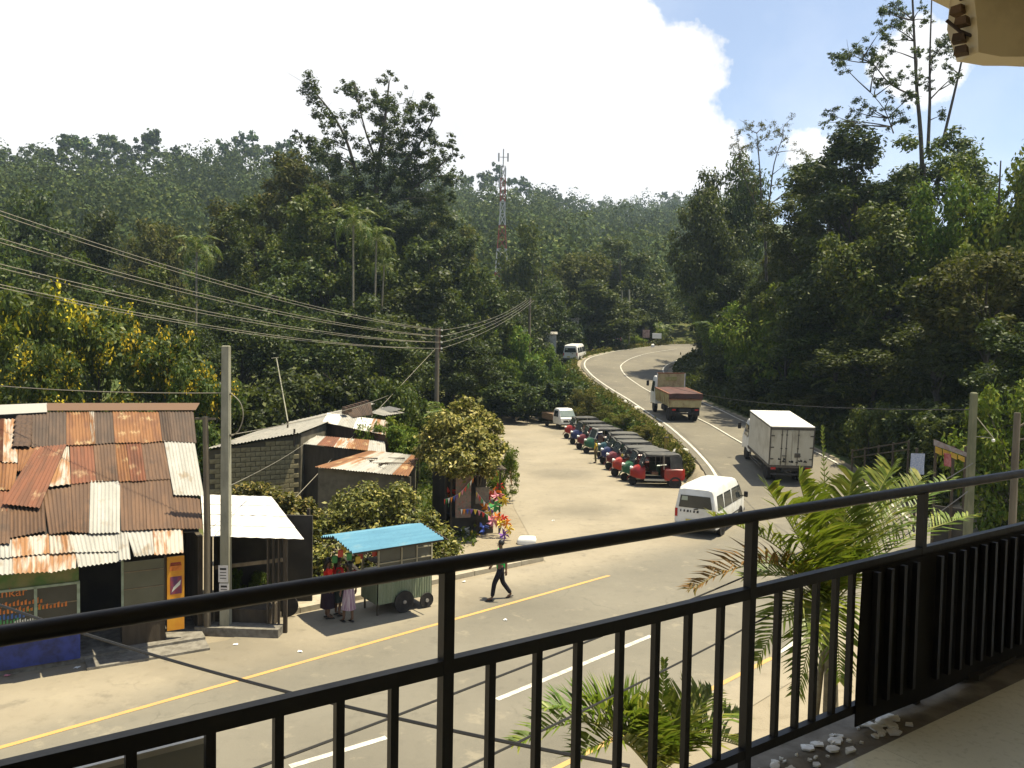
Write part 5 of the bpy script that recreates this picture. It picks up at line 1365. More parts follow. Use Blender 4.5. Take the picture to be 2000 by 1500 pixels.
def person(label, loc, head, H, pose, top, bottom, skirt=None, sleeves=True, hair_long=False, extra=None):
    """pose: dict of joint offsets (metres, x forward) over a relaxed standing figure 1.65 m tall"""
    T = thing('person', label, 'person', loc, rz=head, scale=H / 1.65, group=None)
    J = dict(pelvis=((0, 0, .92), (.125, .10)), waist=((0, 0, 1.06), (.115, .085)), chest=((.0, 0, 1.26), (.145, .10)), neckb=((0, 0, 1.40), (.065, .06)), neck=((.01, 0, 1.46), .048), headl=((.02, 0, 1.53), (.070, .078)), headt=((.015, 0, 1.61), (.062, .072)))
    B = [('pelvis', 'waist'), ('waist', 'chest'), ('chest', 'neckb'), ('neckb', 'neck'), ('neck', 'headl'), ('headl', 'headt')]
    for s, n in ((1, 'l'), (-1, 'r')):
        J.update({'sh' + n: ((0, s * .165, 1.36), .055), 'el' + n: ((-.02, s * .215, 1.10), .040), 'wr' + n: ((.04, s * .225, .87), .026), 'hip' + n: ((0, s * .085, .86), .085), 'kn' + n: ((.02, s * .095, .48), .056), 'an' + n: ((-.02, s * .10, .075), .034), 'to' + n: ((.13, s * .105, .03), .030)})
        B += [('chest', 'sh' + n), ('sh' + n, 'el' + n), ('el' + n, 'wr' + n), ('pelvis', 'hip' + n), ('hip' + n, 'kn' + n), ('kn' + n, 'an' + n), ('an' + n, 'to' + n)]
    for k, p in (pose or {}).items(): J[k] = (tuple(p), J[k][1])
    me = skin_mesh('body', J, B, m_skin)
    mb = MB()
    for s, n in ((1, 'l'), (-1, 'r')):                      # hands: palm and five bent fingers
        w = Vector(J['wr' + n][0]); d = (w - Vector(J['el' + n][0])).normalized(); sd = Vector((1, 0, 0)); sd = (sd - d * sd.dot(d)).normalized(); q = d.cross(sd)
        mb.tube([w - d * .01, w + d * .04, w + d * .085], [.024, .034, .028], 6)
        for k, L in enumerate((.062, .072, .068, .052)):
            b = w + d * .08 + sd * (.024 - .016 * k)
            mb.tube([b, b + d * L * .5, b + d * L * .9 + q * s * .018], [.009, .008, .006], 5)
        b = w + d * .035 + sd * .03; mb.tube([b, b + sd * .02 + d * .03, b + sd * .024 + d * .055], [.011, .009, .007], 5)
    hc = Vector(J['headl'][0])                              # face: nose, ears, eyes, lips
    mb.ball(hc + Vector((.078, 0, .015)), (.016, .012, .02), 6)
    for s in (1, -1): mb.ball(hc + Vector((0, s * .078, .02)), (.018, .010, .03), 6)
    mb.ball(hc + Vector((.070, 0, -.03)), (.010, .024, .008), 6)
    merge(me, mb)
    body = link('body', me, T); KIDS.setdefault(T.name, []).append(body)
    eb = MB()
    for s in (1, -1): eb.ball(hc + Vector((.068, s * .03, .04)), (.010, .013, .008), 6)
    eb.build('eyes', m_hair, body)
    hb = MB(); ht_ = Vector(J['headt'][0])
    hb.ball(ht_ + Vector((-.022, 0, .005)), (.094, .092, .095), 10)
    if hair_long: hb.tube([hc + Vector((-.08, 0, .06)), hc + Vector((-.11, 0, -.05)), hc + Vector((-.11, 0, -.20))], [.05, .045, .02], 7)
    hb.build('hair', m_hair, T, 60)
    # shirt
    JS = {k: (J[k][0], (J[k][1] if hasattr(J[k][1], '__len__') else (J[k][1],) * 2)) for k in ('pelvis', 'waist', 'chest', 'neckb', 'shl', 'shr')}
    JS = {k: (p, (r[0] + .020, r[1] + .022)) for k, (p, r) in JS.items()}
    JS['neckb'] = ((0, 0, 1.385), (.075, .07))
    if not skirt: JS['pelvis'] = ((0, 0, .80), (.155, .135))
    BS = [('pelvis', 'waist'), ('waist', 'chest'), ('chest', 'neckb'), ('chest', 'shl'), ('chest', 'shr')]
    for n in 'lr':
        e = Vector(J['sh' + n][0]).lerp(Vector(J['el' + n][0]), .8 if sleeves else .3)
        JS['sl' + n] = (tuple(e), (.066, .066)); BS.append(('sh' + n, 'sl' + n))
    sm = skin_mesh('shirt', JS, BS, top); o = link('shirt', sm, T); KIDS[T.name].append(o)
    if skirt:
        rings = []
        for z, a, b in ((1.04, .135, .115), (.92, .165, .14), (.7, .185, .165), (.5, .20, .18), (skirt, .215, .20), (skirt - .005, .20, .185)):
            cx = (J['knl'][0][0] + J['knr'][0][0]) / 2 * (1.0 - z) * .6
            rings.append([(cx + a * cos(t_) * (1 + .05 * sin(5 * t_)), b * sin(t_) * (1 + .05 * sin(5 * t_)), z) for t_ in np.linspace(0, 2 * pi, 17)[:-1]])
        mb = MB(); mb.loft(rings); mb.build('skirt', bottom, T, 60)
    else:
        JT = dict(pelvis=((0, 0, .93), (.142, .118)), waist=((0, 0, 1.02), (.128, .10)))
        BT = [('pelvis', 'waist')]
        for n in 'lr':
            JT['hip' + n] = (J['hip' + n][0], (.098, .098)); JT['kn' + n] = (J['kn' + n][0], (.074, .074))
            a = Vector(J['kn' + n][0]).lerp(Vector(J['an' + n][0]), .95); JT['an' + n] = (tuple(a), (.060, .060))
            BT += [('pelvis', 'hip' + n), ('hip' + n, 'kn' + n), ('kn' + n, 'an' + n)]
        tm = skin_mesh('trousers', JT, BT, bottom); o = link('trousers', tm, T); KIDS[T.name].append(o)
    mb = MB()
    for n in 'lr':
        a = Vector(J['an' + n][0]); t_ = Vector(J['to' + n][0])
        mb.loft([[a + Vector((-.06, y, -.045)) for y in (-.03, .03)] + [a + Vector((-.06, y, -.06)) for y in (.03, -.03)], [Vector((t_.x + .03, t_.y + y, t_.z - .012)) for y in (-.045, .045)] + [Vector((t_.x + .03, t_.y + y, t_.z - .03)) for y in (.045, -.045)]])
    mb.build('sandals', m_under, T)
    return T
C_ = lambda n, c, c2=None, s=8: M(n, c, c2, s, .8, 0, .2)
stride = dict(hipl=(.02, .085, .86), knl=(.20, .09, .50), anl=(.26, .10, .085), tol=(.41, .105, .05), hipr=(-.02, -.085, .86), knr=(-.08, -.095, .47), anr=(-.34, -.10, .11), tor=(-.22, -.105, .03), ell=(-.10, .22, 1.11), wrl=(-.10, .23, .87), elr=(.06, -.22, 1.10), wrr=(.20, -.23, .92))
g = lambda u, v: Vector((gp(u, v).x, gp(u, v).y, .018))
person('man in a green shirt and black trousers striding along the road', g(977, 1172), atan2(-.25, -1), 1.68, stride, C_('green_shirt', (.02, .42, .08), (.03, .34, .07)), C_('black_trousers', (.012, .012, .016)))
red_top = C_('red_blouse', (.62, .030, .018), (.52, .025, .016)); red2 = C_('crimson_blouse', (.50, .022, .022))
arm_f = dict(elr=(.06, -.21, 1.12), wrr=(.24, -.12, 1.10))
person('woman in bright red blouse and long dark skirt left of the food cart', g(640, 1208), .5, 1.56, dict(), red_top, C_('dark_plum_skirt', (.022, .014, .022), (.03, .02, .028)), .30, hair_long=True)
person('woman in crimson blouse standing between the two others at the cart', g(660, 1203), .7, 1.54, arm_f, red2, C_('dark_green_skirt', (.025, .035, .028), (.02, .022, .02)), .42, hair_long=True)
person('woman in red blouse and striped violet sarong nearest the road by the cart', g(681, 1217), 2.2, 1.56, dict(knl=(.10, .09, .5), anl=(.10, .10, .08), tol=(.25, .10, .03)), C_('scarlet_blouse', (.50, .03, .03)), M('striped_sarong', (.20, .11, .17), (.42, .36, .36), 9, .8, stretch=(4, 4, .2)), .38, hair_long=True)
person('person in yellow shirt standing before the three-wheelers', g(1163, 905), pi, 1.5, dict(), C_('yellow_shirt', (.50, .36, .04)), C_('olive_shorts', (.10, .085, .035)))
person('person in tan clothes walking on the side road past the kiosk', g(992, 947), -1.2, 1.62, stride, C_('tan_shirt', (.36, .24, .12)), C_('tan_trousers', (.34, .22, .11)))
# ------------------------------------------------------------------ plants
LM = dict(
 dark=leaf_mat('dark_leaves', (.015, .029, .005), (.042, .064, .010), (.080, .100, .018), .28, .5, .2),
 mid=leaf_mat('mid_green_leaves', (.030, .060, .008), (.074, .108, .014), (.11, .130, .025), .30, .5, .2),
 olive=leaf_mat('olive_leaves', (.050, .060, .012), (.090, .092, .020), (.125, .11, .035), .28, .62, .12),
 bright=leaf_mat('bright_leaves', (.070, .130, .012), (.14, .20, .022), (.19, .22, .035), .35, .6, .15),
 croton=leaf_mat('bronze_green_leaves', (.055, .070, .014), (.17, .175, .036), (.29, .25, .075), .28, .5, .3, .06),
 yellowish=leaf_mat('yellow_green_leaves', (.08, .10, .018), (.26, .23, .055), (.42, .36, .14), .28, .5, .3, .06),
 hill=leaf_mat('far_canopy', (.030, .052, .022), (.050, .076, .030), (.066, .086, .032), .15, .8, .04, .2),
 frond=leaf_mat('palm_leaflets', (.105, .165, .016), (.17, .235, .026), (.26, .28, .05), .38, .45, .35, .12),
 frondd=leaf_mat('dry_palm_leaflets', (.20, .12, .035), (.26, .16, .05), (.10, .10, .025), .3, .6, .2, .1),
 palmfar=leaf_mat('far_palm_leaflets', (.045, .085, .010), (.085, .13, .018), (.12, .15, .03), .32, .5, .25, .15),
 grass=leaf_mat('grass_blades', (.060, .085, .015), (.13, .125, .035), (.20, .16, .07), .25, .8, .05),
 flower=leaf_mat('yellow_petals', (.58, .46, .03), (.70, .58, .06), None, .3, .6, .1, .04),
)
_h = LM['hill'].node_tree
_g = _h.nodes.new('ShaderNodeNewGeometry'); _n = _h.nodes.new('ShaderNodeTexNoise'); _n.inputs['Scale'].default_value = .045; _n.inputs['Detail'].default_value = 4
_h.links.new(_g.outputs['Position'], _n.inputs['Vector'])
_m = _h.nodes.new('ShaderNodeMapRange'); _m.inputs['From Min'].default_value = .35; _m.inputs['From Max'].default_value = .65; _m.inputs['To Min'].default_value = .5; _m.inputs['To Max'].default_value = 2.3
_h.links.new(_n.outputs['Fac'], _m.inputs['Value'])
_hs = [n for n in _h.nodes if n.bl_idname == 'ShaderNodeHueSaturation'][0]; _h.links.new(_m.outputs[0], _hs.inputs['Value'])
m_bark = M('grey_brown_bark', (.055, .045, .036), (.032, .027, .022), 6, .9, bump=.5, stretch=(1, 1, .25), dirt=(.10, .09, .065), dscale=2)
m_barkp = M('pale_palm_trunk', (.20, .18, .125), (.13, .115, .08), 5, .9, stretch=(1, 1, 3))
def leaves(P, N, size, asp, rg, droop=.15):
    """one four-cornered bent leaf per point"""
    n = len(P)
    N = N / np.maximum(np.linalg.norm(N, axis=1, keepdims=True), 1e-6)
    t = rg.normal(size=(n, 3)); t -= N * (t * N).sum(1, keepdims=True); t /= np.maximum(np.linalg.norm(t, axis=1, keepdims=True), 1e-6)
    b = np.cross(N, t); s = np.asarray(size).reshape(-1, 1)
    V = np.empty((n, 4, 3))
    V[:, 0] = P - t * s * .5; V[:, 1] = P + b * s * asp * .5 - N * s * droop * .2; V[:, 2] = P + t * s * .5 - N * s * droop; V[:, 3] = P - b * s * asp * .5 - N * s * droop * .2
    return V.reshape(-1, 3)
def quads(n): return np.arange(4 * n).reshape(n, 4)
def clump_points(C, R, n, rg, shell=.45, squash=.8):
    """points spread through a set of leaf clumps (centres C, radii R)"""
    w = R ** 2; k = rg.choice(len(C), n, p=w / w.sum())
    d = rg.normal(size=(n, 3)); d /= np.linalg.norm(d, axis=1, keepdims=True)
    r = shell + (1 - shell) * rg.random(n) ** .7
    r = r * (1 + .18 * rg.normal(size=n))
    P = C[k] + d * (r * R[k])[:, None] * np.array([1, 1, squash])
    N = d * .7 + np.array([0, 0, .55]) + rg.normal(size=(n, 3)) * .45
    return P, N
def limb(mb, a, b, r0, r1, rg, n=5, sag=.12):
    a, b = Vector(a), Vector(b); L = (b - a).length
    k1 = Vector(rg.normal(size=3)) * L * .05
    pts = []
    for i in range(n + 1):
        s = i / n
        pts.append(a.lerp(b, s) + Vector((0, 0, sag * L * sin(pi * s) * .5)) + k1 * sin(pi * s))
    mb.tube(pts, [lerp(r0, r1, i / n) for i in range(n + 1)], 6, cap=False)
PROTO = {}
def proto_tree(key, h, w, nclump, cr, nleaf, lsize, asp, mat, seed, trunk=.34, low=.30, kind='round', tr=.22, shell=.45, sub=2.4):
    """a tree of height h and crown width w: trunk with limbs, crown of leaf clumps"""
    rg = np.random.default_rng(seed)
    C, R = [], []
    for i in range(nclump):
        d = rg.normal(size=3); d /= np.linalg.norm(d); rr = (.30 + .62 * rg.random() ** .6)
        zc, zh = lerp(low, 1, .5) * h, (1 - low) * h * .5
        p = np.array([d[0] * rr * w * .5, d[1] * rr * w * .5, zc + d[2] * rr * zh])
        if kind == 'cone':
            f = np.clip((h - p[2]) / (h * (1 - low)), .12, 1); p[0] *= f; p[1] *= f
        if kind == 'flat':
            p[2] = lerp(low, 1, .72) * h + d[2] * rr * zh * .45
        C.append(p); R.append(cr * (.6 + .7 * rg.random()) * (.8 if kind == 'cone' else 1))
    C0, R0 = np.array(C), np.array(R)
    # each clump breaks into smaller tufts so that the outline is ragged
    k = rg.integers(0, len(C0), int(nclump * sub)); d = rg.normal(size=(len(k), 3)); d /= np.linalg.norm(d, axis=1, keepdims=True)
    C1 = C0[k] + d * R0[k][:, None] * .85; R1 = R0[k] * (.28 + .3 * rg.random(len(k)))
    C2, R2 = np.vstack([C0, C1]), np.concatenate([R0 * .8, R1])
    P, N = clump_points(C2, R2, nleaf, rg, shell)
    P[:, 2] = np.maximum(P[:, 2], .15)
    me = np_mesh(key + '_crown', leaves(P, N, lsize * (.6 + .8 * rg.random(nleaf)), asp, rg), quads(nleaf), LM[mat])
    mb = MB(); top = Vector((rg.normal() * .03 * h, rg.normal() * .03 * h, h * .8))
    tp = [Vector((0, 0, -.4)).lerp(top, s) + Vector((sin(s * 3 + seed) * .02 * h, cos(s * 4 + seed) * .02 * h, 0)) for s in np.linspace(0, 1, 8)]
    mb.tube(tp, [tr * lerp(1.25, .18, s ** .8) for s in np.linspace(0, 1, 8)], 8, cap=False)
    for i in np.argsort(-R0)[:int(nclump * .75)]:
        c = Vector(C0[i]); s = min(max((c.z / h - .18) / .8, .15), .92) * .8
        a = tp[0].lerp(top, s); j = min(int(s * 7), 6); a = tp[j].lerp(tp[j + 1], s * 7 - j)
        limb(mb, a, c, tr * .35 * (1.1 - s), .015, rg)
    tm = mb.mesh(key + '_trunk', m_bark, 60)
    PROTO[key] = (tm, me, h, w)
proto_tree('broad_a', 12, 9.5, 30, 1.75, 15000, .34, .55, 'dark', 1)
proto_tree('broad_b', 12, 10, 34, 1.55, 15000, .32, .55, 'mid', 2, low=.22)
proto_tree('broad_c', 12, 9, 28, 1.7, 14000, .36, .5, 'olive', 3, low=.25)
proto_tree('broad_d', 12, 9, 30, 1.6, 15000, .30, .6, 'dark', 4, low=.12)
proto_tree('light_a', 10, 8, 26, 1.4, 10000, .30, .5, 'bright', 5, low=.15)
proto_tree('cone_a', 12, 5.5, 30, 1.0, 9000, .30, .45, 'dark', 6, low=.10, kind='cone')
proto_tree('bush_a', 4, 5.5, 22, .95, 9000, .24, .5, 'mid', 7, low=.02, tr=.08)
proto_tree('bush_b', 4, 5, 22, .9, 9000, .24, .55, 'dark', 8, low=.02, tr=.08)
proto_tree('bush_c', 4, 5.5, 24, .85, 9000, .22, .45, 'bright', 9, low=.02, tr=.08)
proto_tree('bush_d', 4, 5, 22, .9, 9000, .24, .5, 'olive', 10, low=.02, tr=.08)
proto_tree('tall_a', 24, 13, 62, 1.75, 26000, .42, .5, 'dark', 14, low=.10, tr=.4)
proto_tree('tall_b', 24, 14, 66, 1.7, 26000, .40, .5, 'mid', 15, low=.12, tr=.4)
proto_tree('tall_c', 24, 12, 56, 1.7, 24000, .42, .5, 'olive', 16, low=.15, tr=.4)
proto_tree('bush_s', 4, 5.5, 24, .85, 9000, .22, .32, 'grass', 17, low=.02, tr=.08)
proto_tree('bush_e', 4, 5.5, 26, .85, 12000, .20, .45, 'mid', 12, low=.02, tr=.08)
for i in range(4):
    proto_tree('far_%d' % i, 14, 8.5 - i * .6, 13, 1.45, 750, .85, .7, 'hill', 20 + i, low=.38 - .05 * i, tr=.16, kind=('round', 'flat', 'round', 'round')[i], sub=1.5)
def tree(kind, name, label, cat, u, vtop, d, wpx, group, rz=None, base=None):
    tm, cm, h, w = PROTO[kind]
    p = dp(u, vtop, d)
    zb = float(terr(p.x, p.y)) if base is None else base
    H_ = max(p.z - zb, 1.0); W_ = wpx / F * d
    W_ = max(W_, H_ * w / h * .55)
    T = thing(name, label, cat, (p.x, p.y, zb), group=group)
    put(T, (p.x, p.y, zb), rng.random() * 6.28 if rz is None else rz, (W_ / w, W_ / w, H_ / h))
    if T.name in KIDS: pass
    a = link('trunk', tm, T); b = link('crown', cm, T)
    return T
def nth(i): return ['first', 'second', 'third', 'fourth', 'fifth', 'sixth', 'seventh', 'eighth', 'ninth', 'tenth', 'eleventh', 'twelfth'][i]
# --- wooded valley on the left and centre: (kind, u, v of the top, distance, crown width in px, label)
MIDW = [
 ('broad_a', 40, 395, 78, 190, 'dark tree at the left edge below the ridge'), ('broad_d', 165, 430, 72, 170, 'dark tree left of the feathery one below the ridge'),
 ('broad_c', 300, 408, 92, 150, 'brownish feathery tree standing above the yellow flowers'), ('broad_b', 110, 500, 58, 230, 'green tree behind the flowering shrubs at left'),
 ('broad_b', 265, 520, 62, 190, 'green tree behind the flowering shrubs near the palm'), ('light_a', 440, 440, 100, 150, 'pale green rounded tree beyond the slender palm'), ('light_a', 470, 520, 88, 110, 'smaller pale green tree below the rounded one'),
 ('broad_b', -60, 430, 66, 200, 'tree cut by the left edge of the picture'), ('broad_d', 350, 600, 52, 170, 'low dark tree beside the slender palm trunk'),
 ('tall_c', 560, 285, 84, 250, 'tall broad tree left of the tallest tree'), ('tall_b', 500, 370, 80, 200, 'green tree at the left flank of the central wood'),
 ('tall_b', 640, 350, 78, 260, 'dense tree under the left boughs of the tallest tree'), ('broad_d', 560, 520, 68, 220, 'dark tree in the lower left of the central wood'),
 ('tall_a', 730, 380, 82, 270, 'dense tree directly below the tallest crown'), ('tall_a', 840, 385, 92, 220, 'dark tree right of the tallest tree'), ('tall_c', 885, 415, 98, 170, 'tree between the tallest tree and the lattice mast'),
 ('broad_b', 1052, 440, 112, 120, 'tree just right of the lattice mast'), ('broad_d', 800, 540, 76, 240, 'dark tree low in the central wood behind the wires'), ('broad_b', 930, 530, 84, 200, 'leafy tree low in the wood left of the mast foot'),
 ('broad_d', 660, 590, 62, 230, 'shaded tree behind the slender palm trunks'), ('broad_d', 480, 600, 60, 200, 'shaded tree behind the concrete pole'), ('broad_d', 760, 640, 58, 190, 'shaded tree behind the wire pole'),
 ('broad_a', 1020, 575, 96, 150, 'dark tree above the green roadside bush'), ('broad_c', 1130, 478, 122, 170, 'brownish tree above the far bend'), ('broad_b', 1215, 462, 128, 190, 'rounded tree behind the far bend'), ('broad_b', 1275, 500, 130, 120, 'small rounded tree at the right of the far bend'),
 ('broad_d', 1160, 560, 112, 190, 'dark tree shading the far bend'), ('broad_d', 1255, 560, 124, 140, 'dark tree behind the two far poles'), ('broad_a', 1085, 560, 106, 130, 'dark tree over the white roadside walls'), ('broad_d', 900, 640, 72, 180, 'shaded tree at the head of the side road'), ('broad_d', 985, 650, 88, 170, 'shaded tree behind the roadside bush'),
]
for k, u, v, d, w, lab in MIDW:
    tree(k, 'forest_tree', lab, 'tree', u, v, d, w, 'trees of the wooded valley')
# --- wooded bank right of the climbing road
RW = [
 ('tall_a', 1690, 235, 60, 300, 'large dark tree in the middle of the right bank'), ('tall_b', 1590, 305, 68, 210, 'dark tree left of the largest one on the right bank'), ('tall_b', 1830, 240, 56, 270, 'dark tree right of the largest one on the right bank'),
 ('light_a', 1960, 215, 48, 230, 'sunlit bright green tree at the right edge'), ('light_a', 1880, 300, 50, 180, 'bright green tree under the concrete eave'), ('broad_b', 1740, 410, 52, 260, 'leafy tree in the lower middle of the right bank'),
 ('broad_a', 1640, 500, 56, 210, 'dark tree above the box lorry'), ('broad_b', 1530, 520, 66, 170, 'green tree behind the sunlit bush'), ('broad_c', 1930, 470, 42, 250, 'olive tree at the right edge above the signboards'), ('broad_d', 1850, 560, 44, 250, 'dark tree behind the right-hand pole'),
 ('broad_d', 1480, 560, 72, 150, 'dark tree above the tipper lorry'), ('broad_a', 1420, 500, 84, 130, 'dark tree under the thin bare tree'), ('broad_d', 1700, 640, 50, 230, 'dark tree low on the right bank'), ('broad_a', 1590, 640, 58, 190, 'dark tree low above the road edge'),
 ('broad_d', 1384, 345, 86, 84, 'small dark cone-shaped tree on the skyline left of the bare tree'), ('broad_a', 1436, 312, 88, 74, 'slim dark tree on the skyline beside the bare tree'), ('broad_d', 1990, 640, 36, 220, 'dark tree at the right edge below the olive one'), ('broad_c', 1540, 470, 80, 110, 'small tree below the bare tree crown'),
]
for k, u, v, d, w, lab in RW:
    tree(k, 'bank_tree', lab, 'tree', u, v, d, w, 'trees of the right-hand bank')
BUSH = [
 ('bush_c', 1540, 545, 62, 210, 'sunlit yellow-green bush halfway up the right bank'), ('bush_c', 1450, 590, 72, 150, 'green bush above the tipper lorry'), ('bush_b', 1412, 690, 74, 90, 'dark bush at the inside of the bend'), ('bush_b', 1480, 700, 64, 150, 'dark bush right of the tipper lorry'),
 ('bush_b', 1560, 740, 58, 150, 'dark bush over the road edge before the box lorry'), ('bush_d', 1650, 770, 52, 160, 'olive bush right of the box lorry'), ('bush_b', 1730, 800, 46, 170, 'dark bush above the wooden fence'), ('bush_c', 1400, 585, 84, 100, 'green bush at the inner corner of the bend'),
 ('bush_a', 1700, 780, 44, 110, 'green shrub lit by the sun above the fence'), ('bush_b', 1800, 780, 40, 170, 'dark bush beside the signboards'), ('bush_b', 1900, 800, 36, 190, 'dark bush behind the right-hand pole'), ('bush_c', 1985, 745, 32, 110, 'bright green bush at the right edge'),
 ('bush_b', 1392, 660, 92, 80, 'dark bush overhanging the far road edge'), ('bush_a', 1400, 570, 100, 90, 'green bush on the inside of the far bend'),
 ('bush_c', 1000, 640, 84, 150, 'bright green bush above the side road'), ('bush_c', 950, 690, 80, 130, 'green bush at the head of the side road'), ('bush_a', 1050, 700, 82, 90, 'green bush left of the parked far van'), ('bush_c', 1070, 676, 90, 80, 'bright bush in front of the white roadside pillar'), ('bush_b', 1010, 740, 78, 160, 'dark bush at the foot of the bank'), ('bush_b', 1090, 740, 78, 110, 'dark bush on the bank above the pickup'),
 ('bush_s', 1150, 755, 73, 90, 'olive bush on the bank above the far three-wheelers'), ('bush_s', 1195, 790, 66, 80, 'olive bush midway along the bank'), ('bush_s', 1225, 815, 60, 80, 'straw-coloured bush above the three-wheeler roofs'), ('bush_c', 1205, 806, 63, 46, 'small bright bush on the bank'), ('bush_s', 1262, 842, 54, 70, 'straw-coloured bush beside the yellow post'), ('bush_c', 1310, 895, 46.5, 60, 'low green bush behind the nearest three-wheeler'),
 ('bush_b', 470, 740, 44, 220, 'dark bush behind the shed roof'), ('bush_b', 600, 720, 50, 200, 'dark bush behind the tin roofs'), ('bush_b', 720, 730, 50, 170, 'dark bush behind the stacked tiles'),
 ('bush_a', 780, 735, 43, 100, 'green bush left of the wire pole'), ('bush_c', 760, 818, 36, 95, 'bright green bush on the tin roofs'), ('bush_c', 985, 868, 37, 75, 'leafy spray over the side road'), ('bush_b', 1100, 660, 104, 90, 'dark bush beside the white roadside wall'), ('bush_c', 1240, 655, 118, 60, 'small bush beside the far signs'), ('bush_b', 1185, 640, 112, 80, 'dark bush left of the chevron sign'),
 ('bush_c', 460, 1120, 21.6, 45, 'small green plant in front of the white-roofed stall'), ('bush_a', 505, 1125, 21.8, 40, 'small plant beside the stall post'),
]
for k, u, v, d, w, lab in BUSH:
    base = None
    tree(k, 'bush', lab, 'bush', u, v, d, w, 'bushes along the roads')

# --- crowns traced clump by clump: the tallest tree, the thin tree at right, the bare tree
def clump_tree(name, label, stems, clumps, d, mat, nleaf, ls, asp, base_u, seed, depth=2.0, tr=.3, shell=.3):
    """stems: pixel polylines; clumps: (u, v, radius px) at about distance d"""
    rg = np.random.default_rng(seed)
    b = dp(base_u, 700, d); zb = float(terr(b.x, b.y)); B = Vector((b.x, b.y, zb))
    T = thing(name, label, 'tree', B)
    C = []; R = []
    for u, v, r in clumps:
        C.append(tuple(dp(u, v, d + rg.normal() * depth))); R.append(r / F * d)
    C, R = np.array(C), np.array(R)
    k = rg.integers(0, len(C), len(C) * 8); dd = rg.normal(size=(len(k), 3)); dd /= np.linalg.norm(dd, axis=1, keepdims=True)
    C2 = np.vstack([C, C[k] + dd * (R[k] * (.6 + .8 * rg.random(len(k))))[:, None]]); R2 = np.concatenate([R * .55, R[k] * (.22 + .34 * rg.random(len(k)))])
    P, N = clump_points(C2, R2, nleaf, rg, shell)
    V = leaves(P, N, ls * (.6 + .8 * rg.random(nleaf)), asp, rg) - np.array(B)
    o = link('crown', np_mesh(name + '_crown', V, quads(nleaf), LM[mat]), T)
    mb = MB(); spts = []
    for pts, r0, r1 in stems:
        P3 = [dp(u, v, d + .3 * rg.normal()) if v is not None else B - Vector((0, 0, .4)) for u, v in pts]
        P3 = dense(P3, 3); n = len(P3)
        mb.tube(P3, [lerp(r0, r1, i / (n - 1)) for i in range(n)], 7, cap=False); spts += P3
    S = np.array([tuple(p) for p in spts])
    for c, r in zip(C, R):
        q = S[S[:, 2] < c[2] - .2] if (S[:, 2] < c[2] - .2).any() else S
        a = q[np.argmin(((q - c) ** 2).sum(1) + .3 * (q[:, 2] - c[2] + 2) ** 2)]
        limb(mb, a, c, .05 + .012 * tr * 10 * r * .3, .012, rg, 5, .05)
        for _ in range(3):
            e = Vector(c) + Vector(rg.normal(size=3)) * r * .6
            limb(mb, c, e, .02, .006, rg, 3, .05)
    mb.build('trunk', m_bark, T, 60, True)
    return T
big = [(600, 165, 20), (612, 190, 22), (625, 225, 24), (650, 240, 22), (655, 262, 20), (675, 175, 16), (690, 165, 16), (705, 185, 20), (715, 210, 22), (700, 225, 18), (735, 200, 18), (752, 160, 16), (760, 190, 22), (765, 145, 11), (745, 230, 26), (775, 225, 24), (800, 200, 22), (830, 205, 20), (845, 218, 20), (815, 240, 22), (790, 260, 26), (760, 270, 26), (835, 265, 18), (850, 280, 18), (865, 300, 20), (880, 275, 12), (890, 302, 10), (820, 300, 26), (785, 300, 28), (740, 300, 26), (715, 290, 22), (725, 330, 34), (770, 335, 34), (815, 335, 30), (855, 330, 22), (880, 345, 20), (893, 350, 14), (690, 330, 30), (650, 310, 26), (615, 295, 22), (590, 275, 14), (575, 268, 10), (700, 370, 36), (760, 380, 38), (820, 380, 30), (850, 390, 20), (880, 390, 12), (660, 360, 34), (625, 345, 30), (640, 285, 16), (730, 260, 14), (770, 420, 34), (720, 420, 36), (680, 410, 34), (640, 400, 34), (800, 430, 34), (840, 420, 28), (610, 380, 26), (660, 450, 38), (720, 470, 40), (780, 470, 40), (830, 470, 34), (620, 440, 30), (690, 500, 38), (750, 520, 38), (810, 520, 34)]
clump_tree('tall_tree', 'tallest tree, its ragged open crown rising above the hill skyline', [([(745, None), (742, 560), (735, 430), (738, 330), (750, 250), (760, 160)], .55, .08), ([(738, 430), (700, 350), (675, 270), (640, 210), (605, 170)], .25, .05), ([(738, 400), (780, 330), (820, 280), (850, 225)], .22, .05), ([(742, 330), (715, 260), (695, 180)], .16, .04), ([(760, 400), (830, 350), (885, 300)], .18, .04)], big, 88, 'dark', 62000, .29, .5, 745, 31, 2.2)
thin = [(1645, 125, 16), (1660, 105, 18), (1680, 95, 16), (1700, 105, 16), (1720, 115, 18), (1740, 100, 16), (1725, 25, 16), (1745, 10, 18), (1760, 35, 18), (1740, 50, 16), (1720, 60, 14), (1775, 60, 14), (1735, 80, 14), (1760, 150, 16), (1740, 160, 14), (1715, 165, 12), (1795, 150, 14), (1815, 160, 12), (1830, 100, 16), (1845, 85, 16), (1820, 120, 14), (1855, 130, 14), (1870, 150, 12), (1800, 15, 12), (1810, 40, 10), (1625, 110, 8), (1780, 190, 14), (1740, 190, 12), (1700, 140, 12), (1790, 100, 10), (1860, 100, 12), (1665, 215, 14), (1690, 205, 16), (1705, 220, 12), (1625, 225, 14), (1612, 240, 12), (1640, 245, 10), (1745, 225, 18), (1770, 235, 16), (1840, 225, 14)]
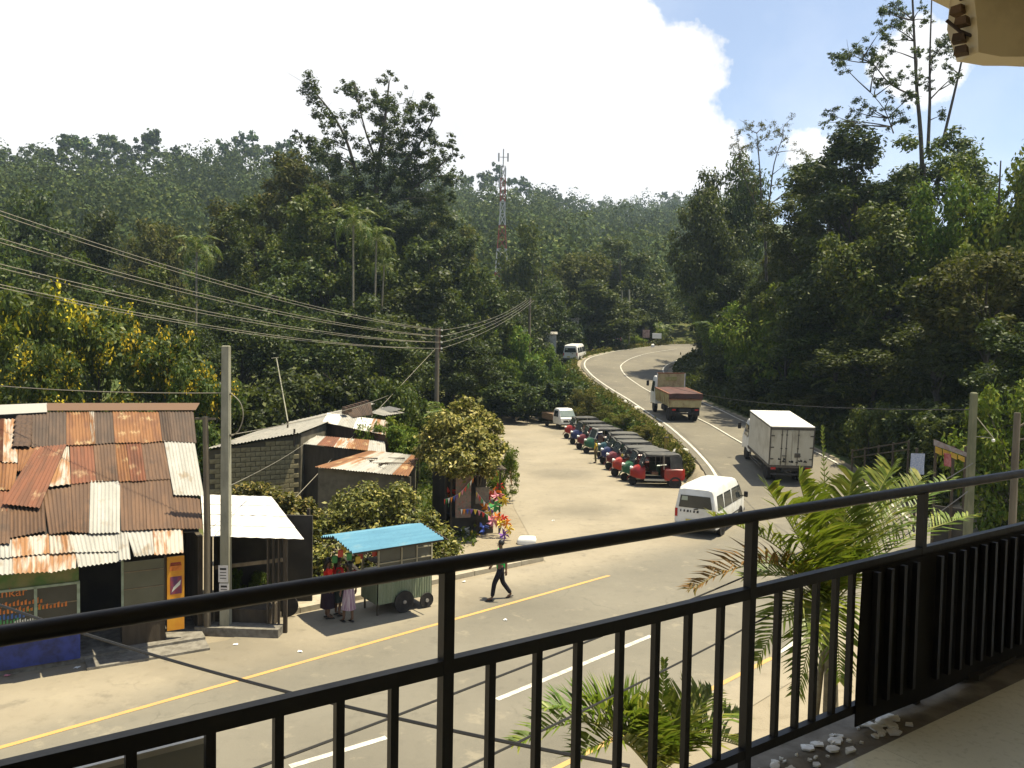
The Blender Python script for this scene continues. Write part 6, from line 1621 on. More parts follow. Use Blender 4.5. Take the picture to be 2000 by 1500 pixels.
clump_tree('thin_tree', 'tall thin feathery tree with several bare stems at the upper right', [([(1800, None), (1803, 400), (1798, 260), (1791, 180), (1786, 80), (1781, -30)], .20, .06), ([(1812, 300), (1816, 200), (1816, 120), (1820, -10)], .13, .04), ([(1838, 290), (1862, 190), (1878, 120), (1886, 80)], .11, .04), ([(1790, 190), (1740, 165), (1710, 130), (1688, 110)], .07, .025), ([(1816, 195), (1845, 165), (1880, 135)], .06, .02), ([(1745, 260), (1728, 215), (1700, 180)], .05, .02)], thin, 58, 'mid', 15000, .17, .40, 1800, 33, 1.2, .12, .2)
bare = [(1440, 262, 12), (1462, 250, 14), (1490, 245, 12), (1520, 255, 14), (1545, 232, 8), (1535, 270, 12), (1450, 290, 14), (1480, 285, 14), (1510, 290, 14), (1555, 295, 14), (1575, 310, 14), (1440, 320, 10), (1465, 330, 12), (1530, 325, 14), (1560, 335, 16), (1585, 340, 14), (1470, 365, 10), (1520, 360, 10), (1560, 375, 16), (1590, 375, 14), (1540, 390, 12), (1430, 285, 8), (1500, 265, 10)]
clump_tree('bare_tree', 'thin sparse tree with airy crown against the cloud edge', [([(1496, None), (1496, 500), (1488, 400), (1484, 330), (1478, 260)], .17, .03), ([(1494, 480), (1503, 390), (1512, 320), (1530, 265)], .10, .03), ([(1490, 420), (1462, 370), (1445, 310)], .06, .02), ([(1503, 400), (1540, 370), (1575, 335)], .06, .02)], bare, 76, 'olive', 6500, .14, .45, 1496, 35, 1.2, .08, .2)

# --- yellow-flowering shrubs behind the rusty roof
def flowering(u, v, d, w, lab, seed):
    T = tree('bush_e', 'flowering_shrub', lab, 'shrub', u, v, d, w, 'yellow-flowering shrubs behind the shop')
    rg = np.random.default_rng(seed)
    cm = PROTO['bush_e'][1]
    n = len(cm.vertices); co = np.empty(n * 3, np.float32); cm.vertices.foreach_get('co', co); co = co.reshape(-1, 3)
    out = co[(np.hypot(co[:, 0], co[:, 1]) > 1.5) | (co[:, 2] > 2.9)]
    c = out[rg.choice(len(out), 46)]
    P = np.repeat(c, 30, 0) + rg.normal(size=(46 * 30, 3)) * .15
    V = leaves(P, rg.normal(size=P.shape) + [0, 0, .6], .12 * (.7 + .6 * rg.random(len(P))), .8, rg)
    o = link('flowers', np_mesh('flowers', V, quads(len(P)), LM['flower']), T); tag(o, None, None, None, None)
for i, (u, v, d, w, lab) in enumerate(((30, 600, 36, 260, 'yellow-flowering shrub at the left edge behind the shop roof'), (190, 625, 39, 260, 'yellow-flowering shrub behind the middle of the shop roof'), (330, 680, 36, 190, 'yellow-flowering shrub behind the right end of the shop roof'), (100, 700, 33, 230, 'lower yellow-flowering shrub just above the shop ridge'), (400, 740, 34, 100, 'small yellow-flowering shrub by the leaning wooden pole'))):
    flowering(u, v, d, w, lab, 50 + i)

# --- large-leaved bushes behind the cart and the leaning tree by the kiosk
def leafy(name, label, clumps, mat, nleaf, ls, base, seed, stem=.06, cat='bush'):
    rg = np.random.default_rng(seed)
    B = Vector(base); T = thing(name, label, cat, B)
    C = np.array([tuple(dp(u, v, d)) for u, v, d, r in clumps]); R = np.array([r / F * d for u, v, d, r in clumps])
    k = rg.integers(0, len(C), len(C) * 5); dd = rg.normal(size=(len(k), 3)); dd /= np.linalg.norm(dd, axis=1, keepdims=True)
    C2 = np.vstack([C, C[k] + dd * R[k][:, None] * .85]); R2 = np.concatenate([R * .85, R[k] * (.22 + .25 * rg.random(len(k)))])
    P, N = clump_points(C2, R2, nleaf, rg, .55); ok = P[:, 2] > .05; P, N = P[ok], N[ok]
    V = leaves(P, N, ls * (.6 + .8 * rg.random(len(P))), .5, rg, .3) - np.array(B)
    link('crown', np_mesh(name, V, quads(len(P)), LM[mat]), T)
    mb = MB()
    for c in C:
        limb(mb, B + Vector((rg.normal() * .15, rg.normal() * .15, -.1)), c, stem, .012, rg, 5, .1)
    mb.build('stems', m_bark, T, 60, True)
leafy('large_leaved_bush', 'big bronze-green bush behind the food cart', [(700, 985, 26, 50), (760, 990, 26, 55), (650, 1020, 26, 50), (720, 1040, 25.5, 60), (790, 1030, 25.5, 60), (850, 1050, 25.5, 50), (600, 1050, 25.5, 50), (660, 1080, 25, 60), (740, 1100, 25, 60), (820, 1090, 25, 55), (870, 1080, 25.2, 40), (590, 1100, 24.6, 45), (640, 1130, 24.4, 45), (720, 960, 26.4, 35), (780, 965, 26.4, 35)], 'croton', 17000, .15, gp(740, 1130), 61)
leafy('large_leaved_bush', 'bronze-green bush behind the white-roofed stall', [(480, 960, 26, 30), (520, 965, 26, 32), (555, 985, 26, 36), (580, 1010, 25.8, 40), (500, 985, 26, 36)], 'croton', 6000, .15, gp(560, 1090), 62)
leafy('yellow_leaved_tree', 'rounded tree with yellowish leaves beside the side road', [(870, 825, 31, 40), (910, 818, 31, 40), (945, 842, 31, 36), (962, 872, 30.6, 32), (845, 858, 31, 36), (900, 862, 30, 50), (935, 892, 29.6, 40), (870, 900, 29.6, 44), (828, 882, 31, 28), (960, 900, 29.4, 26), (905, 905, 29.2, 40)], 'yellowish', 15000, .16, gp(905, 1000), 63, .09, 'tree')
leafy('green_creeper', 'light green creeper climbing over the tin roof', [(770, 850, 35, 24), (800, 860, 34.5, 26), (745, 845, 35.5, 18), (790, 880, 34, 20), (815, 870, 34, 20)], 'bright', 3500, .14, gp(800, 1000), 64)

# --- palms
def frond_mesh(name, pts, leaf_len, npair, mat, seed, width=.042, lift=.5, droop=.18, rach=.012, taper0=.35):
    """one palm leaf: arching rachis with two rows of bent leaflets"""
    rg = np.random.default_rng(seed)
    P = dense([Vector(p) for p in pts], 8); n = len(P)
    mb = MB(); mb.tube(P, [lerp(rach, rach * .25, i / (n - 1)) for i in range(n)], 5, 1, cap=False)
    for i in range(npair):
        s = .10 + .90 * i / (npair - 1); q = s * (n - 1); j = min(int(q), n - 2)
        p = P[j].lerp(P[j + 1], q - j); d = (P[j + 1] - P[j]).normalized()
        side = d.cross(Vector((0, 0, 1)))
        if side.length < .05: side = Vector((1, 0, 0))
        side.normalize(); up = side.cross(d).normalized()
        L = leaf_len * (taper0 + (1 - taper0) * sin(pi * min(s * 1.05 + .12, 1.0)) ** .8) * (.9 + .2 * rg.random())
        for sg in (1, -1):
            v = (side * sg * .85 + up * (lift + .15 * rg.normal()) + d * (.75 + .18 * rg.normal())).normalized()
            a = p; b = p + v * L * .5; c = p + v * L + Vector((0, 0, -droop * L * (.7 + .6 * rg.random())))
            w = d * width * .5
            mb.add([a - w * .4, a + w * .4, b + w, b - w, c], [(0, 1, 2, 3)], 0); k = len(mb.v)
            mb.f.append((k - 2, k - 3, k - 1)); mb.m.append(0)
    return mb.mesh(name, [mat, m_rach])
m_rach = M('palm_leaf_stalk', (.17, .19, .05), (.24, .22, .07), 6, .5)
def frond_to(C, u, v, d, arch, L=.5, npair=34, mat='frond', seed=0, **k):
    t = dp(u, v, d); m = C.lerp(t, .5) + Vector((0, 0, arch))
    return [Vector((0, 0, 0)), C.lerp(m, .5) - C + Vector((0, 0, arch * .25)), m - C, m.lerp(t, .6) - C + Vector((0, 0, arch * .12)), t - C], L, npair, LM[mat], seed, k
def near_palm(label, cu, cv, cd, fronds, stems):
    C = dp(cu, cv, cd); T = thing('areca_palm', label, 'palm', (C.x, C.y, 0))
    for i, (u, v, d, arch, L, n, mt, kw) in enumerate(fronds):
        pts, L, n, mt, sd_, k = frond_to(C, u, v, d, arch, L * 1.4, int(n * 1.35), mt, 70 + i, **kw)
        me = frond_mesh('frond', [p + Vector((0, 0, C.z)) for p in pts], L, n, mt, sd_, **k)
        o = link('frond', me, T); KIDS.setdefault(T.name, []).append(o)
    for dx, dy, r in stems:
        MB().tube([(dx, dy, -.1), (dx * .8, dy * .8, C.z * .4), (dx * .35, dy * .35, C.z * .8), (0, 0, C.z)], [r * 1.2, r, r, r * .8], 8).build('stem', m_barkp, T, 60)
near_palm('large areca palm rising past the middle of the railing', 1622, 1185, 9.6, [
 (1350, 1150, 9.0, .42, .42, 34, 'frondd', {}), (1395, 1010, 9.2, .22, .46, 34, 'frond', {}), (1500, 955, 9.2, .10, .52, 40, 'frond', dict(lift=.7, width=.045)), (1560, 935, 9.6, .05, .55, 40, 'frond', dict(lift=.8, width=.045)),
 (1606, 835, 9.8, .0, .10, 26, 'frond', dict(lift=.1, droop=.0, width=.03)), (1665, 930, 10, .06, .55, 40, 'frond', dict(lift=.7, width=.045)), (1740, 915, 10.2, .12, .55, 40, 'frond', dict(lift=.7, width=.045)), (1800, 935, 10.2, .16, .50, 38, 'frond', dict(lift=.6)), (1890, 1010, 10.4, .24, .42, 34, 'frond', {}), (1850, 940, 10.8, .2, .42, 34, 'frond', {}),
 (1480, 1290, 9.0, .40, .40, 34, 'frond', {}), (1560, 1350, 9.2, .35, .36, 32, 'frond', {}), (1640, 1330, 9.0, .35, .38, 32, 'frond', {}), (1540, 1110, 9.2, .10, .5, 36, 'frond', {}), (1690, 1100, 9.4, .12, .5, 36, 'frond', {}), (1590, 1250, 8.8, .2, .4, 30, 'frond', {}), (1460, 1130, 9.6, .2, .45, 34, 'frond', {})], [(0, 0, .05), (.25, .1, .045), (-.2, .15, .04), (.12, -.2, .04)])
near_palm('lower areca palm below the railing at the bottom of the picture', 1285, 1520, 8.6, [
 (1010, 1450, 8.0, .42, .42, 34, 'frond', {}), (1060, 1385, 8.2, .30, .46, 36, 'frond', {}), (1130, 1360, 8.4, .18, .48, 36, 'frond', dict(lift=.6)), (1195, 1350, 8.6, .10, .5, 36, 'frond', dict(lift=.6)), (1298, 1290, 8.8, .0, .12, 26, 'frond', dict(lift=.15, droop=.0)), (1330, 1370, 8.8, .05, .5, 36, 'frond', dict(lift=.7)), (1390, 1360, 9.0, .15, .48, 36, 'frond', dict(lift=.6)), (1440, 1400, 9.0, .25, .44, 34, 'frond', {}), (1470, 1470, 9.0, .3, .40, 32, 'frond', {}), (1240, 1400, 8.4, .1, .46, 34, 'frond', {}), (1370, 1450, 8.6, .2, .45, 32, 'frond', {}), (1120, 1480, 8.0, .3, .42, 32, 'frond', {})], [(0, 0, .05), (.2, .1, .04), (-.18, .1, .04)])
# slender palms of the valley: one frond mesh shared by all
pf_me = frond_mesh('palm_frond', [(0, 0, 0), (.5, 0, .45), (1.1, 0, .55), (1.6, 0, .30), (1.95, 0, -.15)], .62, 22, LM['palmfar'], 5, .10, .2, .5, .03)
def slender_palm(u, vc, d, label, lean=.0, size=1.0, nf=12, zb=None):
    C = dp(u, vc, d); z0 = float(terr(C.x, C.y)) if zb is None else zb
    T = thing('slender_palm', label, 'palm', (C.x - lean, C.y, z0), group='slender palms of the valley')
    h = C.z - z0
    MB().tube([(0, 0, -.3), (lean * .3, 0, h * .4), (lean * .8, 0, h * .8), (lean, 0, h)], [.13, .10, .085, .08], 8).build('trunk', m_barkp, T, 60)
    for k in range(nf):
        o = link('frond', pf_me, T)
        e = radians([55, 15, -20][k % 3] + 10 * random.random())
        o.matrix_local = Matrix.Translation((lean, 0, h)) @ Matrix.Rotation(2 * pi * k / nf + random.random() * .4, 4, 'Z') @ Matrix.Rotation(-e + .5, 4, 'Y') @ Matrix.Scale(size * (.85 + .3 * random.random()), 4)
slender_palm(384, 492, 64, 'slender palm behind the concrete pole', .1, 1.0)
slender_palm(690, 440, 66, 'slender palm with pale trunk in the centre of the wood', -.1, 1.1)
slender_palm(735, 470, 72, 'slender palm just right of the central pale trunk', .2, 1.0)
slender_palm(750, 520, 74, 'leaning slender palm right of the paired trunks', .6, .8, 9)
def frond_clump(name, label, cat, u, v, d, n, size, spread, zb=None):
    p = dp(u, v, d); z0 = float(terr(p.x, p.y)) if zb is None else zb
    T = thing(name, label, cat, (p.x, p.y, z0), group='banana and bamboo clumps')
    for k in range(n):
        o = link('frond', pf_me, T)
        a = 2 * pi * random.random(); e = radians(60 + 25 * random.random())
        o.matrix_local = Matrix.Translation((spread * random.gauss(0, 1), spread * random.gauss(0, 1), (p.z - z0) * random.random() * .6)) @ Matrix.Rotation(a, 4, 'Z') @ Matrix.Rotation(-e + .6, 4, 'Y') @ Matrix.Scale(size * (.7 + .6 * random.random()), 4)
for u, v, d, n, s, sp, lab in ((1398, 540, 92, 26, 2.0, 1.2, 'clump of upright fronds at the inside of the far bend'), (1385, 600, 94, 20, 1.6, .9, 'clump of fronds overhanging the far road'), (1410, 560, 86, 20, 1.9, 1.2, 'clump of fronds below the cone-shaped tree'), (1440, 640, 76, 18, 1.6, 1.0, 'clump of fronds above the tipper lorry'), (1290, 640, 116, 9, 1.5, .5, 'banana plant beside the far signs'), (852, 745, 44, 14, .95, .35, 'sapling with paired leaves climbing the wire pole'), (900, 780, 42, 12, .9, .3, 'sapling with paired leaves right of the wire pole'), (830, 790, 42, 10, .9, .4, 'young fronds left of the wire pole'), (1690, 250, 52, 14, 1.3, .8, 'fronds in the top of the right-hand wood')):
    frond_clump('frond_clump', lab, 'fronds', u, v, d, n, s, sp)

# --- far ridge: single trees on the skyline, the wood below as one mass
u = -60.0; n = 0
while u < 1362:
    R_ = float(np.interp(u, RIDGE[:, 0], RIDGE[:, 2])); k = n % 4
    y = R_ / sqrt(1 + ((u - 1000) / F) ** 2) * (.975 + .02 * rng.random()); x = (u - 1000) / F * y
    tm, cm, h, w = PROTO['far_%d' % k]
    s = (.75 + .55 * rng.random()) * (1.15 if u < 560 else .85 if u > 1050 else 1.0)
    if 1100 < u < 1270: s *= .75
    sf = {1: 'st', 2: 'nd', 3: 'rd'}.get((n + 1) % 10 if (n + 1) % 100 not in (11, 12, 13) else 0, 'th')
    T = thing('ridge_tree', ('round-crowned', 'flat-topped', 'bushy', 'slim')[k] + f' skyline tree, {n + 1}{sf} from the left along the far ridge', 'tree', (x, y, 0), group='trees along the far ridge')
    put(T, (x, y, float(terr(x, y)) - .3), rng.random() * 6.28, (s * .95, s * .95, s * (.8 + .45 * rng.random())))
    link('trunk', tm, T); link('crown', cm, T)
    u += (10 + 15 * rng.random()) * (1.0 if u < 1050 else .72); n += 1
rg = np.random.default_rng(77)
CV = []
def canopy(n, u0, u1, s0, s1, size, nl, ls):
    uu = rg.uniform(u0, u1, n); R_ = np.interp(uu, RIDGE[:, 0], RIDGE[:, 2]); ss = rg.uniform(s0, s1, n)
    r = 118 + (R_ - 118) * ss
    y = r / np.sqrt(1 + ((uu - 1000) / F) ** 2); x = (uu - 1000) / F * y; z = terr(x, y)
    vv = 680 + .01745 * (uu - 1000) - (z + 3 - EYE) / y * F
    gap = ((uu > 385) & (uu < 470) & (vv > 440) & (vv < 580)) | ((uu > 930) & (uu < 1040) & (vv > 392) & (vv < 425) & (rg.random(n) < .8)) | ((uu > 100) & (uu < 330) & (vv > 380) & (vv < 440) & (rg.random(n) < .45))
    x, y, z = x[~gap], y[~gap], z[~gap]; m = len(x)
    sz = size * (.45 + 1.3 * rg.random(m) ** 2)
    k = np.repeat(np.arange(m), nl); d = rg.normal(size=(len(k), 3)); d /= np.linalg.norm(d, axis=1, keepdims=True); d[:, 2] = np.abs(d[:, 2]) * 1.1 - .35
    hh = sz * (1.1 + 1.3 * rg.random(m))
    P = np.stack([x[k] + d[:, 0] * sz[k] * .8, y[k] + d[:, 1] * sz[k] * .8, z[k] + hh[k] + d[:, 2] * hh[k] * .8], -1)
    N = d + rg.normal(size=d.shape) * .35
    CV.append(leaves(P, N, ls * (.6 + .8 * rg.random(len(k))), .75, rg))
canopy(1900, -120, 1100, .02, .55, 3.4, 105, .78)
canopy(2300, -120, 1100, .5, .90, 3.3, 80, .85)
canopy(1800, 1040, 1480, .04, .95, 3.2, 80, .95)
V = np.vstack(CV); o = link('hillside_forest', np_mesh('hillside_forest', V, quads(len(V) // 4), LM['hill']))
tag(o, 'distant forest canopy covering the far hillside', 'forest', None, 'stuff')
# --- ground cover on the banks
def cover(name, label, n, f, mat, ls, asp, up, cat='ground cover'):
    x, y = f(n); z = terr(x, y)
    h = np.abs(rg.normal(size=len(x))) * ls * .8
    P = np.stack([x, y, z + h], -1); N = rg.normal(size=P.shape) * .9 + [0, 0, up]
    V = leaves(P, N, ls * (.5 + rg.random(len(x))), asp, rg, .2)
    o = link(name, np_mesh(name, V, quads(len(x)), LM[mat])); tag(o, label, cat, None, 'stuff')
def f_bank(n):
    y = rg.uniform(39, 100, n); a, b = low_of(y) + .3, xl_of(y) - .9; t_ = rg.random(n); x = a + (b - a) * t_
    ok = (b - a > .4); return x[ok], y[ok]
cover('bank_grass', 'dry and green grass growing on the bank between the roads', 26000, f_bank, 'grass', .26, .30, .2)
def f_bank2(n):
    y = rg.uniform(56, 100, n); a, b = low_of(y) + .2, xl_of(y) - 1.6; x = a + (b - a) * rg.random(n)
    ok = (b - a > .4); return x[ok], y[ok]
cover('bank_creepers', 'dark creepers hanging on the steep part of the bank', 16000, f_bank2, 'mid', .34, .6, .6)
def f_right(n):
    y = rg.uniform(35, 112, n); x = xr_of(y) + 1.2 + rg.random(n) ** 1.6 * 22; return x, y
cover('bank_undergrowth', 'dark undergrowth covering the slope right of the road', 52000, f_right, 'dark', .42, .55, .5)
def f_verge(n):
    y = rg.uniform(88, 125, n); x = xl_of(y) - 1.0 - rg.random(n) * 14; return x, y
cover('far_verge_grass', 'bright grass on the verge behind the far bend', 16000, f_verge, 'grass', .34, .35, .3)
def f_left(n):
    x = rg.uniform(-34, -3, n); y = rg.uniform(29, 100, n); ok = (y > 29 + np.maximum(0, (x + 14)) * .9) & (x < -4.5 - (y - 29) * .0) ; x, y = x[ok], y[ok]
    ok = ~((x > -14) & (y < 47)); return x[ok], y[ok]
cover('valley_undergrowth', 'dark undergrowth below the trees of the valley', 40000, f_left, 'dark', .5, .6, .5)
def f_yard(n):
    x = rg.uniform(-9.5, -1.2, n); y = rg.uniform(28.5, 50, n); ok = x < -1.2 - (y - 29) * .02; return x[ok], y[ok]
cover('yard_weeds', 'weeds growing around the sheds and the yellowish tree', 9000, f_yard, 'mid', .22, .5, .5)
def f_near(n):
    a = rg.random(n); x = -4 + a * 14; y = 8.4 + a * 11.2 + rg.random(n) * .8; return x, y
# ------------------------------------------------------------------ poles, wires, signs, litter, mast
m_pole = M('concrete_pole', (.27, .26, .19), (.21, .20, .145), 4, .9, dirt=(.10, .10, .07), dscale=2, damt=.5, bump=.3, stretch=(1, 1, .3))
m_wpole = M('weathered_wood_pole', (.13, .11, .075), (.085, .07, .05), 4, .9, stretch=(1, 1, .15), bump=.4)
m_wire = M('aluminium_wire', (.22, .20, .15), None, 3, .5, .3)
m_bwire = M('black_cable', (.012, .012, .012), None, 3, .6)
m_porc = M('white_porcelain', (.65, .65, .60), None, 9, .25)
def base_of(u, v): p = gp(u, v); return Vector((p.x, p.y, 0))
CP = thing('concrete_pole', 'tall square concrete lamp pole beside the white-roofed stall', 'pole', base_of(441, 1237))
zt_ = 7.12
MB().loft([[Vector((x * w, y * w, z)) for x, y in ((-1, -1), (1, -1), (1, 1), (-1, 1))] for w, z in ((.115, -.3), (.085, zt_), (.06, zt_ + .02))]).build('shaft', m_pole, CP)
for z in (5.95, 4.95):
    MB().bar((-.13, -.02, z), (.13, -.02, z), .03).build('bracket', m_under, CP)
m_paper = M('white_notice_paper', (.62, .60, .58), (.52, .50, .48), 9, .8)
for z, h, dx in ((1.32, .42, -.02), (.93, .36, .0)):
    pp = MB().slab([(-.12 + dx, -.125, z), (.12 + dx, -.125, z), (.12 + dx, -.13, z + h), (-.12 + dx, -.13, z + h)], (0, .004, 0)).build('paper_notice', m_paper, CP)
    for k in range(4):
        MB().slab([(-.08 + dx, -.1315, z + h * (.22 + .17 * k)), (.08 + dx, -.1315, z + h * (.22 + .17 * k)), (.07 + dx, -.1315, z + h * (.22 + .17 * k) + (.05 if k == 3 else .018)), (-.08 + dx, -.1315, z + h * (.22 + .17 * k) + (.05 if k == 3 else .018))], (0, .001, 0)).build('printed_line', m_under, pp)
loop = [Vector((.09, 0, 6.0)), Vector((.35, 0, 5.75)), Vector((.42, 0, 5.4)), Vector((.30, 0, 5.05)), Vector((.09, 0, 4.9))]
MB().tube(dense(loop, 5), .014, 5).build('cable_loop', m_wire, CP)
WP = thing('wooden_pole', 'shorter weathered wooden pole left of the concrete pole', 'pole', base_of(405, 1240))
MB().tube([(0, 0, -.3), (.0, 0, 2.5), (-.05, 0, 5.4)], [.095, .085, .07], 8).build('shaft', m_wpole, WP, 60)
MB().bar((-.3, 0, 5.35), (.2, 0, 5.35), .05).build('crossarm', m_wpole, WP)
# pole that carries the overhead lines
wp = dp(853, 760, 50); WB = Vector((wp.x, wp.y, 0)); zW = dp(853, 640, 50).z
LP = thing('line_pole', 'pole with white insulators carrying the overhead lines', 'pole', WB)
MB().tube([(0, 0, -.3), (0, 0, zW * .5), (0, 0, zW)], [.17, .15, .13], 8).build('shaft', m_wpole, LP, 60)
rack_z = [zW - .15 - .38 * k for k in range(4)]
MB().bar((.16, 0, zW - 1.5), (.16, 0, zW - .02), .08, .05).build('insulator_rack', M('rusty_bracket', (.14, .06, .035), None, 5, .8), LP)
for z in rack_z:
    MB().lathe([(.02, -.05), (.065, -.04), (.05, 0), (.065, .04), (.02, .05)], (.26, 0, z), 'Z', 10).build('insulator', m_porc, LP, 50)
def wire(name, label, A_, B_, sag, r=.012, mat=None, grp='overhead lines'):
    A_, B_ = Vector(A_), Vector(B_); n = 26
    pts = [A_.lerp(B_, k / n) - Vector((0, 0, sag * 4 * (k / n) * (1 - k / n))) for k in range(n + 1)]
    return MB().tube(pts, r, 5).build_at(name, mat or m_wire, A_, label, 'wire', grp, 60)
ends = [((0, 408), (0, 416)), ((0, 462), (0, 470)), ((0, 512), (0, 520)), ((0, 552), (0, 558))]
lab = ['uppermost', 'second', 'third', 'lowest']
for k, pr in enumerate(ends):
    for j, (u_, v_) in enumerate(pr):
        e = dp(u_, v_, 26); a = WB + Vector((.28 - .56 * j, 0, rack_z[k]))
        far = e + (e - a) * .35 + Vector((0, 0, .9))
        wire('overhead_wire', f'{lab[k]} pair of overhead wires running in from the left, {"upper" if j == 0 else "lower"} strand', far, a, .95, .013)
P2 = dp(1033, 690, 84); P2z = dp(1033, 582, 84).z
LP2 = thing('line_pole', 'dark pole beyond the roadside bush left of the parked far van', 'pole', (P2.x, P2.y, float(terr(P2.x, P2.y))))
z2 = P2z - float(terr(P2.x, P2.y))
MB().tube([(0, 0, -.4), (0, 0, z2)], [.17, .13], 8).build('shaft', m_wpole, LP2, 60); MB().bar((-.5, 0, z2 - .3), (.5, 0, z2 - .3), .08).build('crossarm', m_wpole, LP2)
for k in range(4):
    wire('overhead_wire', f'{lab[k]} of the wires climbing from the insulator pole to the dark pole', WB + Vector((.28, 0, rack_z[k])), Vector((P2.x - .45 + .3 * k, P2.y, P2z - .25)), .5, .014)
wire('stay_wire', 'slanting stay wire from the insulator pole down to the tin roof', WB + Vector((-.1, 0, zW - 1.3)), gp(560, 990, 1.2), .0, .014, None, None)
wire('overhead_wire', 'single wire from the left edge to the concrete pole', dp(-120, 742, 24), Vector(CP.location) + Vector((-.1, 0, 5.98)), .12, .012)
wire('overhead_wire', 'single wire from the concrete pole to the right behind the trees', Vector(CP.location) + Vector((.1, 0, 4.95)), dp(790, 758, 47), .25, .012)
wire('overhead_wire', 'thin wire low behind the concrete pole', Vector(CP.location) + Vector((.1, 0, 3.7)), dp(640, 830, 42), .2, .009)
# cables in front of the balcony
wire('service_cable', 'thick black cable slanting across the road towards the balcony', gp(-60, 1160, 5.2), gp(1230, 1496, 5.0), .10, .011, m_bwire, 'cables in front of the balcony')
wire('service_cable', 'thin black cable parallel to the road, upper one below the railing', gp(420, 1530, 4.6), gp(1900, 905, 4.9), .22, .010, m_bwire, 'cables in front of the balcony')
wire('service_cable', 'thin black cable parallel to the road, lower one below the railing', gp(780, 1560, 4.3), gp(1890, 960, 4.3), .22, .010, m_bwire, 'cables in front of the balcony')
wire('service_cable', 'dark cable across the wooded bank to the right-hand pole', dp(1300, 752, 62), gp(1893, 800, 5.7), .5, .013, m_bwire, 'cables in front of the balcony')
# far small poles
for u_, va, vb, d, r, lb in ((1215, 568, 668, 116, .10, 'slim pale pole behind the chevron sign'), (1229, 566, 668, 117, .17, 'thicker pale pole right of the chevron sign')):
    p = dp(u_, vb, d); z0 = float(terr(p.x, p.y)); t_ = dp(u_, va, d)
    o = thing('roadside_pole', lb, 'pole', (p.x, p.y, z0)); MB().tube([(0, 0, -.3), (t_.x - p.x, 0, t_.z - z0)], [r, r * .7], 8).build('shaft', m_pole, o, 60); MB().bbox((t_.x - p.x, 0, t_.z - z0 + .03), (.16, .16, .06), .01).build('cap', m_pole, o)
p = dp(548, 770, 40); o = thing('thin_mast', 'thin leaning aerial mast above the shed roof', 'mast', (p.x, p.y, 0))
a0, a1 = gp(562, 822, 3.6), dp(540, 700, 40)
MB().tube([a0 - Vector((p.x, p.y, 0)), a1 - Vector((p.x, p.y, 0))], .03, 6).build('shaft', m_pole, o); MB().tube([Vector(a1) - Vector((p.x + .25, p.y, 0)), Vector(a1) - Vector((p.x - .1, p.y, -.05))], .018, 5).build('aerial', m_pole, o)
MB().tube([(a0.x - p.x, a0.y - p.y, 0), a0 - Vector((p.x, p.y, 0))], .04, 6).build('foot', m_wood, o)
# right-hand pole with bracket and signboards
rp_ = dp(1893, 980, 24.5); rz0 = float(terr(rp_.x, rp_.y)); rzt = dp(1893, 768, 24.5).z
RP = thing('bracket_pole', 'concrete pole with triangular bracket at the right', 'pole', (rp_.x, rp_.y, rz0))
MB().loft([[Vector((x * w, y * w, z)) for x, y in ((-1, -1), (1, -1), (1, 1), (-1, 1))] for w, z in ((.11, -.3), (.080, rzt - rz0), (.05, rzt - rz0 + .03))]).build('shaft', M('dark_olive_pole', (.15, .15, .085), (.10, .105, .06), 4, .9, stretch=(1, 1, .3)), RP)  # shaft toned darker and greener than the other concrete poles
zb1, zb2 = dp(1900, 812, 24.5).z - rz0, dp(1900, 852, 24.5).z - rz0
mb = MB(); mb.tube([(.08, 0, zb1), (.66, 0, zb2 - .05)], .016, 5); mb.tube([(.08, 0, zb2), (.66, 0, zb2 - .05)], .016, 5); mb.build('bracket', m_pole, RP, 60)
MB().lathe([(.02, -.05), (.05, -.03), (.05, .03), (.02, .05)], (.66, 0, zb2 - .12), 'Z', 8).build('insulator', m_porc, RP, 50)
p2 = dp(1980, 960, 26); o = thing('tree_stump_post', 'brown wooden post at the right edge', 'post', (p2.x, p2.y, float(terr(p2.x, p2.y)))); h_ = dp(1980, 806, 26).z - float(terr(p2.x, p2.y))
MB().tube([(0, 0, -.2), (0, 0, h_)], [.13, .10], 8).build('shaft', m_wpole, o, 60); MB().bar((.02, 0, h_ - .5), (.55, 0, h_ - .15), .05).build('arm', m_wpole, o); MB().bar((.02, 0, h_ - .9), (.55, 0, h_ - .8), .05).build('arm', m_wpole, o)
SS = thing('signboard_stall', 'roadside stall with tilted pale fascia and yellow posters beside the pole', 'stall', (dp(1858, 960, 27).x, 27, 0))
q = [dp(1825, 858, 27), dp(1888, 884, 26), dp(1888, 892, 26), dp(1825, 870, 27)]
MB().slab(q, (.0, .05, 0)).build('fascia_board', M('pale_fascia', (.26, .255, .24), (.20, .14, .13), 7, .7, dirt=(.22, .07, .06), dscale=6, damt=.6), SS, None, True)
m_yp = M('yellow_poster', (.42, .28, .03), (.34, .20, .03), 8, .6)
for k in range(4):
    a, b = lerp(1827, 1886, k / 4) + 1, lerp(1827, 1886, (k + 1) / 4) - 2; dv = 24 * k / 4
    MB().slab([dp(a, 872 + dv * .9, 26.8 - .2 * k), dp(b, 877 + dv * .9, 26.7 - .2 * k), dp(b, 890 + dv * .7, 26.7 - .2 * k), dp(a, 884 + dv * .7, 26.8 - .2 * k)], (0, .04, 0)).build('poster', m_yp, SS, None, True)
MB().slab([dp(1845, 885, 26.4), dp(1858, 887, 26.4), dp(1858, 912, 26.4), dp(1845, 910, 26.4)], (0, .05, 0)).build('red_box', M('dark_red_box', (.20, .02, .02), (.3, .12, .12), 6, .6), SS, None, True)
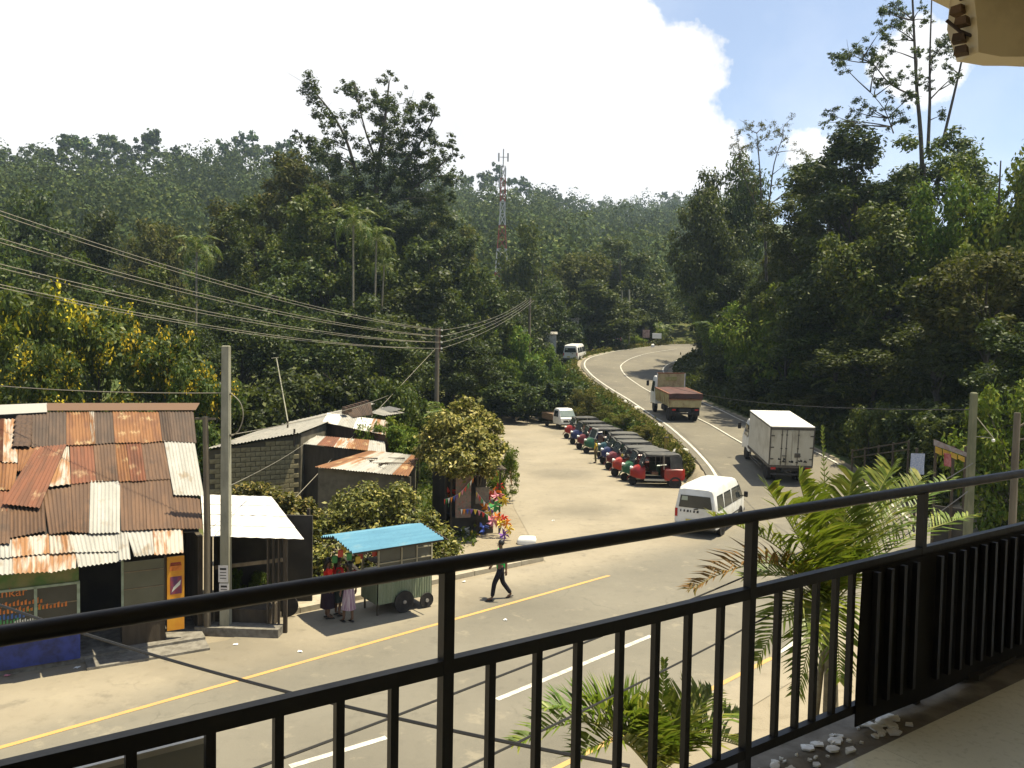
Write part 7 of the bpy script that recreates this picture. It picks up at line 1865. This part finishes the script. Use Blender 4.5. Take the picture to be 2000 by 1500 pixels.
for u_ in (1827, 1862, 1886):
    b_ = dp(u_, 960, 26.9); MB().bar((b_.x, b_.y + .1, 0), (b_.x, b_.y + .1, dp(u_, 872, 26.9).z), .07).build('post', m_wood, SS, None, True)
a_, b_ = dp(1826, 900, 27.5), dp(1890, 910, 26.8)
MB().slab([(a_.x, a_.y, 0), (b_.x, b_.y, 0), (b_.x, b_.y + .08, 0), (a_.x, a_.y + .08, 0)], (0, 0, 2.0)).build('back_panel', m_dark, SS, None, True)
# wooden rail fence on the outside of the bend
FN = thing('rail_fence', 'low weathered rail fence along the foot of the right bank', 'fence', (dp(1720, 905, 39).x, 39, 0))
fz = float(terr(dp(1690, 905, 41).x, 41))
fa, fb = dp(1665, 880, 41), dp(1775, 862, 36)
for k in range(5):
    p = fa.lerp(fb, k / 4); zz = float(terr(p.x, p.y)); MB().bar((p.x, p.y, zz - .2), (p.x, p.y, max(p.z, zz + .5) + .06), .07).build('post', m_wood, FN, None, True)
for dz in (0, -.35):
    for k in range(4):
        a, b = fa.lerp(fb, k / 4), fa.lerp(fb, (k + 1) / 4); MB().bar(a + Vector((0, -.06, dz)), b + Vector((0, -.06, dz)), .035, .05).build('rail', m_wood, FN, None, True)
pb = dp(1792, 905, 32); o = thing('striped_sack_heap', 'pale blue patterned cloth hung on a post left of the signboards', 'cloth', (pb.x, pb.y, 0))
MB().bar((0, .1, 0), (0, .1, pb.z + .6), .08).build('post', m_wood, o)
G = [[(lerp(-.28, .28, i / 6), .02 * sin(i * 2 + j), lerp(pb.z - .45, pb.z + .4, j / 5)) for j in range(6)] for i in range(7)]
mb = MB(); mb.grid(G); mb.grid([[(x, y + .02, z) for x, y, z in r][::-1] for r in G]); mb.build('cloth', M('patterned_cloth', (.22, .26, .36), (.40, .42, .46), 22, .8), o, 60)
o = thing('blue_barrel', 'dark blue barrel seen below the right palm fronds', 'barrel', (dp(1815, 1010, 22).x, 22, 0)); MB().lathe([(.2, 0), (.28, .02), (.29, .3), (.30, .32), (.29, .34), (.29, .6), (.30, .62), (.29, .64), (.28, .9), (.2, .92)], (0, 0, 0), 'Z', 16).build('drum', M('blue_plastic', (.02, .10, .16), None, 4, .5), o, 40); MB().lathe([(.05, .92), (.05, .95), (.01, .95)], (.12, 0, 0), 'Z', 8).build('cap', m_under, o)
# far roadside: chevron sign, white signs, wall and hut
p = dp(1208, 662, 112); z0 = float(terr(p.x, p.y))
CH = thing('chevron_sign', 'red and white chevron sign on the far bend', 'sign', (p.x, p.y, z0)); hs = p.z - z0 + .3
MB().bar((0, 0, -.2), (0, 0, hs), .08).build('post', m_pole, CH); MB().slab([(-.45, -.06, hs - .95), (.45, -.06, hs - .95), (.45, -.06, hs + .05), (-.45, -.06, hs + .05)], (0, .03, 0)).build('board', BR['white'], CH)
for k in range(3):
    x_ = -.42 + .3 * k
    MB().slab([(x_, -.066, hs - .93), (x_ + .12, -.066, hs - .93), (x_ + .26, -.066, hs - .45), (x_ + .12, -.066, hs + .03), (x_, -.066, hs + .03), (x_ + .14, -.066, hs - .45)], (0, .004, 0)).build('chevron', BR['red'], CH)
for u_, v_, w_, h_, lb, mt in ((1283, 656, 1.3, .75, 'white board beside the far bend under the banana plant', BR['white']), (1262, 652, 1.0, 1.1, 'faded pink board left of the white one at the far bend', M('faded_pink_board', (.36, .26, .24), (.22, .14, .12), 4, .8))):
    p = dp(u_, v_, 114); z0 = float(terr(p.x, p.y)); o = thing('roadside_board', lb, 'sign', (p.x, p.y, z0)); hz = p.z - z0
    MB().bbox((0, 0, hz), (w_, .05, h_), .01).build('board', mt, o)
    for s_ in (-1, 1): MB().bar((s_ * w_ * .4, .05, -.2), (s_ * w_ * .4, .05, hz), .06).build('leg', m_wood, o)
p = dp(1275, 668, 111); z0 = float(terr(p.x, p.y)); MB().loft([[Vector((p.x + w_ * x, p.y + w_ * y, z0 + z)) for x, y in ((-1, -1), (1, -1), (1, 1), (-1, 1))] for w_, z in ((.2, -.1), (.2, .55), (.12, .68))]).build_at('kilometre_stone', BR['white'], (p.x, p.y, z0), 'white kilometre stone on the far verge', 'stone')
for u_, v_, d, w_, h_, lb in ((1075, 668, 97, 1.4, 2.0, 'white roadside pillar left of the parked far van'), (1110, 640, 108, 2.6, 2.4, 'pale grey hut wall behind the parked far van')):
    p = dp(u_, v_, d); z0 = float(terr(p.x, p.y)); o = thing('hut' if w_ > 2 else 'gate_pillar', lb, 'hut' if w_ > 2 else 'pillar', (p.x, p.y, z0 - .1)); zz = p.z - z0 + h_ * .5
    MB().bbox((0, 0, zz / 2), (w_, .5 if w_ < 2 else 2.2, zz), .02).build('wall', M('far_whitewash_%d' % u_, (.42, .42, .40), (.30, .30, .28), 2, .9), o)
    MB().slab([(-w_ * .6, -.4 if w_ < 2 else -1.4, zz), (w_ * .6, -.4 if w_ < 2 else -1.4, zz), (w_ * .6, .4 if w_ < 2 else 1.4, zz + .3), (-w_ * .6, .4 if w_ < 2 else 1.4, zz + .3)], (0, 0, .06)).build('cap', TIN['grey'], o)
# white-painted stones along the upper road edge, yellow marker post
for i, (u_, v_) in enumerate(((1116, 719), (1160, 752), (1183, 764), (1204, 780), (1222, 788), (1243, 802), (1286, 838), (1336, 892), (1333, 886), (1320, 884))):
    d = road_d(u_ + 14, v_) if i < 7 else 47; p = dp(u_, v_, d); z0 = float(terr(p.x, p.y))
    r_ = (.24, .2, .22, .26, .24, .28, .30, .28, .22, .2)[i]
    rg_ = np.random.default_rng(i); mb = MB()
    rings = [[Vector((p.x + r_ * w_ * cos(a) * (.8 + .4 * rg_.random()), p.y + r_ * w_ * sin(a) * (.8 + .4 * rg_.random()), z0 + z * r_)) for a in np.linspace(0, 2 * pi, 8)[:-1]] for w_, z in ((.8, -.2), (1, .3), (.85, .8), (.4, 1.1))]
    mb.loft(rings); mb.build_at('roadside_stone', M('whitewashed_stone', (.50, .48, .42), (.30, .28, .23), 5, .9) if i == 0 else bpy.data.materials['whitewashed_stone'], (p.x, p.y, z0), 'whitewashed stone ' + ['highest up the bank near the parked van', 'second from the top along the bank edge', 'third from the top along the bank edge', 'above the middle of the three-wheelers', 'above the straw-coloured bush', 'beside the tipper lorry', 'beside the yellow marker post', 'rightmost behind the nearest three-wheeler', 'just left of the rightmost one', 'half hidden behind the nearest three-wheeler roof'][i], 'stone', 'whitewashed stones along the bank', 50)
p = dp(1302, 862, 49); z0 = float(terr(p.x, p.y)); o = thing('marker_post', 'short yellow marker post at the bank edge', 'post', (p.x, p.y, z0))
MB().bbox((0, 0, .42), (.24, .2, 1.0), .03).build('shaft', M('yellow_marker_paint', (.36, .26, .03), (.24, .18, .04), 5, .7), o); MB().bbox((0, 0, .95), (.26, .22, .08), .03).build('cap', m_under, o)
# lattice mast on the hill
mp_ = dp(980, 500, 140); mz = float(terr(mp_.x, mp_.y)); top = dp(979, 291, 140).z - mz
MT = thing('lattice_mast', 'red and white lattice telecom mast rising from the wood', 'mast', (mp_.x, mp_.y, mz))
m_mr, m_mw = M('mast_red', (.26, .05, .035), None, 1, .7), M('mast_white', (.50, .48, .46), None, 1, .7)
nseg = 15; zz0 = -1.0
def mw(s): return lerp(1.9, .42, min(s / .72, 1)) if s < .72 else .42
for k in range(nseg):
    s0_, s1_ = k / nseg, (k + 1) / nseg; w0, w1 = mw(s0_), mw(s1_); za_, zb_ = lerp(zz0, top - 3, s0_), lerp(zz0, top - 3, s1_)
    mb = MB(); c0 = [(-w0, -w0, za_), (w0, -w0, za_), (w0, w0, za_), (-w0, w0, za_)]; c1 = [(x / w0 * w1, y / w0 * w1, zb_) for x, y, z in c0]
    for j in range(4):
        mb.bar(c0[j], c1[j], .14); mb.bar(c0[j], c1[(j + 1) % 4], .07); mb.bar(c0[(j + 1) % 4], c1[j], .07); mb.bar(c1[j], c1[(j + 1) % 4], .07)
    mb.build('lattice_section', m_mr if (k // 2) % 2 == 0 else m_mw, MT)
MB().bar((0, 0, top - 3.1), (0, 0, top), .2).build('top_pole', m_mw, MT)
for x_, y_, z in ((-.8, 0, top - 1.4), (.8, 0, top - 1.4), (.4, -.6, top - 4), (-.6, -.5, top - 6)):
    mb = MB(); mb.bbox((x_, y_, z), (.3, .2, 1.5), .04); mb.bar((x_, y_, z), (0, 0, z), .1); mb.build('antenna', m_mw, MT)
# litter on the dirt
for i, (u_, v_, c_) in enumerate(((148, 1307, 'white'), (262, 1288, 'white'), (296, 1277, 'white'), (12, 1322, 'pink'), (458, 1261, 'white'), (584, 1275, 'white'), (985, 1213, 'white'), (365, 1243, 'white'), (1080, 1018, 'white'), (905, 1138, 'white'))):
    p = gp(u_, v_); rg_ = np.random.default_rng(100 + i); mb = MB(); G = [[Vector((p.x + .035 * a + .012 * rg_.normal(), p.y + .03 * b + .012 * rg_.normal(), .026 + .02 * rg_.random())) for b in range(-1, 3)] for a in range(-1, 3)]
    mb.grid(G); mb.grid([[q_ - Vector((0, 0, .006)) for q_ in r][::-1] for r in G])
    mb.build_at('litter_scrap', BR[c_], (p.x, p.y, .02), f'{c_} litter scrap ' + ['on the dirt below the blue counter', 'on the dirt left of the shop step', 'on the dirt in front of the shop step', 'on the ground at the left edge', 'on the road right of the concrete pole', 'on the road before the women', 'on the road near the walking man', 'beside the foot of the wooden pole', 'in the middle of the side road mouth', 'at the kerb near the cart'][i], 'litter', 'litter on the road', 50)
# spare wheel / bicycle wheel leaning by the stall, plank by the road
o = thing('leaning_wheel', 'small wheel leaning against the stall corner post', 'wheel', gp(560, 1205)); mb = MB(); mb.lathe([(.26, -.02), (.30, -.02), (.31, 0), (.30, .02), (.26, .02)], (0, 0, .31), 'Y', 20); mb.build('tyre', m_tyre, o, 40); mb = MB()
for k in range(8): mb.tube([(0, 0, .31), (.27 * sin(k * pi / 4), 0, .31 + .27 * cos(k * pi / 4))], .006, 4)
mb.build('spokes', m_rim, o)
# ------------------------------------------------------------------ haze over the hills
mb = MB(); mb.box((0, 0, 70), (2300, 2300, 190))
hz_m = bpy.data.materials.new('thin_haze'); hz_m.use_nodes = True
nn = hz_m.node_tree.nodes; nn.clear()
ho = nn.new('ShaderNodeOutputMaterial'); hv = nn.new('ShaderNodeVolumePrincipled')
hv.inputs['Color'].default_value = (.62, .80, 1.0, 1); hv.inputs['Density'].default_value = .00027; hv.inputs['Anisotropy'].default_value = .3
hz_m.node_tree.links.new(hv.outputs[0], ho.inputs['Volume'])
haze = mb.build('haze', hz_m); tag(haze, 'thin bluish haze lying over the far hills', None, None, 'stuff')
bpy.context.view_layer.update()
